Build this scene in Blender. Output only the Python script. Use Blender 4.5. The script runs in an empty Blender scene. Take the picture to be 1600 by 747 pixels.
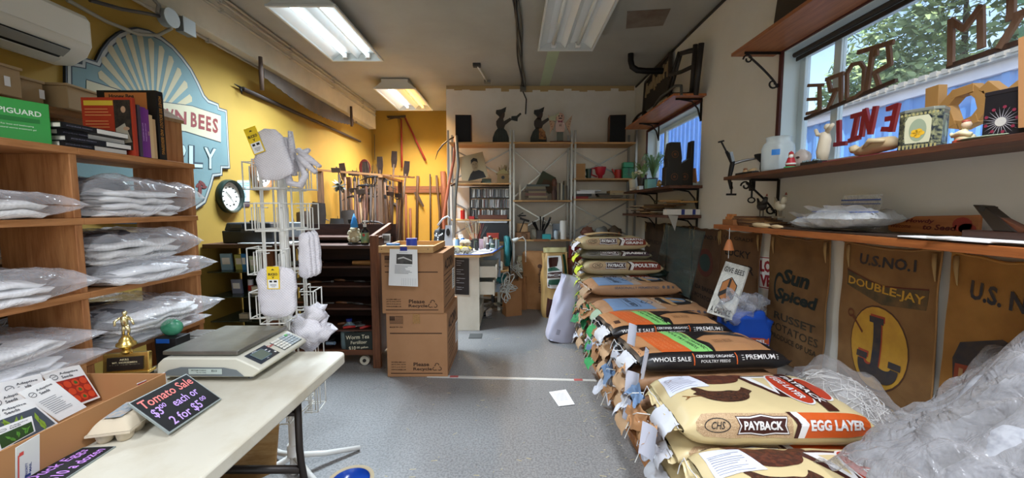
import bpy, bmesh, math, random
from math import sin, cos, pi, tan, atan, atan2, radians as R, sqrt
from mathutils import Vector as V, Matrix, noise
random.seed(7)
S = bpy.context.scene
COL = S.collection
# ------------------------------------------------------------- camera
PITCH = atan(47.5/600.0); CAM_H = 1.40; FOC = 600.0
cam = bpy.data.cameras.new('camera'); cam.sensor_width = 36; cam.lens = FOC/1600*36
cam.sensor_fit = 'HORIZONTAL'; cam.clip_start = .02
camo = bpy.data.objects.new('camera', cam); COL.objects.link(camo)
camo.location = (0, 0, CAM_H); camo.rotation_euler = (pi/2-PITCH, 0, 0)
S.camera = camo
# ------------------------------------------------------------- sky, sun, exposure
wd = bpy.data.worlds.new('sky'); S.world = wd; wd.use_nodes = True
nt = wd.node_tree; bg = nt.nodes['Background']
sk = nt.nodes.new('ShaderNodeTexSky'); sk.sky_type = 'NISHITA'; sk.sun_disc = False
sk.sun_elevation = R(48); sk.sun_rotation = R(205); sk.air_density = 1.1; sk.dust_density = 1.5
nt.links.new(sk.outputs[0], bg.inputs[0]); bg.inputs[1].default_value = 0.24
sun = bpy.data.lights.new('sun', 'SUN'); sun.energy = 4.4; sun.angle = R(.6); sun.color = (1, .95, .87)
suno = bpy.data.objects.new('sun', sun); COL.objects.link(suno)
suno.rotation_euler = V((-.45, -1, 1.15)).to_track_quat('Z', 'Y').to_euler(); suno.location = (0, -6, 9)
S.view_settings.view_transform = 'Standard'; S.view_settings.look = 'None'
S.view_settings.gamma = 1; S.view_settings.use_curve_mapping = False
S.view_settings.exposure = 0.78
S.cycles.use_denoising = True; S.cycles.max_bounces = 8; S.cycles.transparent_max_bounces = 24
S.cycles.sample_clamp_indirect = 6
def portal(loc, rot, sx, sy):
    l = bpy.data.lights.new('sky_portal', 'AREA'); l.shape = 'RECTANGLE'; l.size = sx; l.size_y = sy
    l.cycles.is_portal = True
    o = bpy.data.objects.new('sky_portal', l); COL.objects.link(o); o.location = loc; o.rotation_euler = rot
portal((0, -2.45, 1.35), (pi/2, 0, 0), 3.4, 2.7)          # the open shop front behind the camera
portal((2.03, 1.63, 2.05), (0, pi/2, 0), .85, 2.2)
portal((2.03, 4.6, 2.05), (0, pi/2, 0), .85, 1.5)
# ------------------------------------------------------------- helpers
def ray(px, py):
    r = V((px-800, 600*cos(PITCH)+(373.5-py)*sin(PITCH), -600*sin(PITCH)+(373.5-py)*cos(PITCH)))
    return r
def P(px, py, x=None, y=None, z=None):
    """point of the real plane x=, y= or z= that the photograph shows at a pixel"""
    r = ray(px, py)
    if x is not None: t = x/r.x
    elif y is not None: t = y/r.y
    else: t = (z-CAM_H)/r.z
    return V((r.x*t, r.y*t, CAM_H+r.z*t))
def lin(h):
    h = h.lstrip('#'); c = [int(h[i:i+2], 16)/255 for i in (0, 2, 4)]
    return tuple((x/12.92 if x <= .04045 else ((x+.055)/1.055)**2.4) for x in c)+(1,)
MC = {}
def N(nt, t, **k):
    n = nt.nodes.new(t)
    for a, b in k.items():
        if a.startswith('i_'): n.inputs[a[2:].replace('_', ' ')].default_value = b
        else: setattr(n, a, b)
    return n
def mat(col, rough=.6, metal=0, kind='plain', col2=None, scale=1, bump=.15, axis='X', em=0, var=.12, alpha=1, spec=.5, dark=.35):
    key = (col, rough, metal, kind, col2, scale, bump, axis, em, var, alpha, spec, dark)
    if key in MC: return MC[key]
    m = bpy.data.materials.new(kind+'_'+col.strip('#')); m.use_nodes = True; MC[key] = m
    nt = m.node_tree; L = nt.links.new; b = nt.nodes['Principled BSDF']
    b.inputs['Roughness'].default_value = rough; b.inputs['Metallic'].default_value = metal
    b.inputs['Specular IOR Level'].default_value = spec
    c1 = lin(col); c2 = lin(col2) if col2 else tuple(x*(1-var) for x in c1[:3])+(1,)
    b.inputs['Base Color'].default_value = c1
    m.diffuse_color = c1
    if em:
        b.inputs['Emission Color'].default_value = c1; b.inputs['Emission Strength'].default_value = em; return m
    if kind == 'flat': return m
    tc = N(nt, 'ShaderNodeTexCoord'); mp = N(nt, 'ShaderNodeMapping'); L(tc.outputs['Object'], mp.inputs['Vector'])
    mix = N(nt, 'ShaderNodeMix', data_type='RGBA'); mix.inputs['A'].default_value = c1; mix.inputs['B'].default_value = c2
    bp = N(nt, 'ShaderNodeBump', i_Strength=bump, i_Distance=.004)
    L(bp.outputs[0], b.inputs['Normal']); L(mix.outputs['Result'], b.inputs['Base Color'])
    if kind == 'wood':
        st = {'X': (1, 14, 14), 'Y': (14, 1, 14), 'Z': (14, 14, 1)}[axis]
        mp.inputs['Scale'].default_value = [a*scale*1.6 for a in st]
        n1 = N(nt, 'ShaderNodeTexNoise', i_Scale=1.4, i_Detail=6, i_Roughness=.6, i_Distortion=.6)
        n2 = N(nt, 'ShaderNodeTexNoise', i_Scale=9, i_Detail=3)
        L(mp.outputs[0], n1.inputs['Vector']); L(mp.outputs[0], n2.inputs['Vector'])
        cr = N(nt, 'ShaderNodeValToRGB'); cr.color_ramp.elements[0].position = .36; cr.color_ramp.elements[1].position = .68
        ad = N(nt, 'ShaderNodeMath', operation='MULTIPLY_ADD'); ad.inputs[1].default_value = .35
        L(n2.outputs[0], ad.inputs[0]); L(n1.outputs[0], ad.inputs[2])
        sb = N(nt, 'ShaderNodeMath', operation='SUBTRACT'); sb.inputs[1].default_value = .17
        L(ad.outputs[0], sb.inputs[0]); L(sb.outputs[0], cr.inputs[0])
        L(cr.outputs[0], mix.inputs['Factor']); L(n2.outputs[0], bp.inputs['Height'])
    elif kind == 'weave':
        mp.inputs['Scale'].default_value = [scale]*3
        sep = N(nt, 'ShaderNodeSeparateXYZ'); L(mp.outputs[0], sep.inputs[0])
        outs = []
        ax = {'X': ('Y', 'Z'), 'Y': ('X', 'Z'), 'Z': ('X', 'Y')}[axis]
        for q in ax:
            mu = N(nt, 'ShaderNodeMath', operation='SINE'); L(sep.outputs[q], mu.inputs[0]); outs.append(mu)
        m2 = N(nt, 'ShaderNodeMath', operation='MULTIPLY'); L(outs[0].outputs[0], m2.inputs[0]); L(outs[1].outputs[0], m2.inputs[1])
        n1 = N(nt, 'ShaderNodeTexNoise', i_Scale=.03*scale if scale > 50 else 3, i_Detail=4); L(tc.outputs['Object'], n1.inputs['Vector'])
        n1.inputs['Scale'].default_value = 7
        ad = N(nt, 'ShaderNodeMath', operation='MULTIPLY_ADD'); ad.inputs[1].default_value = .25
        L(m2.outputs[0], ad.inputs[0]); L(n1.outputs[0], ad.inputs[2])
        cr = N(nt, 'ShaderNodeValToRGB'); cr.color_ramp.elements[0].position = .3; cr.color_ramp.elements[1].position = .75
        L(ad.outputs[0], cr.inputs[0]); L(cr.outputs[0], mix.inputs['Factor']); L(m2.outputs[0], bp.inputs['Height'])
    elif kind == 'speckle':
        n1 = N(nt, 'ShaderNodeTexNoise', i_Scale=scale, i_Detail=3, i_Roughness=.7); L(mp.outputs[0], n1.inputs['Vector'])
        cr = N(nt, 'ShaderNodeValToRGB'); cr.color_ramp.elements[0].position = .42; cr.color_ramp.elements[1].position = .6
        L(n1.outputs[0], cr.inputs[0]); L(cr.outputs[0], mix.inputs['Factor']); L(n1.outputs[0], bp.inputs['Height'])
    elif kind == 'dirty':      # walls, ceiling: broad soft dirt and fine relief
        n1 = N(nt, 'ShaderNodeTexNoise', i_Scale=scale, i_Detail=7, i_Roughness=.62); L(mp.outputs[0], n1.inputs['Vector'])
        n2 = N(nt, 'ShaderNodeTexNoise', i_Scale=scale*30, i_Detail=3); L(mp.outputs[0], n2.inputs['Vector'])
        cr = N(nt, 'ShaderNodeValToRGB'); cr.color_ramp.elements[0].position = dark; cr.color_ramp.elements[1].position = dark+.4
        L(n1.outputs[0], cr.inputs[0]); L(cr.outputs[0], mix.inputs['Factor']); L(n2.outputs[0], bp.inputs['Height'])
    else:
        n1 = N(nt, 'ShaderNodeTexNoise', i_Scale=6*scale, i_Detail=4); L(mp.outputs[0], n1.inputs['Vector'])
        L(n1.outputs[0], mix.inputs['Factor']); L(n1.outputs[0], bp.inputs['Height'])
    return m
def film(col='#ffffff', fac=.3, rough=.12, bump=.6, scale=9, spec=.5):
    key = ('film', col, fac, rough, bump, scale)
    if key in MC: return MC[key]
    m = bpy.data.materials.new('film_'+col.strip('#')); m.use_nodes = True; MC[key] = m
    nt = m.node_tree; L = nt.links.new; b = nt.nodes['Principled BSDF']; out = nt.nodes['Material Output']
    b.inputs['Base Color'].default_value = lin(col); b.inputs['Roughness'].default_value = rough
    tr = N(nt, 'ShaderNodeBsdfTransparent'); mx = N(nt, 'ShaderNodeMixShader')
    lw = N(nt, 'ShaderNodeLayerWeight', i_Blend=.25)
    mm = N(nt, 'ShaderNodeMath', operation='MULTIPLY_ADD'); mm.inputs[1].default_value = .55; mm.inputs[2].default_value = fac
    mm.use_clamp = True
    L(lw.outputs['Facing'], mm.inputs[0]); L(mm.outputs[0], mx.inputs[0]); L(tr.outputs[0], mx.inputs[1]); L(b.outputs[0], mx.inputs[2])
    L(mx.outputs[0], out.inputs['Surface'])
    if bump:
        n1 = N(nt, 'ShaderNodeTexNoise', i_Scale=scale, i_Detail=3, i_Distortion=1.5); bp = N(nt, 'ShaderNodeBump', i_Strength=bump, i_Distance=.02)
        tc = N(nt, 'ShaderNodeTexCoord'); L(tc.outputs['Object'], n1.inputs['Vector'])
        L(n1.outputs[0], bp.inputs['Height']); L(bp.outputs[0], b.inputs['Normal']); L(bp.outputs[0], lw.inputs['Normal'])
    return m
def ID(): return Matrix.Identity(4)
def TR(loc=(0, 0, 0), rz=0, rx=0, ry=0):
    return Matrix.Translation(loc) @ Matrix.Rotation(rz, 4, 'Z') @ Matrix.Rotation(ry, 4, 'Y') @ Matrix.Rotation(rx, 4, 'X')
class MB:
    def __init__(s): s.v = []; s.f = []
    def add(s, v, f, M=None):
        k = len(s.v)
        s.v += [(M @ V(p)) if M else V(p) for p in v]; s.f += [tuple(i+k for i in q) for q in f]; return s
    def box(s, c, d, rz=0, rx=0, ry=0, taper=1):
        x, y, z = (a/2 for a in d)
        v = [(-x, -y, -z), (x, -y, -z), (x, y, -z), (-x, y, -z)]+[(a*taper, b*taper, z) for a, b in ((-x, -y), (x, -y), (x, y), (-x, y))]
        return s.add(v, [(3, 2, 1, 0), (4, 5, 6, 7), (0, 1, 5, 4), (1, 2, 6, 5), (2, 3, 7, 6), (3, 0, 4, 7)], TR(c, rz, rx, ry))
    def bb(s, a, b):
        return s.box([(p+q)/2 for p, q in zip(a, b)], [abs(q-p) for p, q in zip(a, b)])
    def bar(s, a, b, w, h):
        a, b = V(a), V(b); d = b-a; M = Matrix.Translation((a+b)/2) @ d.to_track_quat('X', 'Z').to_matrix().to_4x4()
        k = len(s.v); s.box((0, 0, 0), (d.length, w, h))
        for i in range(k, len(s.v)): s.v[i] = M @ s.v[i]
        return s
    def cyl(s, a, b, r, r2=None, n=12):
        return s.tube([a, b], [r, r if r2 is None else r2], n)
    def tube(s, pts, r, n=6, closed=False, flat=1):
        pts = [V(p) for p in pts]; m = len(pts); rr = r if isinstance(r, (list, tuple)) else [r]*m
        k = len(s.v); up = None
        for i, p in enumerate(pts):
            d = (pts[(i+1) % m]-pts[i-1]) if closed else (pts[min(i+1, m-1)]-pts[max(i-1, 0)])
            d = d.normalized() if d.length > 1e-9 else V((0, 0, 1))
            if up is None: up = V((0, 0, 1)) if abs(d.z) < .9 else V((1, 0, 0))
            a = d.cross(up).normalized(); u = a.cross(d).normalized(); up = u
            for j in range(n):
                t = 2*pi*j/n; s.v.append(p+(a*cos(t)+u*sin(t)*flat)*rr[i])
        for i in range(m if closed else m-1):
            for j in range(n):
                q = (i+1) % m
                s.f.append((k+i*n+j, k+i*n+(j+1) % n, k+q*n+(j+1) % n, k+q*n+j))
        if not closed:
            s.f.append(tuple(k+j for j in range(n))[::-1]); s.f.append(tuple(k+(m-1)*n+j for j in range(n)))
        return s
    def lathe(s, prof, c=(0, 0, 0), n=20, M=None, cap=1):
        k = len(s.v); M = M or Matrix.Translation(c)
        for r, z in prof:
            for j in range(n): s.v.append(M @ V((r*cos(2*pi*j/n), r*sin(2*pi*j/n), z)))
        for i in range(len(prof)-1):
            for j in range(n): s.f.append((k+i*n+j, k+i*n+(j+1) % n, k+(i+1)*n+(j+1) % n, k+(i+1)*n+j))
        if not cap: return s
        if prof[0][0] > 1e-5: s.f.append(tuple(k+j for j in range(n))[::-1])
        if prof[-1][0] > 1e-5: s.f.append(tuple(k+(len(prof)-1)*n+j for j in range(n)))
        return s
    def prism(s, poly, d, M=None):
        """polygon in local xy, extruded d along local z"""
        n = len(poly); v = [(x, y, 0) for x, y in poly]+[(x, y, d) for x, y in poly]
        return s.add(v, [tuple(range(n))[::-1], tuple(range(n, 2*n))]+[(i, (i+1) % n, n+(i+1) % n, n+i) for i in range(n)], M)
    def poly3(s, pts, off):
        """polygon through 3-D points given thickness by the vector off"""
        n = len(pts); o = V(off)
        return s.add([V(p) for p in pts]+[V(p)+o for p in pts], [tuple(range(n))[::-1], tuple(range(n, 2*n))]+[(i, (i+1) % n, n+(i+1) % n, n+i) for i in range(n)])
    def blob(s, c, r, n=12, m=8, M=None, nz=0, e=1):
        k = len(s.v); r = r if isinstance(r, (tuple, list)) else (r, r, r)
        sg = lambda a: (abs(a)**e)*(1 if a >= 0 else -1)
        for i in range(m+1):
            t = pi*i/m
            for j in range(n):
                p = V((sg(sin(t))*sg(cos(2*pi*j/n)), sg(sin(t))*sg(sin(2*pi*j/n)), sg(-cos(t))))
                q = V((p.x*r[0], p.y*r[1], p.z*r[2]))
                if nz: q *= 1+nz*noise.noise(p*2.3+V(c)*7)
                s.v.append((M @ q if M else q)+V(c))
        for i in range(m):
            for j in range(n): s.f.append((k+i*n+j, k+i*n+(j+1) % n, k+(i+1)*n+(j+1) % n, k+(i+1)*n+j))
        return s
    def grid(s, fn, nu, nv, cu=False):
        k = len(s.v); mu = nu if cu else nu+1
        for j in range(nv+1):
            for i in range(mu): s.v.append(V(fn(i/nu, j/nv)))
        for j in range(nv):
            for i in range(nu):
                a = k+j*mu+i; b = k+j*mu+(i+1) % mu
                s.f.append((a, b, b+mu, a+mu))
        return s
RM = {}
def root_inv(o):
    while o is not None:
        if o.name in RM: return RM[o.name]
        o = o.parent
    return None
def mesh(name, mb, m):
    me = bpy.data.meshes.new(name); me.from_pydata([tuple(p) for p in mb.v], [], mb.f)
    if m: me.materials.append(m)
    return me
def finish(o, sm, bev):
    me = o.data
    if sm:
        me.polygons.foreach_set('use_smooth', [True]*len(me.polygons))
        if sm < 3: me.set_sharp_from_angle(angle=sm)
    if bev:
        b = o.modifiers.new('bevel', 'BEVEL'); b.width = bev; b.segments = 2; b.limit_method = 'ANGLE'; b.angle_limit = R(40)
def part(name, mb, m, parent, sm=0, bev=0, w=0, label=None, stuff=0):
    """one mesh under its thing; w=1 when the points are in world coordinates"""
    if w and parent is not None:
        I = root_inv(parent)
        if I is not None: mb.v = [I @ p for p in mb.v]
    o = bpy.data.objects.new(name, mesh(name, mb, m)); COL.objects.link(o); o.parent = parent
    finish(o, sm, bev)
    if label: o['label'] = label
    if stuff: o['kind'] = 'stuff'
    return o
def thing(name, label, cat, loc=(0, 0, 0), rz=0, group=None, rx=0, ry=0):
    o = bpy.data.objects.new(name, None); o.empty_display_size = .05; COL.objects.link(o)
    o.matrix_world = TR(loc, rz, rx, ry); RM[o.name] = TR(loc, rz, rx, ry).inverted()
    o['label'] = label; o['category'] = cat
    if group: o['group'] = group
    return o
def solo(name, mb, m, label, cat, group=None, sm=0, bev=0, loc=None, rz=0, kind=None, rx=0, ry=0):
    """a thing that is one mesh; without loc its points are world coordinates and its origin goes to its base"""
    if loc is None:
        xs = [p.x for p in mb.v]; ys = [p.y for p in mb.v]; zs = [p.z for p in mb.v]
        o0 = V(((min(xs)+max(xs))/2, (min(ys)+max(ys))/2, min(zs))); mb.v = [p-o0 for p in mb.v]; loc = o0
    o = bpy.data.objects.new(name, mesh(name, mb, m)); COL.objects.link(o)
    o.matrix_world = TR(loc, rz, rx, ry); RM[o.name] = TR(loc, rz, rx, ry).inverted(); finish(o, sm, bev)
    o['label'] = label; o['category'] = cat
    if group: o['group'] = group
    if kind: o['kind'] = kind
    return o
def struct(name, mb, m, sm=0, bev=0, parent=None):
    o = part(name, mb, m, parent, sm, bev)
    if parent is None: o['kind'] = 'structure'
    return o
def dup(root, loc, rz, label=None, rx=0, ry=0):
    r = root.copy(); COL.objects.link(r); r.matrix_world = TR(loc, rz, rx, ry); RM[r.name] = TR(loc, rz, rx, ry).inverted()
    if label: r['label'] = label
    for ch in list(root.children):
        c = ch.copy(); COL.objects.link(c); c.parent = r
        for g in ch.children:
            d = g.copy(); COL.objects.link(d); d.parent = c
    return r
# ---- flat print laid on surfaces: text and shapes in 2-D, carried onto a surface by fn(a, b)
TXT = {}
def text2d(s, bold=0, shear=0):
    k = (s, bold, shear)
    if k not in TXT:
        cu = bpy.data.curves.new('t', 'FONT'); cu.body = s; cu.size = 1; cu.offset = bold; cu.shear = shear
        cu.resolution_u = 2; cu.fill_mode = 'FRONT'; cu.align_x = 'CENTER'; cu.align_y = 'CENTER'
        ob = bpy.data.objects.new('t', cu); COL.objects.link(ob)
        me = bpy.data.meshes.new_from_object(ob.evaluated_get(bpy.context.evaluated_depsgraph_get()))
        TXT[k] = ([(v.co.x, v.co.y) for v in me.vertices], [tuple(p.vertices) for p in me.polygons])
        bpy.data.objects.remove(ob); bpy.data.meshes.remove(me)
    return TXT[k]
class Ink:
    def __init__(s): s.v = []; s.f = []
    def raw(s, v, f):
        k = len(s.v); s.v += v; s.f += [tuple(i+k for i in q) for q in f]; return s
    def poly(s, pts): return s.raw([tuple(p) for p in pts], [tuple(range(len(pts)))])
    def rect(s, x0, y0, x1, y1): return s.poly([(x0, y0), (x1, y0), (x1, y1), (x0, y1)])
    def frame(s, x0, y0, x1, y1, t, t2=None):
        t2 = t2 or t
        return s.rect(x0, y0, x1, y0+t2).rect(x0, y1-t2, x1, y1).rect(x0, y0+t2, x0+t, y1-t2).rect(x1-t, y0+t2, x1, y1-t2)
    def oval(s, cx, cy, rx, ry, n=28): return s.poly([(cx+rx*cos(2*pi*i/n), cy+ry*sin(2*pi*i/n)) for i in range(n)])
    def ring(s, cx, cy, rx, ry, t, n=28, a0=0, a1=2*pi):
        for i in range(n):
            a, b = a0+(a1-a0)*i/n, a0+(a1-a0)*(i+1)/n
            s.poly([(cx+(rx-t)*cos(a), cy+(ry-t)*sin(a)), (cx+rx*cos(a), cy+ry*sin(a)), (cx+rx*cos(b), cy+ry*sin(b)), (cx+(rx-t)*cos(b), cy+(ry-t)*sin(b))])
        return s
    def line(s, pts, w):
        for (x0, y0), (x1, y1) in zip(pts, pts[1:]):
            d = sqrt((x1-x0)**2+(y1-y0)**2) or 1; nx, ny = -(y1-y0)/d*w/2, (x1-x0)/d*w/2
            s.poly([(x0-nx, y0-ny), (x1-nx, y1-ny), (x1+nx, y1+ny), (x0+nx, y0+ny)])
        return s
    def text(s, t, cx, cy, h, wid=None, rot=0, bold=.01, shear=0, arc=0):
        v, f = text2d(t, bold, shear)
        xs = [p[0] for p in v]; ys = [p[1] for p in v]; x0, x1, y0, y1 = min(xs), max(xs), min(ys), max(ys)
        k = h/(y1-y0); kx = wid/(x1-x0) if wid else k; out = []
        for x, y in v:
            X = (x-(x0+x1)/2)*kx; Y = (y-(y0+y1)/2)*k
            if arc: th = X/arc; X, Y = (arc+Y)*sin(th), (arc+Y)*cos(th)-arc
            out.append((cx+X*cos(rot)-Y*sin(rot), cy+X*sin(rot)+Y*cos(rot)))
        return s.raw(out, f)
    def build(s, name, m, fn, parent, cell=0, w=0, label=None):
        if cell:
            bm = bmesh.new(); vs = [bm.verts.new((x, y, 0)) for x, y in s.v]
            for q in s.f:
                try: bm.faces.new([vs[i] for i in q])
                except ValueError: pass
            xs = [p[0] for p in s.v]; ys = [p[1] for p in s.v]
            for lo, hi, no in ((min(xs), max(xs), (1, 0, 0)), (min(ys), max(ys), (0, 1, 0))):
                t = (math.floor(lo/cell)+1)*cell
                while t < hi:
                    g = bm.verts[:]+bm.edges[:]+bm.faces[:]
                    bmesh.ops.bisect_plane(bm, geom=g, plane_co=(t if no[0] else 0, t if no[1] else 0, 0), plane_no=no); t += cell
            bm.verts.index_update()
            v = [(p.co.x, p.co.y) for p in bm.verts]; f = [tuple(p.index for p in q.verts) for q in bm.faces]; bm.free()
        else: v, f = s.v, s.f
        mb = MB(); mb.v = [V(fn(a, b)) for a, b in v]; mb.f = list(f)
        return part(name, mb, m, parent, 0, 0, w, label)
def quadmap(tl, tr, br, bl, off=.001):
    """unit square (0,0 bottom-left .. 1,1 top-right) onto four 3-D corners, lifted off towards the viewer side"""
    tl, tr, br, bl = map(V, (tl, tr, br, bl)); n = (tr-bl).cross(tl-br).normalized()
    c = (tl+tr+br+bl)/4
    if n.dot(V((0, 0, CAM_H))-c) < 0: n = -n
    return lambda a, b: (bl*(1-a)+br*a)*(1-b)+(tl*(1-a)+tr*a)*b+n*off
def slab(q, th, n=None):
    """a board through 4 corners, th thick away from the viewer"""
    f0 = quadmap(*q, off=0); f1 = quadmap(*q, off=-th)
    mb = MB(); c = [(0, 0), (1, 0), (1, 1), (0, 1)]
    return mb.add([f0(*a) for a in c]+[f1(*a) for a in c], [(0, 1, 2, 3), (7, 6, 5, 4), (0, 4, 5, 1), (1, 5, 6, 2), (2, 6, 7, 3), (3, 7, 4, 0)])
def ymap(x, y, z, off=-.0015): return lambda a, b: V((x+a, y+off, z+b))          # on a face that looks at -Y
def xmap(x, y, z, off=.0015): return lambda a, b: V((x+off, y+a, z+b))            # on a face that looks at +X
def xnmap(x, y, z, off=-.0015): return lambda a, b: V((x+off, y-a, z+b))          # on a face that looks at -X
def zmap(x, y, z, off=.0015, rz=0): return lambda a, b: V((x+a*cos(rz)-b*sin(rz), y+a*sin(rz)+b*cos(rz), z+off))
# palette
WHT = mat('#e4e2dc', .5); PAPER = mat('#e9e8e6', .8, bump=.05, var=.04); BLK = mat('#171717', .5); INK = mat('#22201f', .8, kind='flat')
DARK = mat('#2a2725', .55); CARD = mat('#b28050', .85, col2='#a06f42', kind='dirty', scale=3, bump=.1)
CEDAR = mat('#b98150', .6, kind='wood', col2='#945c31', bump=.2); CEDARY = mat('#bd8452', .6, kind='wood', col2='#97602f', axis='Y', bump=.2)
CEDARZ = mat('#b98150', .6, kind='wood', col2='#945c31', axis='Z', bump=.2)
BRN = mat('#6b4026', .6, kind='wood', col2='#4a2a18', axis='Y', bump=.15); BRNX = mat('#6b4026', .6, kind='wood', col2='#4a2a18', bump=.15); BRNZ = mat('#7a4a2c', .6, kind='wood', col2='#55321d', axis='Z', bump=.15)
PINE = mat('#c9a06a', .6, kind='wood', col2='#b0824a', bump=.1); STEEL = mat('#9a9c9c', .35, .85, bump=.05); IRON = mat('#1d1b1a', .5, .6)
WIRE = mat('#dedbd2', .45); GOLD = mat('#d9b765', .25, .9, bump=.02); BLUE = mat('#1c5bb0', .5); RED = mat('#a8261f', .5)
# ============================================================= the room
XL, XR, YB, YI, ZC, YF = -2.67, 1.864, 7.43, 5.95, 3.245, -2.4
fl = mat('#8a8886', .42, kind='speckle', col2='#6c6a69', scale=85, bump=.04, spec=.5)
n_ = fl.node_tree; L_ = n_.links.new
nz = N(n_, 'ShaderNodeTexNoise', i_Scale=1.6, i_Detail=4); tc_ = n_.nodes['Texture Coordinate']; L_(tc_.outputs['Object'], nz.inputs['Vector'])
mr = N(n_, 'ShaderNodeMapRange'); mr.inputs['From Min'].default_value = .35; mr.inputs['From Max'].default_value = .7
mr.inputs['To Min'].default_value = .24; mr.inputs['To Max'].default_value = .5; L_(nz.outputs[0], mr.inputs[0]); L_(mr.outputs[0], n_.nodes['Principled BSDF'].inputs['Roughness'])
struct('floor', MB().bb((XL-.1, YF, -.1), (XR+.16, YB+.1, 0)), fl)
CEIL = mat('#aaa9a0', .9, kind='dirty', col2='#918f84', scale=.55, bump=.05, dark=.3)
struct('ceiling', MB().bb((XL-.1, YF-.1, ZC), (XR+.16, YB+.1, ZC+.1)), CEIL)
YEL = mat('#97792b', .8, kind='dirty', col2='#866b25', scale=.9, bump=.06, dark=.35)
WALLW = mat('#dbd8d0', .75, kind='dirty', col2='#c6c1b6', scale=.7, bump=.05)
WALLI = mat('#e2e0da', .75, kind='dirty', col2='#c8beac', scale=.8, bump=.05, dark=.4)
struct('wall_left', MB().bb((XL-.1, YF, 0), (XL, YB+.1, ZC)), YEL)
struct('wall_back', MB().bb((XL, YB, 0), (-.9, YB+.1, ZC)), YEL)
struct('wall_inner', MB().bb((-.995, YI, 0), (XR, YI+.1, ZC)).bb((-.995, YI+.1, 0), (-.9, YB, ZC)), WALLI)
W1 = (.55, 2.72, 1.62, 2.47); W2 = (3.85, 5.36, 1.64, 2.44)
mb = MB(); xa, xb = XR, XR+.16
for y0, y1, z0, z1 in ((YF, W1[0], 0, ZC), (W1[0], W1[1], 0, W1[2]), (W1[0], W1[1], W1[3], ZC), (W1[1], W2[0], 0, ZC), (W2[0], W2[1], 0, W2[2]), (W2[0], W2[1], W2[3], ZC), (W2[1], YB+.1, 0, ZC)):
    mb.bb((xa, y0, z0), (xb, y1, z1))
struct('wall_right', mb, WALLW)
struct('wall_front', MB().bb((XL-.1, YF-.12, 0), (-1.7, YF, ZC)).bb((1.7, YF-.12, 0), (XR+.16, YF, ZC)).bb((-1.7, YF-.12, 2.7), (1.7, YF, ZC)), WALLW)
# windows
VIN = mat('#cfe0e6', .4, var=.04, bump=.02); MAROON = mat('#4a1a18', .6)
PANE = film('#e8f4f8', .04, .02, 0)
for k, (y0, y1, z0, z1) in enumerate((W1, W2)):
    w = struct('window_%d' % (k+1), MB().bb((xb-.05, y0, z0), (xb-.01, y0+.05, z1)).bb((xb-.05, y1-.05, z0), (xb-.01, y1, z1)).bb((xb-.05, y0+.05, z0), (xb-.01, y1-.05, z0+.05)).bb((xb-.05, y0+.05, z1-.05), (xb-.01, y1-.05, z1)), VIN, bev=.004)
    struct('mullion', MB().bb((xb-.045, y1-.33, z0+.05), (xb-.012, y1-.28, z1-.05)), VIN, parent=w)
    struct('pane', MB().bb((xb-.032, y0+.05, z0+.05), (xb-.028, y1-.33, z1-.05)), PANE, parent=w)
    struct('pane', MB().bb((xb-.032, y1-.28, z0+.05), (xb-.028, y1-.05, z1-.05)), PANE, parent=w)
    struct('jamb', MB().bb((xa, y1-.004, z0), (xb-.05, y1, z1)).bb((xa, y0, z0), (xb-.05, y0+.004, z1)).bb((xa, y0, z1-.004), (xb-.05, y1, z1)), VIN, parent=w)
    struct('casing', MB().bb((xa-.014, y1, z0-.02), (xa, y1+.03, z1+.03)).bb((xa-.014, y0, z1), (xa, y1, z1+.03)), MAROON, parent=w)
    if k == 0: struct('roller_blind', MB().cyl((xa+.05, y0, z1-.035), (xa+.05, y1-.03, z1-.035), .016, n=10).bb((xa+.06, y0, z1-.075), (xa+.068, y1-.03, z1-.05)), DARK, parent=w)
# beam with conduits along the yellow wall
BEAM = mat('#c2bca9', .75, kind='dirty', col2='#9a9380', scale=1.3, bump=.08)
struct('trim_1', MB().bb((XL, YF, 2.865), (-2.52, 7.25, ZC-.002)), BEAM, bev=.006)
PIPE = mat('#a7a294', .5, var=.2)
for i, (x, z) in enumerate(((-2.505, 3.215), (-2.505, 3.17), (-2.508, 3.10), (-2.63, 2.85))):
    o = struct('trim_%d' % (i+2), MB().cyl((x, YF, z), (x, 7.2, z), .014 if i != 3 else .011, n=8), PIPE, 2)
    for j in range(7):
        struct('pipe_strap', MB().box((x, .3+j*1.05, z), (.034, .03, .034)), PIPE, parent=o)
# floor strip, ceiling stripe, torn paper edge at the inner wall
a, b = P(668, 588, z=.002), P(972, 596, z=.002)
st = struct('trim_6', MB().bar(a, b, .035, .006), mat('#c9c6bf', .6))
for t in (.14, .78): 
    p = a.lerp(b, t); struct('red_mark', MB().box((p.x, p.y, .006), (.07, .034, .002)), mat('#b35a55', .7), parent=st)
struct('trim_7', MB().bb((.42, 4.4, ZC-.003), (.56, 5.94, ZC-.001)), mat('#a9b898', .9))
mb = MB(); random.seed(3)
for i in range(24):
    x = -.99+i*.118; mb.bb((x, YI-.006, ZC-.035-random.random()*.06), (x+.119, YI-.001, ZC-.002))
struct('trim_8', mb, mat('#b59c6f', .9))
# rail on the yellow back wall
struct('trim_9', MB().bb((-2.66, YB-.03, 1.70), (-1.0, YB, 1.83)), BRNX, bev=.004)
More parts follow.
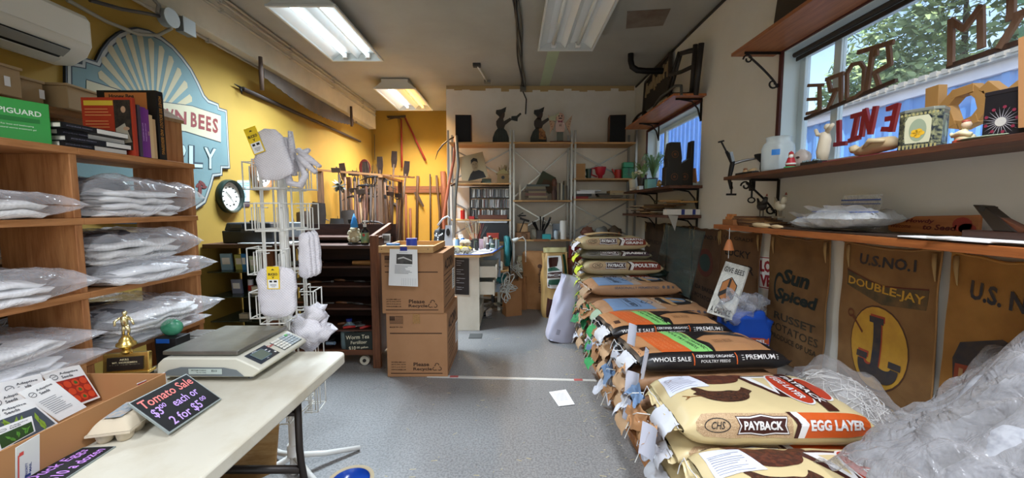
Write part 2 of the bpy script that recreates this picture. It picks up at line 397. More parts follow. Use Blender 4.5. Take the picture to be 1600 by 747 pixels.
# open ceiling pieces
q = [P(980, 18, z=ZC-.004), P(1048, 14, z=ZC-.004), P(1036, 40, z=ZC-.004), P(978, 45, z=ZC-.004)]
h = solo('ceiling_hatch', MB().poly3(q, (0, 0, .003)), mat('#7d7466', .8, kind='dirty', col2='#5a4334', scale=3), 'stained brown patch panel on the ceiling near the right wall', 'panel')
h['kind'] = 'thing'
def conduit(pts, r, label, name='conduit', m=DARK, cat='conduit', n=7): return solo(name, MB().tube(pts, r, n), m, label, cat, sm=1)
c0, c1 = P(806, 0, z=ZC-.02), P(817, 138, z=ZC-.02)
c1.y = min(c1.y, YI-.02)
cc = thing('ceiling_cables', 'dark bundle of cables running down the middle of the ceiling', 'cables', (c1.x, c1.y, ZC-.1))
for k in range(4): part('cable', MB().tube([c0.lerp(c1, t)+V((.016*(k-1.5)+.012*sin(9*t+k*2), 0, .008*cos(7*t+k))) for t in [i/14 for i in range(15)]], .009, 6), (DARK, mat('#55524a', .6))[k % 2], cc, 2, w=1)
part('junction_box', MB().box((c1.x, YI-.03, ZC-.05), (.09, .05, .08)), mat('#6d6a60', .6), cc, w=1, bev=.004)
conduit([(c1.x, YI-.012, ZC-.09), (c1.x+.05, YI-.012, ZC-.2), (c1.x+.04, YI-.012, ZC-.42)], .01, 'short dark cable hanging down the white inner wall', 'hanging_cable', cat='cable')
p0 = P(745, 102, z=ZC-.02)
s_ = thing('smoke_sensor', 'small dark sensor with a pale rod on the ceiling above the speakers', 'sensor', tuple(p0))
part('mount', MB().box((0, 0, 0), (.1, .07, .04)), DARK, s_, bev=.004); part('rod', MB().cyl((.01, 0, -.01), (.09, .5, -.03), .012), WIRE, s_, 2)
part('end_box', MB().box((.1, .55, -.03), (.09, .06, .04)), mat('#7b776b', .6), s_, bev=.004)
pp = P(985, 125, x=1.8); 
conduit([(1.42, 4.75, ZC), (1.42, 4.75, ZC-.08), (1.44, 4.75, ZC-.15), (1.50, 4.75, ZC-.19), (1.6, 4.75, ZC-.2), (XR, 4.75, ZC-.2)], .035, 'thick black vent pipe bending from ceiling to the right wall', 'vent_pipe', IRON, 'pipe', 12)
conduit([(XR-.012, 1.2, ZC-.03), (XR-.012, 5.9, ZC-.03)], .014, 'dark cable running along the top of the white right wall', 'wall_cable', DARK, 'cable')
# ------------------------------------------------------------- ceiling fixtures
HOUS = mat('#c9ccc8', .4, var=.05); REFL = mat('#dfe3e0', .35, var=.04)
def fixture(x0, y0, cols, label, out=0, power=14):
    x1, y1 = x0+.575, y0+1.2; z = 3.1
    t = thing('ceiling_light', label, 'light', ((x0+x1)/2, y0+.6, z), group='added twin tube ceiling lights' if out else None)
    cx, cy = (x0+x1)/2, y0+.6
    part('housing', MB().add([(x0+.1, y0, z+.09), (x1-.1, y0, z+.09), (x1-.1, y1, z+.09), (x0+.1, y1, z+.09), (x0, y0, z+.01), (x1, y0, z+.01), (x1, y1, z+.01), (x0, y1, z+.01)], [(0, 1, 2, 3), (0, 4, 5, 1), (1, 5, 6, 2), (2, 6, 7, 3), (3, 7, 4, 0)]).bb((x0+.1, y0, z+.09), (x1-.1, y1, z+.13)), HOUS, t, w=1)
    part('rim', MB().bb((x0-.01, y0-.01, z-.01), (x0+.012, y1+.01, z+.012)).bb((x1-.012, y0-.01, z-.01), (x1+.01, y1+.01, z+.012)).bb((x0+.012, y0-.01, z-.01), (x1-.012, y0+.012, z+.012)).bb((x0+.012, y1-.012, z-.01), (x1-.012, y1+.01, z+.012)), HOUS, t, w=1, bev=.003)
    part('reflector', MB().add([(x0+.01, y0, z+.012), (cx-.2, y0, z+.075), (cx-.05, y0, z+.075), (cx, y0, z+.02), (cx+.05, y0, z+.075), (cx+.2, y0, z+.075), (x1-.01, y0, z+.012)]+[(x0+.01, y1, z+.012), (cx-.2, y1, z+.075), (cx-.05, y1, z+.075), (cx, y1, z+.02), (cx+.05, y1, z+.075), (cx+.2, y1, z+.075), (x1-.01, y1, z+.012)], [(i, i+1, i+8, i+7) for i in range(6)]), REFL, t, w=1)
    part('hanger', MB().bb((cx-.04, y0+.3, z+.13), (cx-.02, y0+.32, ZC)).bb((cx-.04, y1-.3, z+.13), (cx-.02, y1-.28, ZC)).bb((cx-.2, y0+.02, z+.12), (cx+.2, y0+.1, ZC)), mat('#8a8880', .5), t, w=1)
    for i, c in enumerate(cols):
        xx = cx+(-.13, .13)[i]
        m = mat(c, em=2.6) if c else mat('#d5d8d2', .3)
        tb = part('tube', MB().cyl((xx, y0+.05, z+.045), (xx, y1-.05, z+.045), .019, n=12), m, t, 2, w=1)
        for yy in (y1-.03, y0+.03): part('socket', MB().box((xx, yy, z+.04), (.05, .04, .05)), WHT, t, w=1)
        if c:
            l = bpy.data.lights.new('tube_light', 'AREA'); l.shape = 'RECTANGLE'; l.size = .16; l.size_y = 1.1; l.energy = power; l.spread = R(128)
            l.color = lin(c)[:3]; lo = bpy.data.objects.new('tube_light', l); COL.objects.link(lo); lo.parent = t; lo.location = (xx-cx, 0, -.002)
fixture(-2.065, 3.37, ('#dcefff', '#dcefff'), 'lit twin tube ceiling light near the beam, closer of the two lit ones', power=46)
fixture(-1.955, 5.6, ('#e4f2ff', '#ffc45c'), 'ceiling light with one cool and one warm amber tube near the back wall', power=62)
fixture(.285, 3.08, (None, None), 'unlit twin tube ceiling light right of the hanging cables')
fixture(-1.5, -1.4, ('#eef5ff', '#eef5ff'), 'added twin tube ceiling light brightening the room, unseen out of frame', 1, 20)  # unseen fixture behind the camera, added to brighten the room
fixture(.6, -.1, ('#eef5ff', '#eef5ff'), 'added twin tube ceiling light brightening the room, unseen out of frame', 1, 20)  # second added fixture, unseen overhead, brightens the foreground
# ------------------------------------------------------------- outside
struct('ground_outside', MB().bb((-30, -30, -.14), (40, 40, -.1)), mat('#8f8c86', .9, kind='speckle', col2='#767470', scale=20))
def leaves(fn, n, size, seed):
    rnd = random.Random(seed); mb = MB()
    for i in range(n):
        p = V(fn(rnd)); d = V((rnd.uniform(-1, 1), rnd.uniform(-1, 1), rnd.uniform(-1, 1))).normalized(); e = d.orthogonal().normalized(); s = size*rnd.uniform(.6, 1.3)
        a, b = d*s, e*s*.45
        mb.add([p-a, p+b, p+a, p-b], [(0, 1, 2, 3)])
    return mb
def tree(x, y, h, r, col, label, seed, n=6500):
    t = thing('tree', label, 'tree', (x, y, -.1), group=None)
    part('trunk', MB().tube([(x, y, -.1), (x+.1, y, h*.4), (x, y+.1, h*.85)], [.16, .12, .04], 8), mat('#5a4a3a', .9), t, 2, w=1)
    C = [(x+random.uniform(-.6, .6)*r, y+random.uniform(-.6, .6)*r, h*random.uniform(.35, 1), r*random.uniform(.3, .55)) for _ in range(26)]
    def f(rn):
        c = rn.choice(C); d = V((rn.gauss(0, 1), rn.gauss(0, 1), rn.gauss(0, 1))).normalized()*c[3]*rn.uniform(.7, 1.05)
        return (c[0]+d.x, c[1]+d.y, c[2]+d.z*.8)
    part('foliage', leaves(f, n, .19, seed), mat(col, .6, var=.3), t, w=1, stuff=1)
tree(15.5, 16.5, 8.2, 2.6, '#9aba80', 'tall green tree behind the blue siding, leftmost through the big window', 1)
tree(14, 12.3, 10, 2.9, '#a9c28c', 'broad green tree in the middle of the big window view', 2)
tree(12.6, 8.1, 10, 2.6, '#74a67a', 'dark green tree at the right of the big window view', 3)
tree(18.6, 11.6, 9.0, 2.8, '#a8c8a0', 'pale green tree far behind the other trees', 4)
def siding(y0, y1, x, h, label):
    t = thing('outbuilding', label, 'building', (x, (y0+y1)/2, -.1))
    mb = MB(); n = int((y1-y0)/.3); pr = []
    for i in range(n):
        a = y0+i*.3; pr += [(x, a), (x, a+.18), (x-.04, a+.2), (x-.04, a+.28)]
    pr.append((x, y0+n*.3)); k = len(pr)
    mb.add([(p[0], p[1], -.1) for p in pr]+[(p[0], p[1], h) for p in pr], [(i, i+1, i+1+k, i+k) for i in range(k-1)])
    part('corrugated_wall', mb, mat('#5a8fd0', .5, var=.08) if h < 4 else mat('#2f6cba', .5, var=.08), t, w=1)
    part('white_band', MB().bb((x-.07, y0, h-.02), (x, y0+n*.3, h+.14)), mat('#e6e4ee', .6), t, w=1)
    return t
b1 = siding(2, 8.9, 6.2, 3.12, 'blue corrugated outbuilding with white band seen through the big window')
mb = MB()
for i in range(46): mb.bb((6.0, 2+i*.15, 3.27), (9, 2.09+i*.15, 3.34))
part('roof_rib', mb, mat('#8f8e88', .7), b1, w=1, stuff=1)
part('roof', MB().bb((6.02, 2, 3.24), (9, 8.9, 3.29)), mat('#a8a7a2', .6), b1, w=1)
for i in range(3):
    part('door_panel', MB().bb((6.12, 3.4+i*1.7, .1), (6.16, 4.3+i*1.7, 2.3)), mat('#93b5e0', .5), b1, w=1)
siding(9.1, 19, 5.6, 5.6, 'tall blue ribbed wall seen through the small window')
# ============================================================= left side
# mini-split air conditioner
t = thing('air_conditioner', 'white wall-mounted air conditioner on the yellow wall above the shelves', 'air conditioner', (XL, 1.92, 2.235))
prof = [(0, 0), (.10, -.005), (.19, .04), (.225, .10), (.225, .24), (.20, .275), (0, .28)]
M_ = Matrix(((1, 0, 0, 0), (0, 0, 1, 0), (0, 1, 0, 0), (0, 0, 0, 1)))
mb = MB(); n = len(prof); y0, y1 = -.42, .40
mb.add([(x, y0, z) for x, z in prof]+[(x, y1, z) for x, z in prof], [tuple(range(n)), tuple(range(n, 2*n))[::-1]]+[(i, n+i, n+(i+1) % n, (i+1) % n) for i in range(n)])
ACW = mat('#d3d3c8', .4, var=.05)
part('body', mb, ACW, t, .7, .006)
part('front_panel', MB().bb((.226, -.40, .105), (.232, .385, .245)), mat('#dcdcd2', .3, var=.03), t, bev=.003)
part('air_outlet', MB().poly3([(.10, -.38, -.008), (.10, .30, -.008), (.205, .30, .055), (.205, -.38, .055)], (.002, 0, -.004)), mat('#16181a', .6), t)
part('louver', MB().poly3([(.115, -.38, -.02), (.115, .29, -.02), (.16, .29, .0), (.16, -.38, .0)], (0, 0, -.005)), mat('#b9b9ae', .4), t)
part('louver', MB().poly3([(.17, -.38, .012), (.17, .29, .012), (.212, .29, .045), (.212, -.38, .045)], (.002, 0, -.004)), mat('#8a8a84', .4), t)
lg = Ink()
for cx, cy in ((0, .009), (-.009, -.007), (.009, -.007)): lg.poly([(cx, cy-.008), (cx+.006, cy), (cx, cy+.008), (cx-.006, cy)])
lg.build('emblem', INK, lambda a, b: V((.2335, -.25-(-a), .215+b)), t)
Ink().text('MITSUBISHI', .05, 0, .008).build('lettering', INK, lambda a, b: V((.2335, -.25+a, .215+b)), t)
# painted shop sign, a cut-out board on the yellow wall
def LW(px, py, o=0): return P(px, py, x=XL+.02+o)
OUT = [(103, 94), (126, 98), (127, 88), (150, 95), (158, 78), (170, 62), (185, 50), (200, 44), (214, 42), (232, 46), (252, 56), (270, 70), (286, 88), (300, 107), (311, 128), (320, 148), (326, 155), (342, 162), (343, 168), (355, 172), (360, 264), (348, 264), (348, 275), (335, 277), (332, 290), (322, 318), (290, 340), (240, 350), (180, 350), (120, 330), (103, 280)]
outw = [LW(*p) for p in OUT]
t = thing('painted_sign', 'large painted cut-out shop sign with sun rays on the yellow wall', 'sign', (XL+.01, 3.0, 1.6))
part('board', MB().poly3([V((XL+.001, p.y, p.z)) for p in outw], (.018, 0, 0)), mat('#14202a', .6), t, w=1)
cen = sum(outw, V())/len(outw)
def inset(k, o):
    r = []
    m = len(outw)
    for i, p in enumerate(outw):
        a, b = (p-outw[i-1]), (outw[(i+1) % m]-p); d = (a.normalized()+b.normalized()).normalized()
        nn = V((0, d.z, -d.y)); 
        if nn.dot(cen-p) < 0: nn = -nn
        q = p+nn*k; r.append(V((XL+.02+o, q.y, q.z)))
    return r
def flatpoly(name, pts, m, par): return part(name, (lambda q: q.add(pts, [tuple(range(len(pts)))]) or q)(MB()), m, par, w=1)
flatpoly('white_border', inset(.012, .0005), mat('#93958e', .7), t)
flatpoly('dark_line', inset(.032, .001), mat('#1c2a36', .7), t)
flatpoly('ground_colour', inset(.040, .0015), mat('#5d7676', .75, kind='dirty', col2='#526a6c', scale=3), t)
base = LW(240, 183, .002)
for i in range(15):
    a0 = R(6+i*12); a1 = a0+R(6.6)
    def rp(a, r):
        # rays reach out to an ellipse inside the arch
        return V((XL+.0225, base.y+cos(pi-a)*r*.92, base.z+sin(a)*r*1.02)) if r < .3 else V((XL+.0225, base.y+cos(pi-a)*r*.80, base.z+sin(a)*r*1.08))
    k = 1+.12*sin(a0)
    flatpoly('sun_ray', [rp(a0+.02, .13), rp(a1-.02, .13), rp(a1, .46*k), rp((a0+a1)/2, .475*k), rp(a0, .46*k)], mat('#9f9678', .8), t)
# band with name, lower word
Q = [(125, 128), (345, 178), (345, 222), (125, 168)]
band = [LW(135, 125, .003), LW(240, 158, .003), LW(300, 166, .003), LW(345, 181, .003), LW(345, 222, .003), LW(290, 205, .003), LW(230, 198, .003), LW(135, 180, .003)]
flatpoly('name_band_edge', [p+V((0, 0, .006*(1 if i < 4 else -1))) for i, p in enumerate(band)], mat('#1c2a36', .7), t)
flatpoly('name_band', [p+V((.001, 0, 0)) for p in band], mat('#a39d82', .8), t)
SER = mat('#6a1d1c', .7)
def lq(a, b, c, d, o=.005): return quadmap(LW(*a, o), LW(*b, o), LW(*c, o), LW(*d, o), 0)
for ch, a, b, c, d in (('W', (250, 168), (272, 171), (272, 193), (250, 190)), ('N', (273, 171), (292, 175), (292, 195), (273, 192)), ('B', (298, 175), (308, 177), (308, 200), (298, 198)), ('E', (310, 178), (320, 180), (320, 203), (310, 201)), ('E', (322, 181), (330, 183), (330, 206), (322, 204)), ('S', (332, 184), (341, 186), (341, 209), (332, 207))):
    Ink().text(ch, .5, .5, 1, .95, bold=.035).build('lettering', SER, lq(a, b, c, d), t, w=1)
for ch, a, b, c, d in (('P', (268, 222), (292, 224), (292, 262), (268, 262)), ('L', (294, 226), (318, 229), (318, 263), (294, 262)), ('Y', (318, 229), (339, 232), (339, 265), (318, 264))):
    Ink().text(ch, .5, .5, 1, .95, bold=.06).build('letter_outline', mat('#1c2a36', .7), lq(a, b, c, d, .005), t, w=1)
    Ink().text(ch, .5, .5, .94, .88, bold=.01).build('lettering', mat('#9db3ae', .7), lq(a, b, c, d, .007), t, w=1)
bp = LW(312, 292, .004)
for i, (dx, dz, a, l) in enumerate(((0, .02, .5, .045), (.03, .03, 2.6, .04), (-.0, -.03, 1.5, .05), (.05, .0, .1, .03))):
    m = MB(); m.v = [V((bp.x+.0008*i, bp.y+dx+cos(a)*l*cos(s)-.4*l*sin(a)*sin(s), bp.z+dz+sin(a)*l*cos(s)+.4*l*cos(a)*sin(s))) for s in [i*pi/6 for i in range(12)]]; m.f = [tuple(range(12))]
    part('painted_bee', m, mat('#5a1f1a', .7), t, w=1)
# junction boxes and loose cable on the beam
bx = -2.51
t = thing('junction_box', 'round grey junction box on the beam above the painted sign', 'junction box', tuple(P(255, 28, x=bx)))
part('box', MB().cyl((0, 0, 0), (.06, 0, 0), .062, n=16), mat('#8b8f8c', .5, .3), t, .8, bev=.004); part('cover', MB().cyl((.06, 0, 0), (.066, 0, 0), .066, n=16), mat('#a7aba8', .4, .4), t, .8)
t = thing('junction_box', 'square grey junction box beside the round one on the beam', 'junction box', tuple(P(283, 42, x=bx)))
part('box', MB().box((.03, 0, 0), (.06, .11, .11)), mat('#7c807e', .5, .3), t, bev=.004); part('cover', MB().box((.063, 0, 0), (.006, .115, .115)), mat('#9da19e', .4, .4), t, bev=.002)
conduit([P(105, 0, x=XL+.05), P(165, 33, x=XL+.05), P(215, 53, x=XL+.07), P(247, 55, x=XL+.10), P(268, 44, x=bx+.03), P(262, 34, x=bx+.05)], .012, 'grey cable drooping from junction box over the sign top', 'drooping_cable', mat('#8a8676', .6), 'cable')
conduit([P(140, 0, x=bx+.02), P(190, 14, x=bx+.04), P(235, 22, x=bx+.03), P(252, 26, x=bx+.02)], .012, 'dark cable entering the round junction box from the left', 'beam_cable', DARK, 'cable')
conduit([P(246, 20, x=bx+.03), P(248, 8, x=bx+.03), P(241, 0, x=bx+.03), P(236, -12, x=bx+.03)], .013, 'ribbed cable rising from the round junction box', 'beam_cable', mat('#77746a', .5), 'cable')
# crosscut saw and pole
t = thing('crosscut_saw', 'long two-man crosscut saw hung along the beam', 'saw', tuple(P(410, 115, x=-2.49)))
a, b = P(412, 112, x=-2.49), P(552, 190, x=-2.49); mb = MB(); nn = 40; top = []; bot = []
for i in range(nn+1):
    s = i/nn; p = a.lerp(b, s); top.append(p+V((0, 0, .035))); bot.append(p+V((0, 0, -.06-.11*sin(pi*s)+(.012 if i % 2 else 0))))
part('blade', MB().poly3(top+bot[::-1], (.004, 0, 0)), mat('#4d443c', .55, .4, kind='dirty', col2='#2c2622', scale=4), t, w=1)
for p, r_ in ((P(408, 115, x=-2.48), .16), (P(549, 182, x=-2.48), .15)): part('handle', MB().tube([p+V((0, 0, r_)), p, p-V((0, 0, r_))], [.018, .022, .019], 9), mat('#4a3628', .7), t, 2, w=1)
t = thing('pike_pole', 'long dark pike pole hung slanting on the yellow wall under the saw', 'pole', tuple(P(375, 135, x=XL+.03)))
part('pole', MB().cyl(P(380, 139, x=XL+.03), P(563, 221, x=XL+.03), .022, .017), mat('#3a2c24', .7), t, 2, w=1)
part('hook', MB().tube([P(380, 139, x=XL+.03), P(366, 131, x=XL+.03)], [.016, .003]).tube([P(375, 136, x=XL+.03), P(377, 142, x=XL+.05), P(378, 147, x=XL+.04)], [.01, .01, .003]), IRON, t, 2, w=1)
# clocks
def clock(px, py, r, x, rim, label, rz=0):
    c = P(px, py, x=x); t = thing('wall_clock', label, 'clock', tuple(c))
    M = Matrix.Rotation(pi/2, 4, 'Y')
    part('rim', MB().lathe([(r*.84, .01), (r*.86, .045), (r*.95, .05), (r, .03), (r, 0), (r*.84, 0)], n=36, M=M), rim, t, .9)
    part('face', MB().lathe([(r*.86, .0115), (r*.86, .012)], n=36, M=M), mat('#e7e3d8', .5, var=.03), t)
    k = Ink()
    for i in range(12):
        a = pi/2-i*pi/6; k.text(str(i or 12), cos(a)*r*.73, sin(a)*r*.73, r*.09)
        cx, cy = cos(a)*r*.55, sin(a)*r*.55
        k.oval(cx, cy, r*.075, r*.04, 8).poly([(cx+r*.04, cy), (cx+r*.12, cy+r*.06), (cx+r*.05, cy-r*.03)]).poly([(cx-r*.04, cy), (cx-r*.13, cy-r*.05), (cx-r*.05, cy+r*.03)])
    f = lambda a, b: V((.014, a, b))
    k.build('dial_print', INK, f, t)
    for nm, an, l, w_ in (('hour_hand', R(62-90), .5, .035), ('minute_hand', R(-62+2), .72, .025)):
        an = {'hour_hand': R(140), 'minute_hand': R(-55)}[nm]
        Ink().line([(-cos(an)*r*.12, -sin(an)*r*.12), (cos(an)*r*l*.9, sin(an)*r*l*.9)], r*w_*1.6).build(nm, BLK, lambda a, b: V((.017, a, b)), t)
clock(357, 307, .158, XL+.004, mat('#1b2b25', .35), 'round wall clock with dark green rim on the yellow wall')
clock(408, 270, .175, XL+.004, mat('#8a5424', .45, kind='wood', col2='#6a3d18'), 'round wall clock with wooden rim behind the sock rack')
t = solo('wall_poster', slab([P(371, 282, x=XL+.004), P(390, 282, x=XL+.004), P(390, 323, x=XL+.004), P(371, 323, x=XL+.004)], .003), mat('#a9c6cc', .7), 'small pale blue notice on the yellow wall between the clocks', 'poster')
qm = quadmap(P(371, 282, x=XL+.004), P(390, 282, x=XL+.004), P(390, 323, x=XL+.004), P(371, 323, x=XL+.004), .003)
Ink().text('Garden Tool', .5, .9, .06, .8).text('Repair Services', .5, .81, .06, .85).build('lettering', mat('#1e6f8a', .7), qm, t, w=1)
k = Ink(); [k.rect(.15, .72-i*.07, .15+.6*random.uniform(.6, 1), .74-i*.07) for i in range(6)]; k.build('small_print', mat('#5b6c78', .7), qm, t, w=1)
Ink().rect(0, 0, 1, .2).build('picture_strip', mat('#3a2530', .7), qm, t, w=1)
# ---------------------------------------------------------- cedar cubby unit
UX0, UX1 = -1.86, -1.58; DY = (.37, .885, 1.40, 1.915); LV = (1.62, 1.365, 1.09, .84, .57, .29, .03)
u = thing('cubby_unit', 'open cedar cubby shelving holding the bagged garments', 'shelving', (-1.72, 1.14, 0))
for i, z in enumerate(LV):
    for k, (y0, y1) in enumerate(((.37, 1.415), (1.415, 1.93))):
        part('shelf', MB().bb((UX0, y0 if k else y0-.01, z-.024), (UX1+.005, y1, z)), CEDARY, u, w=1, bev=.002)
for y in DY:
    for z1, z0 in zip(LV, LV[1:]):
        part('divider', MB().bb((UX0, y-.012, z0), (UX1, y+.012, z1-.024)), CEDARZ, u, w=1, bev=.002)
    part('foot', MB().bb((UX0, y-.012, 0), (UX1, y+.012, .006)), CEDARZ, u, w=1)
# garments in clear bags
FILM = film('#f2f2f6', .10, .08, 1.0, 7); random.seed(11)
FAB = [mat('#eceae8', .9, kind='weave', col2='#dcdad8', scale=420, axis='Z', bump=.08), mat('#f2f1f2', .9, bump=.2, var=.05)]
GREYM = mat('#4c4b50', .8, var=.2)
def pillow(L, W, H, seed, nz=.012, nu=22, nv=10, pinch=4, e=2.6):
    def top(u, v, s):
        a, b = u*2-1, v*2-1
        h = max(0, (1-abs(a)**pinch)*(1-abs(b)**e))**.5
        q = noise.noise(V((a*2.2+seed, b*2.2, s)))+.5*noise.noise(V((a*6+seed, b*5, s)))
        return V((a*L/2*(1+.03*q), b*W/2*(1+.03*q), H/2*s*h*(1+.35*q)+H/2+nz*q*.5))
    return MB().grid(lambda u, v: top(u, v, 1), nu, nv).grid(lambda u, v: top(1-u, v, -1), nu, nv)
def folded(L, W, H, seed, n=3):
    """folded cloth: rounded layers with fold edges at the front"""
    mb = MB(); rn = random.Random(seed); hh = H/n
    for i in range(n):
        l, w = L*rn.uniform(.86, 1), W*rn.uniform(.84, .98); ox, oy = rn.uniform(-.01, .02), rn.uniform(-.02, .02)
        def f(u, v, i=i, l=l, w=w, ox=ox, oy=oy):
            s = 2*pi*u; t = v*2-1; c, d = cos(s), sin(s)
            x = l/2*math.copysign(abs(c)**.35, c); z = hh*.56*math.copysign(abs(d)**.8, d)
            q = noise.noise(V((x*9+seed, t*3, i)))*.016
            return V((x*(1-.12*abs(t)**8)+ox, t*w/2+oy, z*(1-abs(t)**10*.8)+hh*(i+.5)+q))
        mb.grid(f, 28, 12, cu=True)
    return mb
def garment(loc, L, W, H, label, seed, n=3, rz=0):
    t = thing('bagged_garment', label, 'garment bag', loc, rz, 'white garments folded in clear plastic bags')
    part('folded_garment', folded(L*.86, W*.86, H*.72, seed, n), FAB[seed % 2], t, 2)
    part('mesh_panel', folded(L*.62, W*.56, H*.34, seed+3, 1), GREYM, t, 2).location = (-.03+.02*(seed % 3), -W*.17, H*.70)
    part('lining_panel', MB().grid(lambda u, v: (L*(-.02+.3*u), W*(-.35+.45*v), H*.91+.012*noise.noise(V((u*4, v*3, seed+5)))), 6, 6), mat('#8d8c92', .8), t, 2)
    part('plastic_bag', pillow(L*1.08, W*1.06, H*1.12, seed, .016, 34, 22, 6), FILM, t, 2)
    return t
gx = -1.755
garment((gx-.02, 1.66, LV[1]), .50, .46, .15, 'white garment bag on the top cubby row at right, overhanging the shelf', 1, 4)
garment((gx-.01, 1.66, LV[2]+.085), .44, .46, .12, 'puffy white garment bag, upper of two in the second cubby row at right', 2, 3)
garment((gx+.02, 1.66, LV[2]), .50, .46, .085, 'thin white garment bag, lower of two in the second cubby row at right', 3, 2)
garment((gx+.03, 1.66, LV[3]+.05), .52, .46, .10, 'white garment bag with grey lining behind the little trophy', 4, 3)
garment((gx, 1.66, LV[3]), .46, .44, .05, 'flat white garment bag at the bottom behind the trophy', 5, 2)
garment((gx-.01, 1.14, LV[1]), .48, .46, .085, 'white garment bag in the top cubby at the left edge', 6, 2)
garment((gx, 1.14, LV[2]), .50, .46, .10, 'white garment bag in the second cubby down at the left edge', 7, 3)
garment((gx, 1.14, LV[3]+.07), .50, .46, .07, 'white garment bag, upper of two in the third left cubby', 8, 2)
garment((gx+.01, 1.14, LV[3]), .50, .46, .07, 'white garment bag, lower of two in the third left cubby', 9, 2)
# things on top of the cubbies
ZT = LV[0]+.001
t = thing('wooden_endpiece', 'wooden upright block with sloping cap at the end of the cubby top', 'wood block', (-1.66, 1.86, ZT))
part('upright', MB().box((-.045, -.05, .10), (.13, .022, .20)).box((.03, .0, .10), (.022, .12, .20)), CEDARZ, t, bev=.002)
part('cap', MB().poly3([(-.14, -.08, .29), (.035, -.08, .19), (.055, .06, .19), (-.12, .06, .30)], (0, 0, .018)), mat('#a7845c', .6, kind='wood', col2='#8a6740'), t, bev=.002)
# back wooden shelf with cardboard boxes
t = thing('back_shelf', 'dim wooden shelf behind the cubbies carrying flat cardboard boxes', 'shelving', (-2.4, 1.4, 0))
for z in (1.87, 1.52, 1.2, .8, .4): part('shelf', MB().bb((-2.64, .5, z-.03), (-2.12, 2.15, z)), mat('#8a6238', .7, kind='wood', col2='#6d4a28', axis='Y'), t, w=1)
for y in (.5, 1.25, 1.93): part('upright', MB().bb((-2.62, y-.012, 0), (-2.22, y+.012, 1.86)), mat('#7d5731', .7, kind='wood', col2='#5f4023', axis='Z'), t, w=1)
CARD2 = mat('#a58a64', .85, var=.1)
def carton(y0, y1, x0, x1, z0, z1, label, txt=None, rz=0):
    t = thing('cardboard_box', label, 'box', ((x0+x1)/2, (y0+y1)/2, z0), rz)
    part('box', MB().box((0, 0, (z1-z0)/2), (x1-x0, y1-y0, z1-z0)), CARD2, t, bev=.003)
    part('lid', MB().box((0, 0, z1-z0+.006), (x1-x0+.012, y1-y0+.012, .012)), CARD2, t, bev=.003)
    Ink().rect(-.01, -.02, .01, .02).build('sticker', PAPER, xmap((x1-x0)/2+.001, (y1-y0)*.42, (z1-z0)*.5), t)
    if txt: Ink().text(txt, 0, 0, .022).build('lettering', mat('#5d4a34', .8), xmap((x1-x0)/2, -.1, (z1-z0)*.45), t)
carton(1.10, 1.69, -2.5, -2.10, 1.871, 1.985, 'long flat cardboard box on the back shelf, leftmost', 'NUTRIENT')
carton(1.71, 1.80, -2.5, -2.14, 1.871, 1.965, 'small cardboard box between two larger ones on the back shelf')
carton(1.83, 2.12, -2.5, -2.10, 1.871, 1.975, 'cardboard box with dark slot, right end of the back shelf', rz=.1)
# green product box
t = thing('product_box', 'bright green product box standing on the cubby top', 'box', (-1.68, 1.315, ZT), R(-22))
GRN = mat('#2f9a3c', .35, var=.04)
part('box', MB().box((0, 0, .07), (.09, .15, .14)), GRN, t, bev=.002)
g = thing  # keep short
mp_ = xmap(.045, 0, .07, .0012)
Ink().text('APIGUARD', 0, .03, .018, .11, bold=.02).text('For bees and beekeeping', 0, -.015, .006, .07).text('natural varroa treatment gel', 0, -.026, .006, .08).oval(-.055, -.055, .014, .009).build('lettering', mat('#dff0dc', .6), mp_, t)
Ink().rect(-.045, -.002, .05, .012).build('bee_picture', mat('#1f7a32', .6), mp_, t)
# books
def book(name, loc, th, w, h, cover, label, rz=0, spine=None, sc='#e8e0d0', group=None, lie=0, rx=0, ry=0, front=None):
    """upright book: spine faces +X, thickness along Y; lie=1 lies flat with the spine on +X"""
    t = thing(name, label, 'book', loc, rz, group, rx, ry)
    c = mat(cover, .4, var=.05); pg = mat('#e6e1d4', .8, bump=.3, var=.08)
    if lie:
        part('cover', MB().bb((-w, -h/2, 0), (0, h/2, .003)).bb((-w, -h/2, th-.003), (0, h/2, th)).bb((-.003, -h/2, .003), (0, h/2, th-.003)), c, t)
        part('pages', MB().bb((-w+.004, -h/2+.004, .003), (-.003, h/2-.004, th-.003)), pg, t)
        if spine: Ink().text(spine, 0, 0, th*.4, min(h*.8, len(spine)*th*.35)).build('lettering', mat(sc, .6), xmap(0, 0, th/2), t)
    else:
        part('cover', MB().bb((-w, 0, 0), (0, .003, h)).bb((-w, th-.003, 0), (0, th, h)).bb((-.003, .003, 0), (0, th-.003, h)), c, t)
        part('pages', MB().bb((-w+.004, .003, .004), (-.003, th-.003, h-.004)), pg, t)
        if spine: Ink().text(spine, 0, 0, th*.42, min(h*.85, len(spine)*th*.33), rot=-pi/2).build('lettering', mat(sc, .6), xmap(0, th/2, h/2), t)
    return t
yb = 1.60; s = -1.575
big = book('book', (s, 1.742, ZT), .035, .26, .30, '#1a1817', 'thick black honey bee book standing at the right of the row', spine='HONEY BEE BIOLOGY AND BEEKEEPING', sc='#c98a3a')
fm = lambda a, b: V((-.10-a*-1, -.0012, .13+b))
Ink().rect(-.125, -.02, .06, .16).build('cover_panel', mat('#c87a3c', .6), lambda a, b: V((-.10+a, -.001, .13+b)), big)
Ink().text('Honey Bee', -.04, .142, .022, .11, bold=.02).build('title', INK, lambda a, b: V((-.11+a, -.002, .13+b)), big)
x = yb
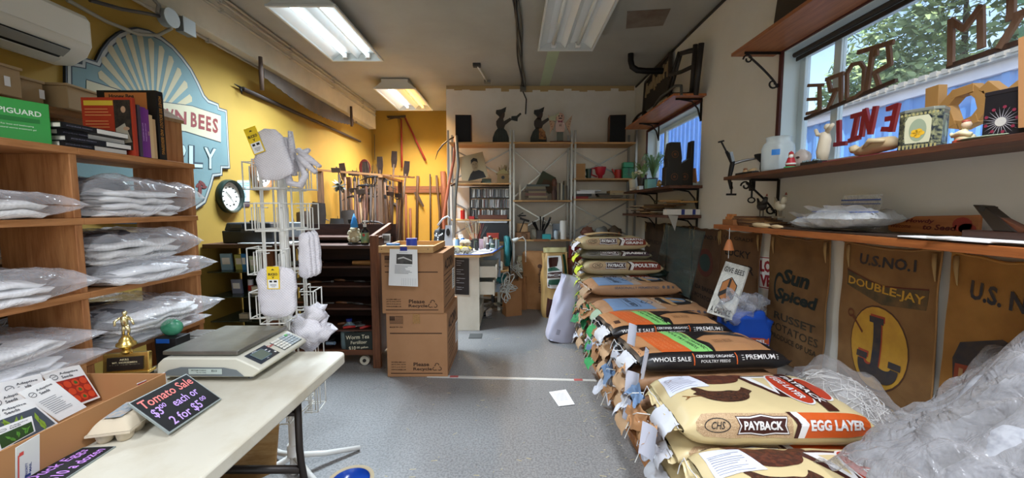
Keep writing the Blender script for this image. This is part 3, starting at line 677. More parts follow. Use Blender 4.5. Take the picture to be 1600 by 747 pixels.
for i, (th, h, c, nm, sp, sc) in enumerate(((.012, .215, '#4a3f48', 'thin grey-spined book beside the purple ones', None, ''), (.012, .21, '#6b2a7c', 'first purple-spined booklet from the left', 'BACKYARD BEEKEEPING', '#d8b0e0'), (.012, .21, '#742f85', 'second purple-spined booklet, next to its twin', 'BACKYARD BEEKEEPING', '#d8b0e0'), (.013, .205, '#7b3a86', 'third purple-spined booklet beside the cream one', 'BEES', '#e8c0a0'), (.016, .185, '#d8b98a', 'cream-spined book right of the purple booklets', None, ''), (.014, .17, '#caa478', 'tan paperback against the black book', None, ''))):
    book('book', (s, 1.652+sum((.012, .012, .012, .013, .016, .014)[:i]), ZT), th, .15, h, c, nm, spine=sp, sc=sc or '#ffffff')
rb = book('book', (s-.0, 1.630, ZT), .014, .21, .238, '#b23a22', 'orange-red book with a beekeeper photo on its back cover', rx=0)
cf = lambda a, b: V((-.21+a*1.1, -.0012, b*1.11))
Ink().rect(.01, .185, .12, .203).build('yellow_strip', mat('#e2c23a', .6), cf, rb)
k = Ink()
for i in range(14):
    if i % 4 != 3: k.rect(.012, .17-i*.011, .012+.1*random.uniform(.75, 1), .173-i*.011)
k.build('small_print', mat('#e29a5c', .6), cf, rb)
Ink().rect(.122, .02, .185, .205).build('cover_photo', mat('#3a3128', .5, kind='speckle', col2='#1e1a18', scale=30), cf, rb)
Ink().oval(.158, .17, .009, .012).oval(.165, .10, .012, .007).build('photo_face', mat('#c29a7a', .6), lambda a, b: cf(a, b)+V((0, -.0008, 0)), rb)
Ink().poly([(.125, .10), (.16, .12), (.183, .05), (.125, .04)]).build('photo_frame', mat('#b5ab98', .6), lambda a, b: cf(a, b)+V((0, -.0005, 0)), rb)
for i, (c, w_, dx, dy) in enumerate((('#141418', .15, 0, 0), ('#16161c', .16, .01, .01), ('#15151a', .15, -.01, .004), ('#131317', .14, .02, -.01))):
    t = book('book', (-1.60+dx, 1.50+dy, ZT+i*.021), .021, w_, .235, c, ('black paperback lying at the bottom of the flat pile', 'black paperback second from the bottom of the flat pile', 'black paperback third from the bottom of the flat pile', 'black paperback on top of the flat pile')[i], lie=1)
    # spine faces the camera side; pages show to the right
    Ink().text('JACQUELINE FREEMAN', -.06, .0105, .006, .085).build('lettering', mat('#8a8aa0', .6), lambda a, b: V((.0012, a, b)), t)
    part('spine', MB().bb((-w_, -.119, 0), (-w_*.45, -.1175, .021)), mat(c, .4), t)
    part('pages_edge', MB().bb((-.0005, (-.005, .02, -.02, .0)[i], .0025), (.0016, .116, .0185)), mat('#e9e6df', .8, bump=.4), t)
# ---------------------------------------------------------- folding table
TZ = .72; t = thing('folding_table', 'white plastic folding table carrying the scale', 'table', (-1.17, .9, 0))
def rrect(x0, y0, x1, y1, r, n=5):
    return [(cx+r*cos(a), cy+r*sin(a)) for cx, cy, s0 in ((x1-r, y1-r, 0), (x0+r, y1-r, pi/2), (x0+r, y0+r, pi), (x1-r, y0+r, 3*pi/2)) for a in [s0+pi/2*i/n for i in range(n+1)]]
TAB = mat('#c9c3b2', .5, kind='dirty', col2='#b3a78e', scale=5, bump=.06, dark=.45)
part('tabletop', MB().prism(rrect(-.385, -.93, .385, .89, .05), .045, Matrix.Translation((0, 0, TZ-.045))), TAB, t, .6, .006)
LEG = mat('#2c2420', .45, .3)
for yy, sgn in ((.60, 1), (-.62, -1)):
    for xx, sx in ((.30, 1), (-.30, -1)):
        part('leg', MB().tube([(xx, yy, TZ-.045), (xx, yy, .42), (xx+.004*sx, yy, .36), (xx+.05*sx, yy, .0)], .014, 8), LEG, t, 2)
    part('crossbar', MB().cyl((-.3, yy, .57), (.3, yy, .57), .011).cyl((-.3, yy, .33), (.3, yy, .33), .016), LEG, t, 2)
    part('brace', MB().cyl((0, yy, .57), (0, yy-.25*sgn, TZ-.045), .009), LEG, t, 2)
# counting scale
IV = mat('#cdc9b8', .45, var=.05)
sx0, sx1, sy0, sy1 = -1.39, -.985, 1.455, 1.80
t = thing('counter_scale', 'ivory digital counter scale with steel platform on the white table', 'scale', ((sx0+sx1)/2, (sy0+sy1)/2, TZ))
pf = [(sx0, .035), (sx0+.02, .022), (sx1-.03, .022), (sx1, .045), (sx1-.002, .055), (sx1-.09, .098), (sx0+.03, .098), (sx0+.005, .075)]
mb = MB(); n = len(pf); mb.add([(x, sy0, TZ+z) for x, z in pf]+[(x, sy1, TZ+z) for x, z in pf], [tuple(range(n)), tuple(range(n, 2*n))[::-1]]+[(i, n+i, n+(i+1) % n, (i+1) % n) for i in range(n)])
part('body', mb, IV, t, .5, .01, w=1)
part('grey_side', MB().poly3([(sx0+.015, sy0-.002, TZ+.03), (sx1-.06, sy0-.002, TZ+.026), (sx1-.09, sy0-.002, TZ+.052), (sx1-.14, sy0-.002, TZ+.062), (sx0+.10, sy0-.002, TZ+.064), (sx0+.05, sy0-.002, TZ+.052)], (0, -.001, 0)), mat('#6f7678', .5), t, w=1)
Ink().rect(0, 0, .13, .022).build('rating_plate', mat('#b9c4bc', .4), ymap(sx0+.13, sy0-.003, TZ+.036), t, w=1)
Ink().text('METTLER TOLEDO', .04, .016, .005).text('8213', .1, .014, .008).text('MAX 15kg  d 0.005kg', .05, .007, .004).build('lettering', INK, ymap(sx0+.13, sy0-.004, TZ+.036), t, w=1)
PLAT = mat('#8c8a84', .38, .7, kind='dirty', col2='#6f6a60', scale=6, bump=.05)
part('platform', MB().box(((sx0+.02+sx1-.10)/2, (sy0+sy1)/2+.01, TZ+.113), (.295, .335, .016)), PLAT, t, w=1, bev=.003)
for yy in (sy0+.05, sy1-.05):
    for xx in (sx0+.04, sx1-.07): part('foot', MB().cyl((xx, yy, TZ), (xx, yy, TZ+.023), .01, n=10), STEEL, t, w=1)
# sloping control panel frame: a along +Y, b up the slope
pa, pb = V((sx1-.002, 0, TZ+.055)), V((sx1-.09, 0, TZ+.098)); up = (pb-pa).normalized(); nn_ = V((up.z, 0, -up.x)) if up.z > 0 else V((-up.z, 0, up.x))
def pm(off): return lambda a, b: V((pa.x, sy0+a, pa.z))+up*b+nn_*off
NAVY = mat('#1d2733', .4)
Ink().rect(.03, .014, .155, .088).build('display_bezel', NAVY, pm(.0015), t, w=1)
Ink().rect(.052, .03, .118, .076).build('display', mat('#5d6a5a', .2), pm(.003), t, w=1)
Ink().text('SETTING', .08, .082, .005).text('$/LB', .085, .022, .005).rect(.122, .06, .135, .064).rect(.122, .045, .135, .049).oval(.145, .03, .005, .005, 10).build('panel_print', PAPER, pm(.003), t, w=1)
Ink().frame(.05, .028, .12, .078, .0012).build('display_frame', mat('#8fb2c0', .5), pm(.0035), t, w=1)
Ink().rect(.185, .012, .325, .084).build('keypad', NAVY, pm(.0015), t, w=1)
for i in range(7):
    for j in range(5):
        c = pm(.002)(.196+i*.0195, .02+j*.0142)
        d = part('key', MB().add([c+V((0, sy, 0))*.0075+up*su*.0055+nn_*h for h in (0, .003) for sy, su in ((-1, -1), (1, -1), (1, 1), (-1, 1))], [(4, 5, 6, 7), (0, 1, 5, 4), (1, 2, 6, 5), (2, 3, 7, 6), (3, 0, 4, 7)]), (mat('#41a548', .5) if (i, j) == (5, 4) else mat('#e8e6da', .5) if i < 3 else mat('#aeb6b8', .5)), t, w=1)
Ink().text('Cam', .168, .07, .014, bold=.02).build('lettering', mat('#c0504e', .6), pm(.002), t, w=1)
# trophy
t = thing('trophy', 'small gold trophy with a figure, in front of the bottom garment bags', 'trophy', (-1.462, 1.42, TZ+.055), R(12)); t.scale = (.98, .9, .84); part('plinth', MB().box((0, 0, -.033), (.14, .05, .066)), BLK, t)
part('plaque', MB().box((0, 0, .052), (.15, .022, .085), rx=-.1), GOLD, t, bev=.003)
part('plaque_face', MB().box((0, -.0145, .05), (.118, .002, .058), rx=-.1), mat('#20160f', .4), t)
part('plaque_foot', MB().box((0, 0, .006), (.16, .05, .012)), GOLD, t, bev=.003)
Ink().text('AKRS', 0, .02, .009).text('MT. HORSEMEN', 0, .006, .008, .08).text('BOOB OF THE YEAR', 0, -.008, .008, .1).text('1990', 0, -.02, .007).build('lettering', mat('#d8c9a0', .5), lambda a, b: V((a, -.0165-b*.1, .05+b)), t)
part('pedestal', MB().lathe([(.012, .09), (.02, .10), (.012, .11), (.016, .118), (.032, .13), (.03, .142), (.022, .148), (.022, .155), (.012, .172), (.008, .175)], n=16), GOLD, t, 1)
fg = MB().tube([(-.008, 0, .175), (-.006, 0, .20), (0, 0, .222)], [.004, .006, .009]).tube([(.010, 0, .177), (.012, 0, .20), (.002, 0, .222)], [.004, .006, .009])
fg.tube([(0, 0, .218), (0, 0, .24), (.001, 0, .258), (.001, 0, .266)], [.010, .012, .014, .006], 8).blob((.002, 0, .276), (.008, .009, .010)).tube([(-.014, 0, .256), (-.03, -.004, .24), (-.026, -.012, .222)], [.006, .005, .004]).tube([(.014, 0, .256), (.028, -.006, .242), (.036, -.012, .226)], [.006, .005, .004])
part('figure', fg, mat('#e2d3a0', .25, .9), t, 2)
# black holder with green stone
t = thing('pen_holder', 'black box-shaped holder beside the scale', 'holder', (-1.475, 1.63, TZ))
part('body', MB().box((0, 0, .065), (.09, .07, .13), taper=1.04), BLK, t, bev=.003)
part('blue_tape', MB().box((-.01, -.037, .118), (.055, .003, .018)), BLUE, t)
solo('green_stone', MB().blob((0, 0, .036), (.042, .024, .037), 20, 12), mat('#2f7a58', .15, kind='dirty', col2='#5aa080', scale=14), 'polished green oval stone on top of the black holder', 'stone', sm=2, loc=(-1.475, 1.63, TZ+.131), rz=.2)
t = thing('slatted_board', 'small slatted pale wooden tray behind the scale', 'tray', (-1.30, 1.88, TZ+.005), group=None)
for i in range(9): part('slat', MB().box((-.09+i*.022, 0, .085), (.018, .1, .008)), PINE, t)
part('frame', MB().box((0, .055, .04), (.2, .01, .08)).box((0, -.055, .04), (.2, .01, .08)), PINE, t)
t.location = (-1.30, 1.835, TZ)
t = thing('wire_paper_tray', 'grey ridged keypad tray tucked between stone holder and scale', 'tray', (-1.44, 1.74, TZ))
part('base', MB().box((.0, 0, .05), (.12, .1, .1)), mat('#b9b5ae', .5), t)
for i in range(5): part('ridge', MB().box((0, -.035+i*.018, .104), (.11, .01, .008)), mat('#8e8a84', .5), t)
# cardboard brochure tray with brochures
bz = TZ; t = thing('brochure_tray', 'open cardboard tray of seed brochures on the table corner', 'tray', (-1.36, .95, bz))
th = .005
for nm, a, b in (('front_wall', (-1.225, .5, bz), (-1.22, 1.31, bz+.102)), ('back_wall', (-1.50, .5, bz), (-1.495, 1.31, bz+.14)), ('end_wall', (-1.495, 1.305, bz), (-1.225, 1.31, bz+.102)), ('end_wall', (-1.495, .5, bz), (-1.225, .505, bz+.102)), ('bottom', (-1.495, .505, bz), (-1.225, 1.305, bz+.005))):
    part(nm, MB().bb(a, b), mat('#a9794c', .8, var=.08), t, w=1)
def brochure(cor, x, label, kind, txt='Adaptive Seeds'):
    q = [P(*c, x=x) for c in cor]
    q = [V((x-.25*(p.z-bz), p.y, p.z)) for p in q]
    t = solo('seed_brochure', slab(q, .003), PAPER, label, 'brochure', 'seed brochures in the cardboard tray')
    f = quadmap(*q, off=.0008); f2 = quadmap(*q, off=.0014)
    Ink().ring(.2, .82, .1, .07, .015, 16).line([(.13, .8), (.27, .84)], .01).text('Adaptive', .62, .87, .07, .5, bold=.02).text('Seeds', .52, .78, .07, .3, bold=.02).build('lettering', mat('#3a3d46', .7), f, t, w=1)
    if kind == 'text':
        k = Ink()
        for i in range(9): k.rect(.12, .6-i*.05, .12+random.uniform(.5, .75), .615-i*.05)
        k.build('small_print', mat('#8a8a90', .7), f, t, w=1)
    elif kind == 'tomato':
        Ink().rect(.05, .05, .95, .7).build('photo', mat('#a42a1c', .5), f, t, w=1)
        k = Ink(); [k.oval(.17+.22*(i % 4), .18+.2*(i//4), .1, .09, 14) for i in range(12)]; k.build('photo_tomatoes', mat('#d64a2a', .4), f2, t, w=1)
        k = Ink(); [k.poly([(.17+.22*(i % 4)+.05*cos(a), .18+.2*(i//4)+.05*sin(a)) for a in [j*pi/3+ (j % 2)*.3 for j in range(6)]]) for i in range(0, 12, 2)]; k.build('photo_stems', mat('#4a6a2a', .6), quadmap(*q, off=.002), t, w=1)
    else:
        g1 = '#4d5560' if kind == 'bean' else '#2f4a22'
        Ink().rect(.05, .05, .95, .68).build('photo', mat(g1, .5), f, t, w=1)
        k = Ink(); rn = random.Random(len(label))
        for i in range(9):
            a = rn.uniform(.8, 2.2); cx, cy = rn.uniform(.2, .8), rn.uniform(.15, .55); l = .16
            k.poly([(cx-l*cos(a), cy-l*sin(a)), (cx+.04*sin(a), cy-.04*cos(a)), (cx+l*cos(a), cy+l*sin(a)), (cx-.04*sin(a), cy+.04*cos(a))])
        k.build('photo_pods', mat('#8aa83a' if kind == 'bean' else '#5f9a3a', .5), f2, t, w=1)
brochure(((84, 582), (141, 570), (159, 621), (110, 640)), -1.44, 'seed brochure with red tomato photo at the back right of the tray', 'tomato')
brochure(((18, 600), (84, 584), (98, 640), (40, 660)), -1.42, 'mostly hidden white seed brochure left of the tomato one', 'text')
brochure(((0, 622), (60, 603), (80, 660), (20, 690)), -1.38, 'seed brochure with brown photo at the left edge', 'bean')
brochure(((54, 614), (104, 591), (144, 636), (101, 658)), -1.30, 'white text seed brochure in the middle of the tray', 'text')
brochure(((-10, 645), (66, 622), (100, 662), (30, 700)), -1.29, 'seed brochure with green bean pods photo', 'bean')
brochure(((10, 672), (68, 650), (68, 674), (12, 705)), -1.255, 'small leaflet of leafy greens at the front of the tray', 'leaf')
q = [P(25, 700, x=-1.217), P(62, 678, x=-1.217), P(62, 735, x=-1.217), P(25, 757, x=-1.217)]
q = [V((-1.217, p.y, max(p.z, TZ+.002))) for p in q]
t = solo('mail_envelope', slab(q, .002), mat('#cfd0cc', .6), 'white and red postal envelope against the front of the tray', 'envelope')
f = quadmap(*q, off=.001)
Ink().rect(.06, 0, .12, .75).rect(.12, .7, .3, .8).build('red_stripe', mat('#c8453c', .6), f, t, w=1)
Ink().text('PRIORITY', .42, .25, .10, .35, rot=pi/2, bold=.02).text('MAIL', .58, .25, .10, .25, rot=pi/2, bold=.02).rect(.35, .02, .6, .1).build('lettering', mat('#2b3f7a', .6), f, t, w=1)
# postal strip and notebook behind the carton
q = [P(214, 600, z=.80), P(258, 582, z=.80), P(262, 596, z=.76), P(222, 612, z=.76)]
t = solo('mail_strip', slab(q, .002), mat('#dcd9d6', .6), 'postal box flap with red and blue stripes behind the carton', 'flap')
Ink().rect(0, .8, 1, .95).rect(.75, 0, .85, 1).build('red_stripe', mat('#c8453c', .6), quadmap(*q, off=.001), t, w=1)
Ink().rect(.25, .2, .55, .7).build('blue_mark', mat('#2b4f9a', .6), quadmap(*q, off=.001), t, w=1)
# egg carton (half dozen)
def egg_carton(loc, rz, nx, ny, label, col='#c6b79e', group=None, pitch=.047, lidcol=None, closed=1):
    t = thing('egg_carton', label, 'egg carton', loc, rz, group); m = mat(col, .95, bump=.4, var=.12)
    Lx, Ly = nx*pitch, ny*pitch
    mb = MB()
    for i in range(nx):
        for j in range(ny): mb.lathe([(.012, 0), (.019, .008), (.024, .033)], (-Lx/2+pitch*(i+.5), -Ly/2+pitch*(j+.5), 0), 10)
    mb.box((0, 0, .034), (Lx+.012, Ly+.012, .006)); part('base', mb, m, t, 1)
    lm = mat(lidcol, .7) if lidcol else m; top = MB()
    def f(u, v):
        a, b = u*2-1, v*2-1; h = (max(0, 1-abs(a)**7)*max(0, 1-abs(b)**7))**.45
        w = .004*abs(sin(pi*nx*u))*abs(sin(pi*ny*v))
        return (a*(Lx/2+.004-.008*h), b*(Ly/2+.004-.008*h),   .038+.027*h+w)
    top.grid(f, 28, 20); part('lid', top, lm, t, 2)
    part('clasp', MB().box((0, -Ly/2-.012, .034), (.03, .02, .004)), m, t)
    return t
t = egg_carton((-1.178, 1.125, TZ), R(-75), 3, 2, 'tan six-egg carton on the table under the tomato sign')
q = quadmap
Ink().rect(-.05, -.025, .05, .02).build('label_print', mat('#a99a8c', .7, kind='speckle', col2='#7a8a94', scale=50), lambda a, b: V((a, b, .0718)), t)
# chalk signs
def chalk(cor, zs, label, lines, name='chalk_sign'):
    q = [P(*c, z=z) for c, z in zip(cor, zs)]
    t = thing(name, label, 'sign', tuple(sum(q, V())/4-V((0, 0, .0))))
    part('frame', slab(q, .006), mat('#8c9490', .5), t, w=1)
    f = quadmap(*q, off=.0006); Ink().rect(.015, .025, .985, .975).build('black_board', mat('#0e0d0f', .85), f, t, w=1)
    f = quadmap(*q, off=.0014)
    for s, x, y, h, w_, c in lines: Ink().text(s, x, y, h, w_, bold=.012, shear=.15).build('lettering', mat(c, .8, em=0), f, t, w=1)
chalk(((200, 630), (291, 584), (346, 623), (265, 677)), (.812, .80, .727, .735), 'black chalk sign advertising a tomato sale', (('Tomato Sale', .5, .8, .22, .88, '#f0837c'), ('$3', .14, .5, .24, .15, '#c9a4ee'), ('00', .27, .58, .11, .1, '#c9a4ee'), ('each or', .62, .5, .2, .45, '#c9a4ee'), ('2 for $5', .42, .17, .24, .55, '#c9a4ee'), ('00', .78, .25, .11, .1, '#c9a4ee')))
chalk(((-40, 786), (130, 699), (181, 697), (62, 775)), (.724, .724, .724, .724), 'black chalk sign for duck eggs lying flat at the table edge', (('Duck Eggs', .62, .72, .36, .62, '#b77fd0'), ('$10 a dozen', .6, .27, .34, .66, '#c58ae0')))
# under the table
t = thing('pet_bowl', 'blue bowl with beige rim on the floor by the table leg', 'bowl', (-.80, 1.80, 0))
part('bowl', MB().lathe([(.075, 0), (.105, .05), (.112, .062), (.10, .064), (.092, .06)], n=32, cap=0), mat('#a89470', .6), t, 1)
part('blue_inside', MB().lathe([(.001, .012), (.06, .014), (.088, .045), (.094, .061)], n=32, cap=0), mat('#1f4fb0', .2, var=.03), t, 1)
q = [P(352, 705, z=.12), P(420, 705, z=.12), P(452, 672, z=.3), P(452, 640, z=.42)]
t = solo('plywood_offcut', MB().poly3([(-1.45, 1.62, .05), (-1.12, 1.72, .16), (-1.10, 1.76, .52), (-1.42, 1.70, .46)], (0, .01, 0)), PINE, 'grained plywood offcut leaning under the table', 'board')
t = thing('wooden_crate', 'dark wooden crate under the table', 'crate', (-1.25, 1.42, 0))
part('box', MB().box((0, 0, .11), (.42, .3, .22)), mat('#5b3420', .7, kind='wood', col2='#3a2014'), t, bev=.003); part('board', MB().box((.1, -.152, .12), (.2, .006, .16)), mat('#8a4f2a', .6, kind='wood', col2='#5b3018'), t)
t = thing('cloth_bundle', 'green patterned cloth bundle on the crate under the table', 'cloth', (-1.16, 1.45, .221))
part('cloth', MB().blob((0, 0, .03), (.09, .05, .035), 16, 10, nz=.5), mat('#2c4a3a', .8, kind='speckle', col2='#6aa83a', scale=30), t, 2); part('knot', MB().blob((.06, .02, .05), (.03, .03, .025), 10, 8, nz=.4), mat('#2a3a5a', .8), t, 2)
# ---------------------------------------------------------- sock rack
SX, SY = -1.155, 1.94
t = thing('sock_rack', 'white wire display rack with centre pole behind the scale', 'rack', (SX, SY, 0)); rk = t
part('pole', MB().cyl((0, 0, .0), (0, 0, 1.62), .022, n=16), WHT, t, 1)
part('collar', MB().cyl((0, 0, .10), (0, 0, .16), .032, n=16), WHT, t, 1)
for a in (35, 145, 215, 325):
    d = V((cos(R(a)), sin(R(a)), 0)); part('foot', MB().tube([d*.02+V((0, 0, .09)), d*.15+V((0, 0, .05)), d*.33+V((0, 0, .015))], [.016, .015, .013], 8), WHT, t, 2)
for sx, sy in ((-.075, -.05), (.075, -.05), (-.075, .05), (.075, .05), (-.05, -.075), (.05, -.075), (-.05, .075), (.05, .075)):
    part('upright_wire', MB().cyl((sx, sy, .3), (sx, sy, 1.66 if abs(sx) > .06 else 1.60), .0045, n=6), WIRE, t, 1)
tiers = (1.50, 1.30, 1.08, .86, .58, .36)
for z in tiers:
    part('ring', MB().tube([(-.075, -.075, z), (.075, -.075, z), (.075, .075, z), (-.075, .075, z)], .004, 6, closed=True), WIRE, t, 1)
    for k in range(4):
        M = Matrix.Rotation(k*pi/2+.12, 4, 'Z'); a = -.075; mb = MB()
        def T(p): return M @ V(p)
        lo, hi, w_, d0, d1 = z-.005, z+.125, .055, .085, .155
        if k in (0, 2): d1 = .15
        for s in (-1, 1):
            mb.tube([T((d0, s*w_, hi)), T((d1, s*w_, hi)), T((d1, s*w_, lo)), T((d0, s*w_, lo))], .0034, 6)
            mb.tube([T((d0, s*w_*.6, hi-.02)), T((d1-.02, s*w_*.6, hi-.02)), T((d1-.02, s*w_*.6, lo)), T((d0, s*w_*.6, lo))], .003, 6)
        mb.tube([T((d1, -w_, lo)), T((d1, w_, lo))], .0034, 6); mb.tube([T((d1, -w_, hi)), T((d1, w_, hi))], .0034, 6); mb.tube([T((d0, -w_, lo)), T((d0, w_, lo))], .0034, 6)
        part('wire_pocket', mb, WIRE, t, 1)
SOCK = mat('#dad5d8', .95, kind='weave', col2='#cdc8cd', scale=500, axis='Y', bump=.25)
SOCKX = mat('#dad5d8', .95, kind='weave', col2='#cdc8cd', scale=500, axis='X', bump=.25)
def sockpad(w_, h, th, seed, taper=.15):
    def f(u, v):
        s = 2*pi*u; t = v*2-1; c, d = cos(s), sin(s)
        ww = w_/2*(1-taper*t)*(max(0, 1-abs(t)**6))**.4; hh = th/2*(max(0, 1-abs(t)**4))**.5
        q = noise.noise(V((c*2, t*3, seed)))*.006
        return V((math.copysign(abs(c)**.6, c)*ww+q, math.copysign(abs(d)**.7, d)*hh+q, (t+1)*h/2))
    return MB().grid(f, 24, 16, cu=True)
def tagcard(parent, loc, ry, w_=.055, h=.12):
    M = TR(loc, 0, 0, ry)
    c = part('label_card', MB().add([M @ V(p) for p in ((-w_/2, 0, 0), (w_/2, 0, 0), (w_/2, 0, h), (-w_/2, 0, h), (-w_/2, .002, 0), (w_/2, .002, 0), (w_/2, .002, h), (-w_/2, .002, h))], [(0, 1, 2, 3), (7, 6, 5, 4), (3, 2, 6, 7), (0, 3, 7, 4), (1, 5, 6, 2)]), mat('#e8c51e', .5, var=.03), parent, label='yellow and white sock label')
    f = lambda o: (lambda a, b: M @ V((a, -o, b)))
    Ink().rect(-w_*.42, .004, w_*.42, h*.42).build('white_panel', PAPER, f(.0006), c)
    Ink().text('BUCKO', 0, h*.66, h*.11, w_*.75, bold=.03).poly([(-.008, h*.84), (.008, h*.84), (0, h*.9)]).line([(-.005, h*.57), (0, h*.5), (.005, h*.57)], .002).line([(0, h*.47), (0, h*.54)], .003).rect(-w_*.3, h*.3, -w_*.08, h*.38).rect(w_*.05, h*.3, w_*.3, h*.38).rect(-w_*.25, h*.2, w_*.25, h*.215).rect(-w_*.25, h*.15, w_*.25, h*.165).rect(-w_*.15, h*.1, w_*.15, h*.115).build('lettering', INK, f(.0012), c)
t = thing('sock_pack', 'white socks with yellow label tilted at the top of the rack', 'socks', (SX+.075, SY-.15, 1.53), R(2), ry=R(-12))
part('socks', sockpad(.15, .24, .045, 1), SOCK, t, 2); tagcard(t, (-.035, -.027, .13), R(-8))
t = thing('sock_pack', 'white socks with yellow label hanging low on the front of the rack', 'socks', (SX+.055, SY-.165, .885), R(3))
part('socks', sockpad(.17, .25, .05, 2, -.05), SOCK, t, 2); tagcard(t, (.0, -.029, .145), 0, .055, .105)
t = thing('sock_bundle', 'twisted white socks sticking up at the top right of the rack', 'socks', (SX+.10, SY-.06, 1.5))
for p in ([(-.02, -.03, .08), (.0, -.04, .02), (.05, -.04, .01), (.07, -.03, .06), (.03, -.02, .14)], [(0, 0, .06), (-.015, 0, .14), (-.035, 0, .24)], [(.01, 0, .08), (-.005, 0, .16), (-.01, 0, .27)], [(.02, 0, .12), (.05, 0, .17), (.08, -.01, .18)], [(.03, -.01, .18), (.08, -.02, .14), (.14, -.03, .10)], [(.04, -.02, .15), (.07, -.03, .12), (.12, -.03, .07)]):
    part('sock', MB().tube(p, [.02]+[.024]*(len(p)-2)+[.014], 8, flat=.7), SOCKX, t, 2)
t = thing('sock_bundle', 'folded white socks hanging on the right side of the rack', 'socks', (SX+.13, SY-.05, .93+.12))
for k in range(3): part('sock', (lambda m: m)(sockpad(.06, .235, .035, 7+k, .1)), SOCK, t, 2).location = (k*.012, .02*k, .004*k)
t = thing('sock_bundle', 'crumpled white socks bulging low behind the scale', 'socks', (SX+.13, SY-.03, .70))
part('sock', MB().blob((0, 0, .08), (.10, .06, .08), 18, 12, nz=.6), SOCK, t, 2); part('sock', MB().blob((.03, .0, .17), (.05, .04, .05), 14, 10, nz=.6), SOCK, t, 2)
# ============================================================= display cabinets at left back
DWD = mat('#4a2a1c', .5, kind='wood', col2='#2f1a12', bump=.08); DWDZ = mat('#5a3220', .5, kind='wood', col2='#3a2014', axis='Z', bump=.08)
t = thing('glass_cabinet', 'dark cabinet with glass shelves under the green clock', 'cabinet', (-2.4, 3.5, 0))
part('top', MB().bb((XL+.01, 3.28, 1.06), (-2.12, 3.75, 1.095)), DWD, t, w=1, bev=.003)
part('post', MB().bb((-2.17, 3.30, 0), (-2.12, 3.34, 1.06)).bb((-2.17, 3.71, 0), (-2.12, 3.75, 1.06)), DWDZ, t, w=1)
part('back_panel', MB().bb((XL+.01, 3.74, .1), (-2.17, 3.75, 1.06)), mat('#3f3f20', .6), t, w=1)
for z in (.84, .62, .40, .12): part('glass_shelf', MB().bb((XL+.01, 3.32, z), (-2.17, 3.73, z+.008)), film('#33433c', .6, .08, 0), t, w=1)
part('base', MB().bb((XL+.01, 3.32, .05), (-2.12, 3.75, .10)), DWD, t, w=1)
IV2 = mat('#c9c4b0', .6)
def smallbox(name, loc, d, col, label, cat='box', rz=0, group=None, lidc=None):
    t = thing(name, label, cat, loc, rz, group)
    part('body', MB().box((0, 0, d[2]/2), d), mat(col, .6), t, bev=.002)
    part('lid', MB().box((0, 0, d[2]+.002), (d[0]*1.03, d[1]*1.04, .004)), mat(lidc or col, .5), t)
    return t
def packet(x, y, z, w_, h, col, label, group=None):
    o = thing('packet', label, 'packet', (x, y, z), random.uniform(-.2, .2), group)
    part('body', MB().box((0, 0, h/2), (w_, .02, h), rx=.1), mat(col, .7), o); part('label_panel', MB().box((0, -.012, h*.55), (w_*.7, .002, h*.4), rx=.1), PAPER, o)
packet(-2.56, 3.42, .85, .09, .15, '#8fb2c8', 'pale blue packet on the top glass shelf'); packet(-2.46, 3.44, .85, .07, .14, '#b5b86a', 'olive packet on the top glass shelf'); packet(-2.40, 3.42, .85, .04, .15, '#2f7ab8', 'bright blue packet on the top glass shelf')
packet(-2.30, 3.40, .85, .07, .13, '#c4d4bc', 'pale green packet at the right of the top glass shelf'); packet(-2.22, 3.42, .85, .08, .12, '#cfc98a', 'cream packet at the right end of the top glass shelf')
packet(-2.5, 3.45, .63, .09, .13, '#7f86a0', 'grey packet on the second glass shelf'); smallbox('carton_box', (-2.29, 3.42, .63), (.09, .05, .07), '#d8d2c0', 'small white carton on the second glass shelf')
t = thing('spray_can', 'small red and white spray can on the second glass shelf', 'can', (-2.37, 3.44, .63)); part('body', MB().cyl((0, 0, 0), (0, 0, .13), .022), mat('#c8c8d0', .3), t, 1); part('band', MB().cyl((0, 0, .03), (0, 0, .08), .0225), RED, t, 1); part('cap', MB().cyl((0, 0, .13), (0, 0, .15), .015), BLK, t, 1)
smallbox('clip_box', (-2.42, 3.42, .409), (.08, .05, .04), '#b8ae98', 'beige clip lying on the third glass shelf', 'clip')
# black case and grey device on top
t = thing('black_case', 'black cash-drawer case on the glass cabinet top', 'case', (-2.32, 3.50, 1.096))
part('base', MB().box((0, 0, .055), (.44, .28, .11), taper=1.02), mat('#1c1d20', .45), t, bev=.008)
part('lid', MB().box((0, 0, .145), (.42, .27, .07), taper=.92), mat('#232428', .45), t, bev=.01)
part('latch', MB().box((0, -.145, .11), (.10, .01, .03)).box((.05, -.13, .19), (.05, .02, .02)), mat('#303236', .3), t)
part('plate', MB().box((-.10, -.135, .15), (.1, .004, .03), rx=.15), mat('#3b3d40', .3), t)
smallbox('document', (-2.2, 3.32, 1.096), (.3, .08, .004), '#c9c9cc', 'loose papers at the front edge of the glass cabinet top', 'papers')
t = thing('card_reader', 'grey device with a square emblem behind the sock rack', 'device', (-2.08, 3.56, 1.096))
part('body', MB().box((0, 0, .09), (.24, .03, .18), rx=-.12), mat('#8f9499', .4), t, bev=.012); part('base', MB().box((0, .03, .006), (.24, .16, .012)), mat('#7a7e83', .4), t, bev=.003)
Ink().frame(-.018, -.018, .018, .018, .006).rect(-.005, -.005, .005, .005).build('emblem', BLK, lambda a, b: V((a, -.018-.12*b, .09+b)), t)
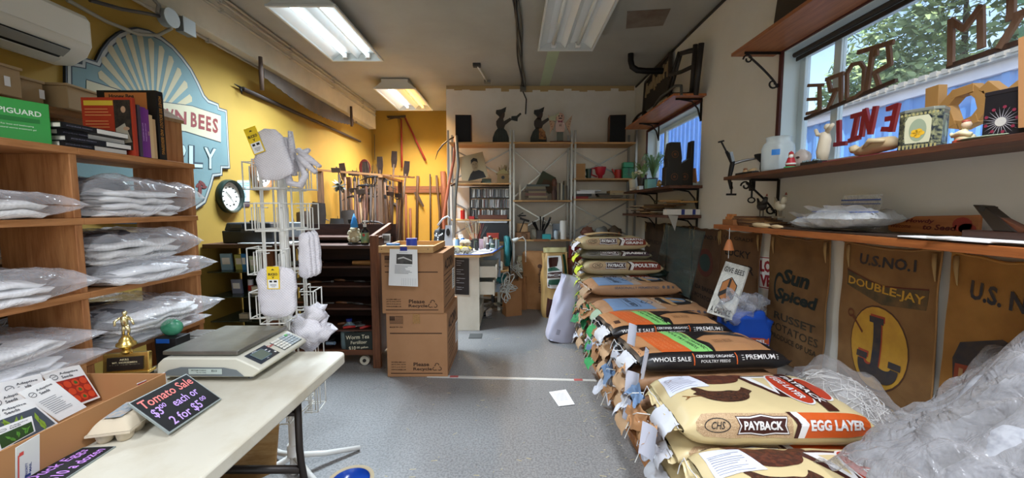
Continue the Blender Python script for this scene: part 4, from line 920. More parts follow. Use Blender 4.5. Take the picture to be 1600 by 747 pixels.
# right display cabinet
cx0, cx1, cy0, cy1 = -2.11, -1.14, 3.30, 3.78
t = thing('display_cabinet', 'dark brown wooden display cabinet on wheels with tools on its shelves', 'cabinet', ((cx0+cx1)/2, 3.5, 0))
part('top', MB().bb((cx0, cy0-.02, 1.055), (cx1-.07, cy1, 1.085)), DWD, t, w=1, bev=.003)
part('back_panel', MB().bb((cx0, cy1-.012, .1), (cx1, cy1, 1.25)), mat('#3a1d14', .5, kind='wood', col2='#24110c'), t, w=1)
for z in (.90, .73, .53, .335, .14): part('shelf', MB().bb((cx0+.03, cy0+.01, z-.015), (cx1-.07, cy1-.02, z)), DWD, t, w=1)
part('upper_shelf', MB().bb((cx0, cy0+.20, 1.12), (cx1-.07, cy1, 1.14)), DWD, t, w=1)
part('bottom_rail', MB().bb((cx0, cy0-.01, .115), (cx1-.07, cy0+.01, .16)), BRNX, t, w=1)
for x in (cx0, cx1-.07):
    part('post', MB().bb((x-.01, cy0-.025, .0 if x > -1.5 else .04), (x+.055, cy0+.02, 1.17 if x > -1.5 else 1.055)), BRNZ, t, w=1, bev=.003)
part('side_rail', MB().poly3([(cx1-.075, cy0-.02, 1.14), (cx1-.075, cy1, 1.20), (cx1-.075, cy1, 1.26), (cx1-.075, cy0-.02, 1.17)], (.03, 0, 0)), BRNZ, t, w=1)
part('side_panel', MB().bb((cx1-.05, cy0+.02, .1), (cx1-.03, cy1-.02, 1.13)), DWDZ, t, w=1)
for x in (-1.9, -1.32): w_ = part('wheel', MB().cyl((x, 3.34, .045), (x, 3.37, .045), .042, n=18), mat('#cfc9b6', .5), t, 1, w=1); part('hub', MB().cyl((x, 3.333, .045), (x, 3.34, .045), .016), DARK, w_, w=1)
random.seed(21)
# clutter on the cabinet shelves
def hand_tool(loc, rz, kind, label, group=None, hcol='#7a4a2a'):
    t = thing('hand_tool', label, 'tool', loc, rz, group); hm = mat(hcol, .5)
    part('handle', MB().tube([(-.10, 0, .014), (-.05, 0, .016), (0, 0, .012)], [.010, .013, .009], 8), hm, t, 2)
    mb = MB()
    if kind == 'blade': mb.poly3([(0, -.008, .01), (.09, -.014, .01), (.12, 0, .01), (.09, .010, .01), (0, .008, .01)], (0, 0, .003))
    elif kind == 'fork':
        for s in (-1, 0, 1): mb.tube([(0, 0, .012), (.03, s*.012, .014), (.09, s*.015, .01)], .003)
    elif kind == 'snips': mb.tube([(0, 0, .012), (.03, .01, .014), (.08, .002, .012)], [.006, .009, .003]).tube([(-.1, .04, .014), (0, .01, .014), (.03, 0, .014), (.08, -.004, .012)], [.008, .008, .008, .003])
    else: mb.tube([(0, 0, .012), (.08, 0, .012)], .004).box((.09, 0, .014), (.02, .05, .018))
    part('head', mb, mat('#55524e', .4, .7), t, 1)
for k, (z, names) in enumerate(((.53, 4), (.335, 4), (.73, 4), (.901, 2))):
    for i in range(names):
        kind = ('blade', 'fork', 'snips', 'mallet')[(i+k) % 4]
        hand_tool((-1.9+i*.19+random.uniform(-.02, .02), 3.40+random.uniform(0, .1), z), random.uniform(-.6, .6), kind, 'small old %s lying on %s of the dark cabinet' % ({'blade': 'knife', 'mallet': 'mallet'}.get(kind, kind), ('the third shelf', 'the low shelf', 'the second shelf', 'the top shelf')[k]), 'small hand tools on the dark cabinet shelves', ('#7a4a2a', '#5a3a22', '#6a4428', '#3a3634')[i % 4])
hand_tool((-1.40, 3.36, .336), .4, 'snips', 'red-handled snips near the right end of the low cabinet shelf', None, '#b02a24')
hand_tool((-1.27, 3.38, .336), .8, 'blade', 'short red-handled knife at the right end of the low cabinet shelf', None, '#a02824')
smallbox('metal_tin', (-1.98, 3.36, .902), (.14, .08, .03), '#9aa29a', 'flat grey tin on the cabinet shelf by the sock rack', 'tin')
smallbox('metal_tin', (-1.99, 3.36, .731), (.13, .09, .10), '#8a8e88', 'grey metal tin standing behind the hanging socks', 'tin')
solo('wooden_spool', MB().cyl((-1.42, 3.40, .918), (-1.26, 3.40, .918), .018, .022), mat('#a0703c', .5), 'turned wooden handle at the right of the top cabinet shelf', 'handle', sm=1)
solo('white_sleeve', MB().box((-1.97, 3.36, 1.094), (.16, .1, .018)).box((-1.93, 3.36, 1.106), (.10, .08, .01)), mat('#cfd3d0', .5), 'white plastic case right of the sock rack on the cabinet', 'case', bev=.004)
# items on cabinet top: gnome, soap bottle, photo cards
t = thing('garden_gnome', 'shell-bearded garden gnome with pointed blue hat on the cabinet', 'figurine', (-1.385, 3.37, 1.086))
part('base', MB().lathe([(.055, 0), (.06, .012), (.05, .02)], n=16), mat('#1f1a16', .7), t, 1)
part('body', MB().blob((0, 0, .07), (.05, .04, .06), 14, 10, nz=.5), mat('#cdb993', .8), t, 2)
sh = MB(); rn = random.Random(5)
for i in range(22):
    a = rn.uniform(0, 2*pi); z = rn.uniform(.03, .14); r = .05*(1-abs(z-.07)*5)
    sh.blob((cos(a)*r*1.05, -abs(sin(a))*r-.004, z), (.013, .008, .014), 7, 5)
part('shell_beard', sh, mat('#d8cfb2', .6, var=.3), t, 2, stuff=1)
part('head', MB().blob((0, -.006, .145), (.024, .022, .022), 12, 8, nz=.2), mat('#d0b088', .7), t, 2)
part('hat', MB().lathe([(.033, .15), (.028, .185), (.016, .23), (.001, .27)], n=16), mat('#2f86c8', .6), t, 2)
t = thing('soap_bottle', 'dark pump soap bottle with green and orange label on the cabinet', 'bottle', (-1.285, 3.35, 1.086))
part('bottle', MB().lathe([(.030, 0), (.033, .01), (.033, .115), (.026, .135), (.013, .145), (.013, .155)], n=20), mat('#1d1512', .2), t, 1)
part('label_wrap', MB().lathe([(.0338, .018), (.0338, .105)], n=20), mat('#3f9a82', .5, kind='dirty', col2='#c8a040', scale=9), t, 1)
Ink().oval(0, .085, .012, .014).build('emblem', mat('#c0392b', .5), lambda a, b: V((sin(a/.034)*.0345, -cos(a/.034)*.0345, b)), t)
part('pump', MB().cyl((0, 0, .155), (0, 0, .178), .014).cyl((0, 0, .178), (0, 0, .198), .005).box((.008, 0, .203), (.045, .016, .012)), WHT, t, 1)
def photo_card(px, py, w_, h, y, label, col='#2a2a2a'):
    p = P(px, py, y=y); t = thing('photo_card', label, 'photo', (p.x, p.y, 1.086), rx=-.15)
    part('card', MB().box((0, 0, h/2), (w_, .003, h)), PAPER, t); part('picture', MB().box((0, -.002, h*.52), (w_*.8, .001, h*.6)), mat(col, .4, kind='dirty', col2='#8a8680', scale=40), t)
photo_card(585, 372, .055, .075, 3.42, 'small framed photo card beside the soap bottle'); photo_card(603, 368, .075, .085, 3.5, 'white instant photo card left of the blue tape', '#4a463c')
# worm tea sign and jug on bottom shelf
def BIG(cor, y, label, lines, frame='#3a2a20'):
    q = [P(*c, y=y) for c in cor]; t = thing('chalk_sign', label, 'sign', tuple(q[3])); part('board', slab(q, .01), mat('#16201c', .5), t, w=1)
    f = quadmap(*q, off=.002)
    for s, x, yy, h, w_ in lines: Ink().text(s, x, yy, h, w_, bold=.006, shear=.1).build('lettering', mat('#e8e0c4', .8), f, t, w=1)
BIG(((538, 521), (581, 518), (583, 549), (541, 551)), 3.30, 'small chalkboard advertising worm tea on the cabinet bottom', (('Worm Tea', .47, .77, .2, .84), ('Fertilizer', .5, .5, .16, .6), ('$10', .24, .2, .22, .26), ('00 gallon', .62, .22, .13, .42)))
t = thing('plastic_jug', 'translucent jug with dark blue cap behind the worm tea sign', 'jug', (-1.48, 3.42, .141))
part('jug', MB().lathe([(.07, 0), (.075, .02), (.075, .15), (.055, .20), (.022, .225), (.022, .24)], n=18), film('#8fa8b0', .55, .2, .2), t, 1); part('cap', MB().cyl((0, 0, .24), (0, 0, .262), .026), mat('#1f2f7a', .4), t, 1); part('handle', MB().tube([(.03, -.05, .21), (.065, -.06, .18), (.06, -.07, .12)], .009), film('#a8bcc0', .6, .2, .2), t, 1)
t = thing('garden_hose', 'black tubing coil with blue nozzle on the cabinet bottom', 'hose', (-1.75, 3.42, .141)); part('coil', MB().tube([(.12*cos(a)*(1+.04*sin(a*3)), .08*sin(a), .02+.008*a) for a in [i*.35 for i in range(60)]], .011, 6), BLK, t, 2); part('nozzle', MB().cyl((.10, -.08, .06), (.18, -.1, .07), .015), mat('#8fa8c8', .3, .5), t, 1)
# ---------------------------------------------------------- big cardboard boxes
CRD = mat('#ab7e58', .85, kind='dirty', col2='#9b6f4a', scale=2.2, bump=.06); CINK = mat('#3a2416', .85)
def bigbox(x0, x1, y0, y1, z0, z1, label, flag, flyer):
    t = thing('moving_box', label, 'box', ((x0+x1)/2, (y0+y1)/2, z0)); W_, D_, H_ = x1-x0, y1-y0, z1-z0
    part('carton', MB().box((0, 0, H_/2), (W_, D_, H_)), CRD, t, bev=.006)
    part('flap', MB().box((0, -D_/4, H_+.003), (W_, D_/2-.004, .006)).box((0, D_/4, H_+.003), (W_, D_/2-.004, .006)), CRD, t)
    part('tape', MB().box((0, 0, H_+.0065), (.06, D_+.003, .001)).box((0, -D_/2-.001, H_-.04), (.06, .001, .08)), film('#c89a60', .35, .2, .3), t)
    f = ymap(-W_/2, -D_/2, 0)
    k = Ink().rect(.03, H_*.69, .46, H_*.705).rect(.03, H_*.055, .46, H_*.068)
    k.text('Please', .285, H_*.205, .032, .13, bold=.025).text('Recycle', .295, H_*.125, .032, .155, bold=.025)
    for i, s in enumerate(('ACORN BEE LLC', '(877)-292-5878', '(951)-215-8544', 'WWW.ACORNBEE.COM')): k.text(s, .095, H_*(.24-.04*i), .011, .12, bold=.02)
    for i in range(3):
        a = pi/2+i*2*pi/3; cx, cy = .415+.024*cos(a), H_*.155+.022*sin(a)
        k.ring(cx, cy, .018, .016, .006, 10, a-1.9, a+1.9).poly([(cx+.018*cos(a+2.2), cy+.018*sin(a+2.2)), (cx+.03*cos(a+1.9), cy+.025*sin(a+1.9)), (cx+.01*cos(a+1.6), cy+.012*sin(a+1.6))])
    k.build('lettering', CINK, f, t)
    k = Ink().rect(.03, H_*.90, .075, H_*.965)
    for i in range(7): k.rect(.078 if i < 4 else .03, H_*(.96-i*.0185), .14, H_*(.968-i*.0185))
    k.frame(.03, H_*.83, .142, H_*.97, .001).text('MADE IN USA', .085, H_*.795, .012, .11, bold=.02); k.build('flag_print', CINK, f, t)
    k = Ink(); [k.oval(.037+.009*(i % 5), H_*(.955-.014*(i//5)), .0018, .0018, 6) for i in range(15)]; k.build('flag_stars', CRD, ymap(-W_/2, -D_/2, 0, -.0025), t)
    k = Ink().text('ACORN', D_*.45, H_*.79, H_*.2, D_*.72, bold=.03).rect(.02, H_*.62, D_-.02, H_*.635).rect(.02, H_*.52, D_-.02, H_*.535).rect(.02, H_*.08, D_-.02, H_*.095)
    for i in range(4): k.text('www.acornbee.com', D_*.35, H_*(.46-.07*i), .02, .28)
    k.build('side_lettering', CINK, xmap(W_/2, -D_/2, 0), t)
    s = part('white_sticker', MB().box((W_/2+.002, D_*.33, H_*.42), (.002, .12, .19)), PAPER, t)
    k = Ink(); [k.rect(-.045, .07-i*.02, .045*random.uniform(.2, 1), .076-i*.02) for i in range(8)]; k.build('small_print', INK, xmap(W_/2+.0035, D_*.33, H_*.42, .001), s)
    return t
bx0, bx1 = -1.048, -.548
bigbox(bx0+.01, bx1+.012, 3.10, 3.72, 0, .535, 'big brown cardboard box on the floor, lower of the stack', 1, 0)
bigbox(bx0-.015, bx1-.01, 3.09, 3.70, .542, 1.035, 'big brown cardboard box on top of the stack with a flyer taped on it', 1, 1)
# flyer
q = [P(609, 389, y=3.04), P(652, 390, y=3.04), P(653, 448, y=3.04), P(607, 446, y=3.04)]
t = thing('taped_flyer', 'white flyer with tear-off strips taped to the front of the upper box', 'flyer', tuple(q[3]))
part('sheet', slab(q, .002), PAPER, t, w=1); f = quadmap(*q, off=.001)
Ink().rect(.25, .6, .82, .87).build('photo', mat('#55524e', .6, kind='dirty', col2='#1d1c1b', scale=16), f, t, w=1)
Ink().poly([(.3, .72), (.5, .76), (.8, .68), (.8, .71), (.5, .8), (.3, .76)]).build('photo_highlight', mat('#c9c7c2', .6), quadmap(*q, off=.0016), t, w=1)
k = Ink().text('Missing from the farm', .5, .91, .02, .3); [k.rect(.2, .55-.035*i, .8*random.uniform(.7, 1), .562-.035*i) for i in range(7)]
[k.rect(.45+.06*i, .02, .455+.06*i, .22) for i in range(9)]; k.build('small_print', mat('#6f6f72', .7), f, t, w=1)
part('blue_tape', slab([P(625, 386, y=3.035), P(636, 386, y=3.035), P(636, 392, y=3.035), P(625, 392, y=3.035)], .002), mat('#1f2f8a', .5), t, w=1)
# wooden tray on box top with tape rolls and papers
tz = 1.048
t = thing('wooden_tray', 'shallow pine tray on the top cardboard box', 'tray', (-.84, 3.3, tz))
part('front_rail', MB().bb((-1.065, 3.045, tz), (-.63, 3.065, tz+.055)), PINE, t, w=1, bev=.002); part('base', MB().bb((-1.065, 3.065, tz), (-.63, 3.60, tz+.012)), PINE, t, w=1)
part('side_rail', MB().bb((-.645, 3.065, tz+.012), (-.63, 3.6, tz+.05)), PINE, t, w=1); part('side_rail', MB().bb((-1.065, 3.065, tz+.012), (-1.05, 3.6, tz+.05)), PINE, t, w=1); part('back_rail', MB().bb((-1.05, 3.585, tz+.012), (-.645, 3.6, tz+.05)), PINE, t, w=1)
for x in (-1.04, -.67): part('screw', MB().cyl((x, 3.043, tz+.03), (x, 3.046, tz+.03), .004, n=8), DARK, t, w=1)
def tape(x, y, r, h, col, label, z=tz+.012):
    t = thing('tape_roll', label, 'tape roll', (x, y, z)); part('tape', MB().lathe([(r*.62, 0), (r, 0), (r, h), (r*.62, h), (r*.62, 0)], n=26), mat(col, .45), t, .7); part('core', MB().lathe([(r*.56, 0), (r*.615, 0), (r*.615, h), (r*.56, h), (r*.56, 0)], n=26), mat('#c9c4b6', .7), t, .7)
tape(-.985, 3.17, .054, .052, '#2a74c0', 'flat light blue masking tape roll at the left of the pine tray'); tape(-.865, 3.30, .046, .085, '#20379a', 'dark blue tape roll behind the light blue one')
solo('twine_ball', MB().blob((-.905, 3.12, tz+.026), (.022, .022, .016), 10, 8, nz=.2), mat('#b8a03a', .7), 'small yellow twine lump between the tape rolls', 'twine', sm=2)
for i, (x, y, w_, d, c, l) in enumerate(((-.80, 3.42, .11, .08, '#a9c8e8', 'pale blue slip of paper at the tray back'), (-.76, 3.20, .15, .1, '#7fb2d8', 'sky blue paper card at the tray front'), (-.70, 3.35, .1, .1, '#dfe4ea', 'white slip of paper on the tray right side'), (-.84, 3.17, .06, .03, '#e9e9ea', 'tiny white label by the twine lump'))):
    solo('paper_slip', MB().box((x, y, tz+.016+i*.003), (w_, d, .003), rz=.3*i), mat(c, .7), l, 'paper')
# loose paper on the floor and straw
q = [P(858, 613, z=.004), P(884, 609, z=.004), P(898, 632, z=.004), P(873, 635, z=.004)]
t = solo('floor_paper', MB().poly3(q, (0, 0, .002)), PAPER, 'white sheet of paper lying on the grey floor', 'paper')
k = Ink(); [k.rect(.15, .8-i*.08, .8, .82-i*.08) for i in range(7)]; k.build('small_print', mat('#b9b9c0', .8), quadmap(*q, off=.003), t, w=1)
mb = MB(); rn = random.Random(9)
for i in range(300):
    x, y = rn.uniform(-.8, .85), rn.uniform(1.2, 4.4); 
    if rn.random() < .45: x = rn.uniform(.45, .68)
    a = rn.uniform(0, pi); l = rn.uniform(.004, .018); mb.add([(x-l*cos(a), y-l*sin(a), .002), (x+l*cos(a), y+l*sin(a), .002), (x+l*cos(a)-.001*sin(a), y+l*sin(a)+.002, .003), (x-l*cos(a), y-l*sin(a)+.002, .003)], [(0, 1, 2, 3)])
solo('straw_bits', mb, mat('#c9b98a', .9), 'scattered straw crumbs on the grey floor', 'straw', kind='stuff')
o = solo('floor_vent', MB().bb((-.47, 4.05, .001), (-.33, 4.2, .006)), mat('#4c4c4a', .6), 'small dark floor plate near the white desk', 'plate')
# ---------------------------------------------------------- tool corner
WD = [mat(c, .7, kind='wood', col2=d, axis='Z', bump=.1) for c, d in (('#6a4a32', '#4a3220'), ('#4a3424', '#2f2016'), ('#8f6c48', '#6b4c2e'), ('#6a3c26', '#452618'))]
RUST = [mat(c, .6, .3, kind='dirty', col2=d, scale=6) for c, d in (('#3a2f28', '#241c18'), ('#4a3a30', '#2c221c'), ('#2c2826', '#1a1716'))]
t = thing('tool_rack', 'slatted wooden rack holding the long-handled tools', 'rack', (-1.75, 5.6, 0))
ry0 = 4.9
for i in range(5): part('slat', MB().bar((-2.55, 5.0+i*.22, 1.90+.012*i), (-1.68+i*.05, 5.0+i*.22, 1.83+.01*i), .04, .025), mat('#9a6a3c', .7, kind='wood', col2='#7a4e2a'), t, w=1)
part('leg', MB().bb((-2.52, 5.0, 0), (-2.46, 5.06, 1.88)), WD[0], t, w=1); part('leg', MB().bb((-1.74, 5.9, 0), (-1.68, 5.96, 1.82)), WD[0], t, w=1)
part('leg', MB().bb((-2.52, 5.9, 0), (-2.46, 5.96, 1.88)), WD[0], t, w=1); part('leg', MB().bb((-1.74, 5.0, 0), (-1.68, 5.06, 1.82)), WD[0], t, w=1)
part('cross_rail', MB().bb((-1.72, 4.98, 1.80), (-1.66, 5.96, 1.83)), mat('#9a6a3c', .7, kind='wood', col2='#7a4e2a', axis='Y'), t, w=1)
random.seed(33)
def longtool(x, y, h, lean, kind, label, group, zb=0, i=0):
    t = thing('garden_tool', label, 'garden tool', (x, y, zb), 0, group, rx=lean[1], ry=lean[0])
    part('handle', MB().tube([(0, 0, 0), (.004, 0, h*.5), (0, 0, h)], [.017, .019, .015], 7), WD[i % 4], t, 2)
    m = RUST[i % 3]; mb = MB(); z = h
    if kind == 'hoe': mb.tube([(0, 0, z-.02), (0, -.01, z+.06), (0, -.06, z+.09)], .008).box((0, -.08, z+.05), (.11, .006, .06), rx=.3)
    elif kind == 'shovel': mb.grid(lambda u, v: ((u-.5)*.2*(1-.5*max(0, v-.5)), -.03*(1-(2*u-1)**2)*1, z+v*.28), 6, 6).tube([(0, 0, z-.06), (0, 0, z+.05)], .016)
    elif kind == 'rake':
        mb.tube([(0, 0, z-.02), (0, 0, z+.06)], .009).box((0, 0, z+.06), (.32, .014, .014))
        for k in range(9): mb.tube([(-.15+k*.0375, 0, z+.06), (-.15+k*.0375, -.02, z+.12)], .004, 5)
    elif kind == 'fork':
        for k in range(4): mb.tube([(0, 0, z), (-.07+k*.047, 0, z+.06), (-.07+k*.047, -.02, z+.3)], [.008, .006, .003], 5)
    elif kind == 'paddle': mb.poly3([(-.03, 0, z-.05), (.03, 0, z-.05), (.045, 0, z+.06), (.04, 0, z+.19), (-.04, 0, z+.19), (-.045, 0, z+.06)], (0, .012, 0))
    elif kind == 'pole': mb.tube([(0, 0, z-.02), (0, 0, z+.03)], [.021, .014], 7)
    elif kind == 'pick': mb.tube([(-.2, 0, z-.05), (-.1, 0, z), (0, 0, z+.01), (.1, 0, z), (.2, 0, z-.05)], [.004, .012, .02, .012, .004])
    part('head', mb, m, t, 1)
G1 = 'old long-handled tools crowded in the wooden rack'
for i in range(52):
    x = -1.72-.036*(i % 13 if i % 2 else i % 22)-.06*random.random(); y = 5.05+.75*random.random()
    longtool(x, y, random.uniform(1.5, 1.86), (random.uniform(-.07, .07), random.uniform(-.06, .06)), ('pole', 'hoe', 'pole', 'fork', 'pole', 'pick')[i % 6], 'old long-handled %s standing in the crowded wooden rack' % ('wooden handle', 'hoe', 'wooden handle', 'fork', 'wooden handle', 'pick')[i % 6], G1, 0, i)
for i, (px, py) in enumerate(((561, 272), (582, 270), (590, 262), (597, 252), (603, 266))):
    p = P(px, py, y=5.6); longtool(p.x, 5.6+.05*i, p.z-.02, (.06*(i-2), 0), 'paddle', '%s dark paddle head rising above the right end of the tool rack' % ('leftmost', 'second', 'middle', 'fourth', 'rightmost')[i], 'dark paddles rising over the rack', 0, 1)
p = P(568, 262, y=5.7); t = thing('red_spade', 'rounded red metal spade head above the tool rack', 'garden tool', (p.x, 5.75, 0)); part('handle', MB().cyl((0, 0, 0), (0, 0, p.z-.02), .016), WD[1], t, 2); part('blade', MB().prism([(.085*cos(a), .13*sin(a)) for a in [i*pi/8 for i in range(16)]], .006, TR((0, 0, p.z+.0), 0, pi/2)), mat('#7a241c', .6), t)
for i in range(16):
    x = -2.5+.05*i; y = 4.55+.25*random.random(); zb = 0
    longtool(x, y, random.uniform(1.0, 1.35), (random.uniform(-.2, .2), random.uniform(-.1, .05)), ('shovel', 'fork', 'hoe', 'pick')[i % 4], 'worn %s leaning in the heap in front of the wooden rack' % ('shovel', 'fork', 'hoe', 'pick')[i % 4], 'worn tools heaped before the rack', 0, i)
t = thing('wire_whisk_ball', 'grey spiky ball of metal leaves on a stem beside the tool rack', 'ornament', tuple(P(531, 300, y=4.7)))
q0 = V((0, 0, .08)); mb = MB(); rn = random.Random(2)
for i in range(34):
    d = V((rn.gauss(0, 1), rn.gauss(0, 1), rn.gauss(0, 1))).normalized(); e = d.orthogonal().normalized()*.012; mb.add([q0, q0+d*.05+e, q0+d*.1, q0+d*.05-e], [(0, 1, 2, 3)])
part('leaf_ball', mb, mat('#55584e', .5, .5), t, stuff=1); part('stem', MB().cyl((0, 0, -1.5), (0, 0, .08), .01), RUST[0], t, 1)
# tools hung on the yellow back wall
yw = YB-.045
def WB(px, py, o=0): return P(px, py, y=yw-o)
t = thing('hedge_loppers', 'pair of loppers with long red handles hung high on the yellow back wall', 'loppers', tuple(WB(628, 185)))
part('handle', MB().tube([WB(627, 186), WB(628, 262)], [.018, .02], 8), mat('#8a2a22', .5), t, 2, w=1); part('handle', MB().tube([WB(633, 184), WB(665, 251)], [.018, .02], 8), mat('#8a2a22', .5), t, 2, w=1)
part('blade', MB().poly3([WB(604, 181), WB(620, 181), WB(634, 180), WB(634, 184), WB(618, 184), WB(606, 185)], (0, -.008, 0)), RUST[0], t, w=1); part('blade', MB().poly3([WB(604, 188), WB(618, 185), WB(628, 186), WB(620, 182), WB(612, 184)], (0, -.012, 0)), RUST[1], t, w=1)
t = thing('sickle_blade', 'curved dark scythe blade at the left side of the metal shelving', 'scythe', tuple(P(705, 215, y=5.6)))
arc = [P(x, y, y=5.6) for x, y in ((680, 250), (684, 237), (692, 226), (702, 218), (712, 213))]
part('blade', MB().tube(arc, [.006, .024, .03, .034, .03], 6, flat=.25), RUST[2], t, 2, w=1); part('snath', MB().tube([P(712, 213, y=5.55), P(709, 250, y=5.5), P(701, 290, y=5.45), P(693, 340, y=5.4), P(695, 400, y=5.4)], .02, 8), mat('#a85a3c', .6), t, 2, w=1)
t = thing('scythe_handle', 'grey bent scythe handle leaning by the shelving post', 'scythe', tuple(P(712, 380, y=5.3))); part('handle', MB().tube([P(713, 212, y=5.35), P(716, 260, y=5.3), P(711, 310, y=5.3), P(708, 400, y=5.3)], .022, 8), mat('#6a655c', .6), t, 2, w=1); part('grip', MB().cyl(P(705, 290, y=5.25), P(712, 286, y=5.3), .014), WD[1], t, w=1)
def hung(pts, r, label, m=None, blade=None, name='hung_tool', cat='tool'):
    t = thing(name, label, cat, tuple(WB(*pts[0]))); part('shaft', MB().tube([WB(*p) for p in pts], r, 8), m or WD[1], t, 2, w=1)
    if blade: part('blade', MB().poly3([WB(*p, .01) for p in blade], (0, -.008, 0)), RUST[0], t, w=1)
hung([(594, 316), (606, 315), (618, 320), (624, 327), (623, 345), (623, 400)], [.03, .035, .035, .03, .02, .02], 'dark sickle with a long curved blade on the yellow back wall', RUST[2])
hung([(596, 335), (604, 330), (611, 328), (613, 345), (614, 400)], [.02, .02, .02, .016, .016], 'smaller bent iron tool hung inside the big sickle curve', RUST[2])
hung([(634, 303), (635, 400)], [.022, .026], 'plain brown handle hanging left of the pick', WD[3]); hung([(641, 325), (642, 400)], [.022, .024], 'shorter brown handle beside the plain one', WD[3])
hung([(653, 275), (652, 300), (651, 400)], [.03, .024, .026], 'long dark hafted tool hanging under the rail', WD[1], [(646, 301), (652, 299), (663, 322), (661, 324), (650, 308)])
hung([(672, 272), (673, 400)], [.014, .016], 'thin straight dark rod hung from the rail', RUST[0]); hung([(682, 274), (684, 300), (687, 330), (688, 400)], [.02, .024, .022, .024], 'slightly bent dark tool right of the thin rod', WD[1])
hung([(692, 268), (694, 300), (694, 400)], [.05, .06, .055], 'wide dark board-like tool at the corner of the back wall', WD[3])
conduit([(WB(585, 210)).lerp(WB(586, 210), 0), WB(586, 250)], .006, 'thin cord hanging in the yellow corner', 'hanging_string', DARK, 'cord', 5)
# ---------------------------------------------------------- white desk
DSK = mat('#d3cdbd', .5, kind='dirty', col2='#b8b09c', scale=2, bump=.05, dark=.45)
dx0, dx1, dy0, dy1 = -.70, -.372, 4.32, 4.95
t = thing('white_desk', 'off-white desk with open drawers and a cluttered top', 'desk', (-.5, 4.8, 0))
part('pedestal', MB().bb((dx0, dy0, .0), (dx1, dy0+.02, .855)).bb((dx0, dy0+.02, 0), (dx0+.02, dy1, .855)).bb((dx0, dy1-.02, 0), (dx1, dy1, .855)).bb((dx0, dy0+.02, .03), (dx1, dy1-.02, .24)).bb((dx0, dy0+.02, .83), (dx1, dy1-.02, .855)), DSK, t, w=1, bev=.003)
for z0, z1, o in ((.40, .58, .17), (.60, .76, .20)):
    d = part('drawer', MB().bb((dx1+o-.015, dy0+.03, z0), (dx1+o, dy1-.03, z1)).bb((dx0+.05, dy0+.045, z0+.01), (dx1+o-.015, dy0+.055, z1-.02)).bb((dx0+.05, dy1-.055, z0+.01), (dx1+o-.015, dy1-.045, z1-.02)).bb((dx0+.05, dy0+.055, z0+.01), (dx1+o-.015, dy1-.055, z0+.02)), DSK, t, w=1, bev=.002)
    part('handle', MB().tube([(dx1+o, 4.55, (z0+z1)/2), (dx1+o+.03, 4.57, (z0+z1)/2), (dx1+o+.03, 4.70, (z0+z1)/2), (dx1+o, 4.72, (z0+z1)/2)], .006), STEEL, d, w=1)
part('worktop', MB().prism([(-1.0, 4.24), (-.35, 4.24), (-.22, 4.42), (-.10, 5.3), (-1.0, 5.3)], .028, Matrix.Translation((0, 0, .858))), PINE, t, w=1, bev=.003)
part('top_sheet', MB().prism([(-1.0, 4.245), (-.36, 4.245), (-.235, 4.42), (-.115, 5.29), (-1.0, 5.29)], .003, Matrix.Translation((0, 0, .8865))), mat('#d8dde4', .4), t, w=1)
part('blue_edge', MB().prism([(-.62, 4.238), (-.35, 4.238), (-.22, 4.42), (-.10, 5.3), (-.12, 5.3), (-.24, 4.43), (-.36, 4.262), (-.62, 4.262)], .003, Matrix.Translation((0, 0, .8902))), mat('#2a57b8', .5), t, w=1)
part('leg', MB().bb((-.2, 5.2, 0), (-.16, 5.24, .858)).bb((-.98, 5.2, 0), (-.94, 5.24, .858)), DSK, t, w=1)
part('side_panel', MB().bb((-.45, 5.0, .3), (-.15, 5.02, .858)), mat('#9fb0c4', .5), t, w=1)
q = [P(711, 403, y=dy0-.006), P(733, 404, y=dy0-.006), P(733, 461, y=dy0-.006), P(711, 460, y=dy0-.006)]
t = thing('chalk_menu', 'tall black menu board with chalk price lines on the white desk side', 'sign', tuple(q[3])); part('board', slab(q, .004), mat('#17191c', .4), t, w=1)
k = Ink(); [k.rect(.1, .92-i*.06, .1+random.uniform(.2, .75), .932-i*.06) for i in range(14) if i % 4 != 3]; k.text('Pollinator', .4, .45, .03, .5).text('Seedlings', .4, .2, .03, .45); k.build('lettering', mat('#a8adb4', .7), quadmap(*q, off=.0015), t, w=1)
ZD = .894
def jar(loc, r, h, col, lid, label, cat='jar', group=None, band=None):
    t = thing('jar', label, cat, loc, 0, group); part('body', MB().lathe([(r*.9, 0), (r, h*.08), (r, h*.75), (r*.8, h*.88), (r*.8, h*.9)], n=14), mat(col, .3), t, 1); part('lid', MB().cyl((0, 0, h*.9), (0, 0, h), r*.85, n=14), mat(lid, .4), t, 1)
    if band: part('label_band', MB().lathe([(r*1.01, h*.25), (r*1.01, h*.6)], n=14), mat(band, .6), t, 1)
egg_carton((-.62, 4.50, ZD), .05, 6, 2, 'long egg carton with yellow top on the white desk', lidcol='#d9b53a')
egg_carton((-.66, 4.36, ZD), .0, 3, 2, 'grey egg carton at the front left of the white desk', '#b5b0a0', pitch=.042, closed=1); egg_carton((-.53, 4.36, ZD), .0, 2, 2, 'small tan egg carton at the front right of the white desk', '#b0a48c', pitch=.042)
egg_carton((-.55, 4.52, ZD+.073), .1, 3, 2, 'tan egg carton stacked on the yellow-topped one', pitch=.04)
for i, (px, py, r, h, c, l, lb) in enumerate(((712, 375, .03, .10, '#cfd8d6', '#e8e8e4', 'white plastic jar beside the arch lamp, left one'), (720, 372, .033, .13, '#dfe2de', '#e8e8e6', 'taller white plastic jar beside the arch lamp'), (727, 378, .03, .09, '#c8d0cc', '#e4e4e2', 'short white jar behind the egg cartons'))):
    p = P(px, py, y=4.75); jar((p.x, 4.75, ZD), r, h*1.4, c, l, lb)
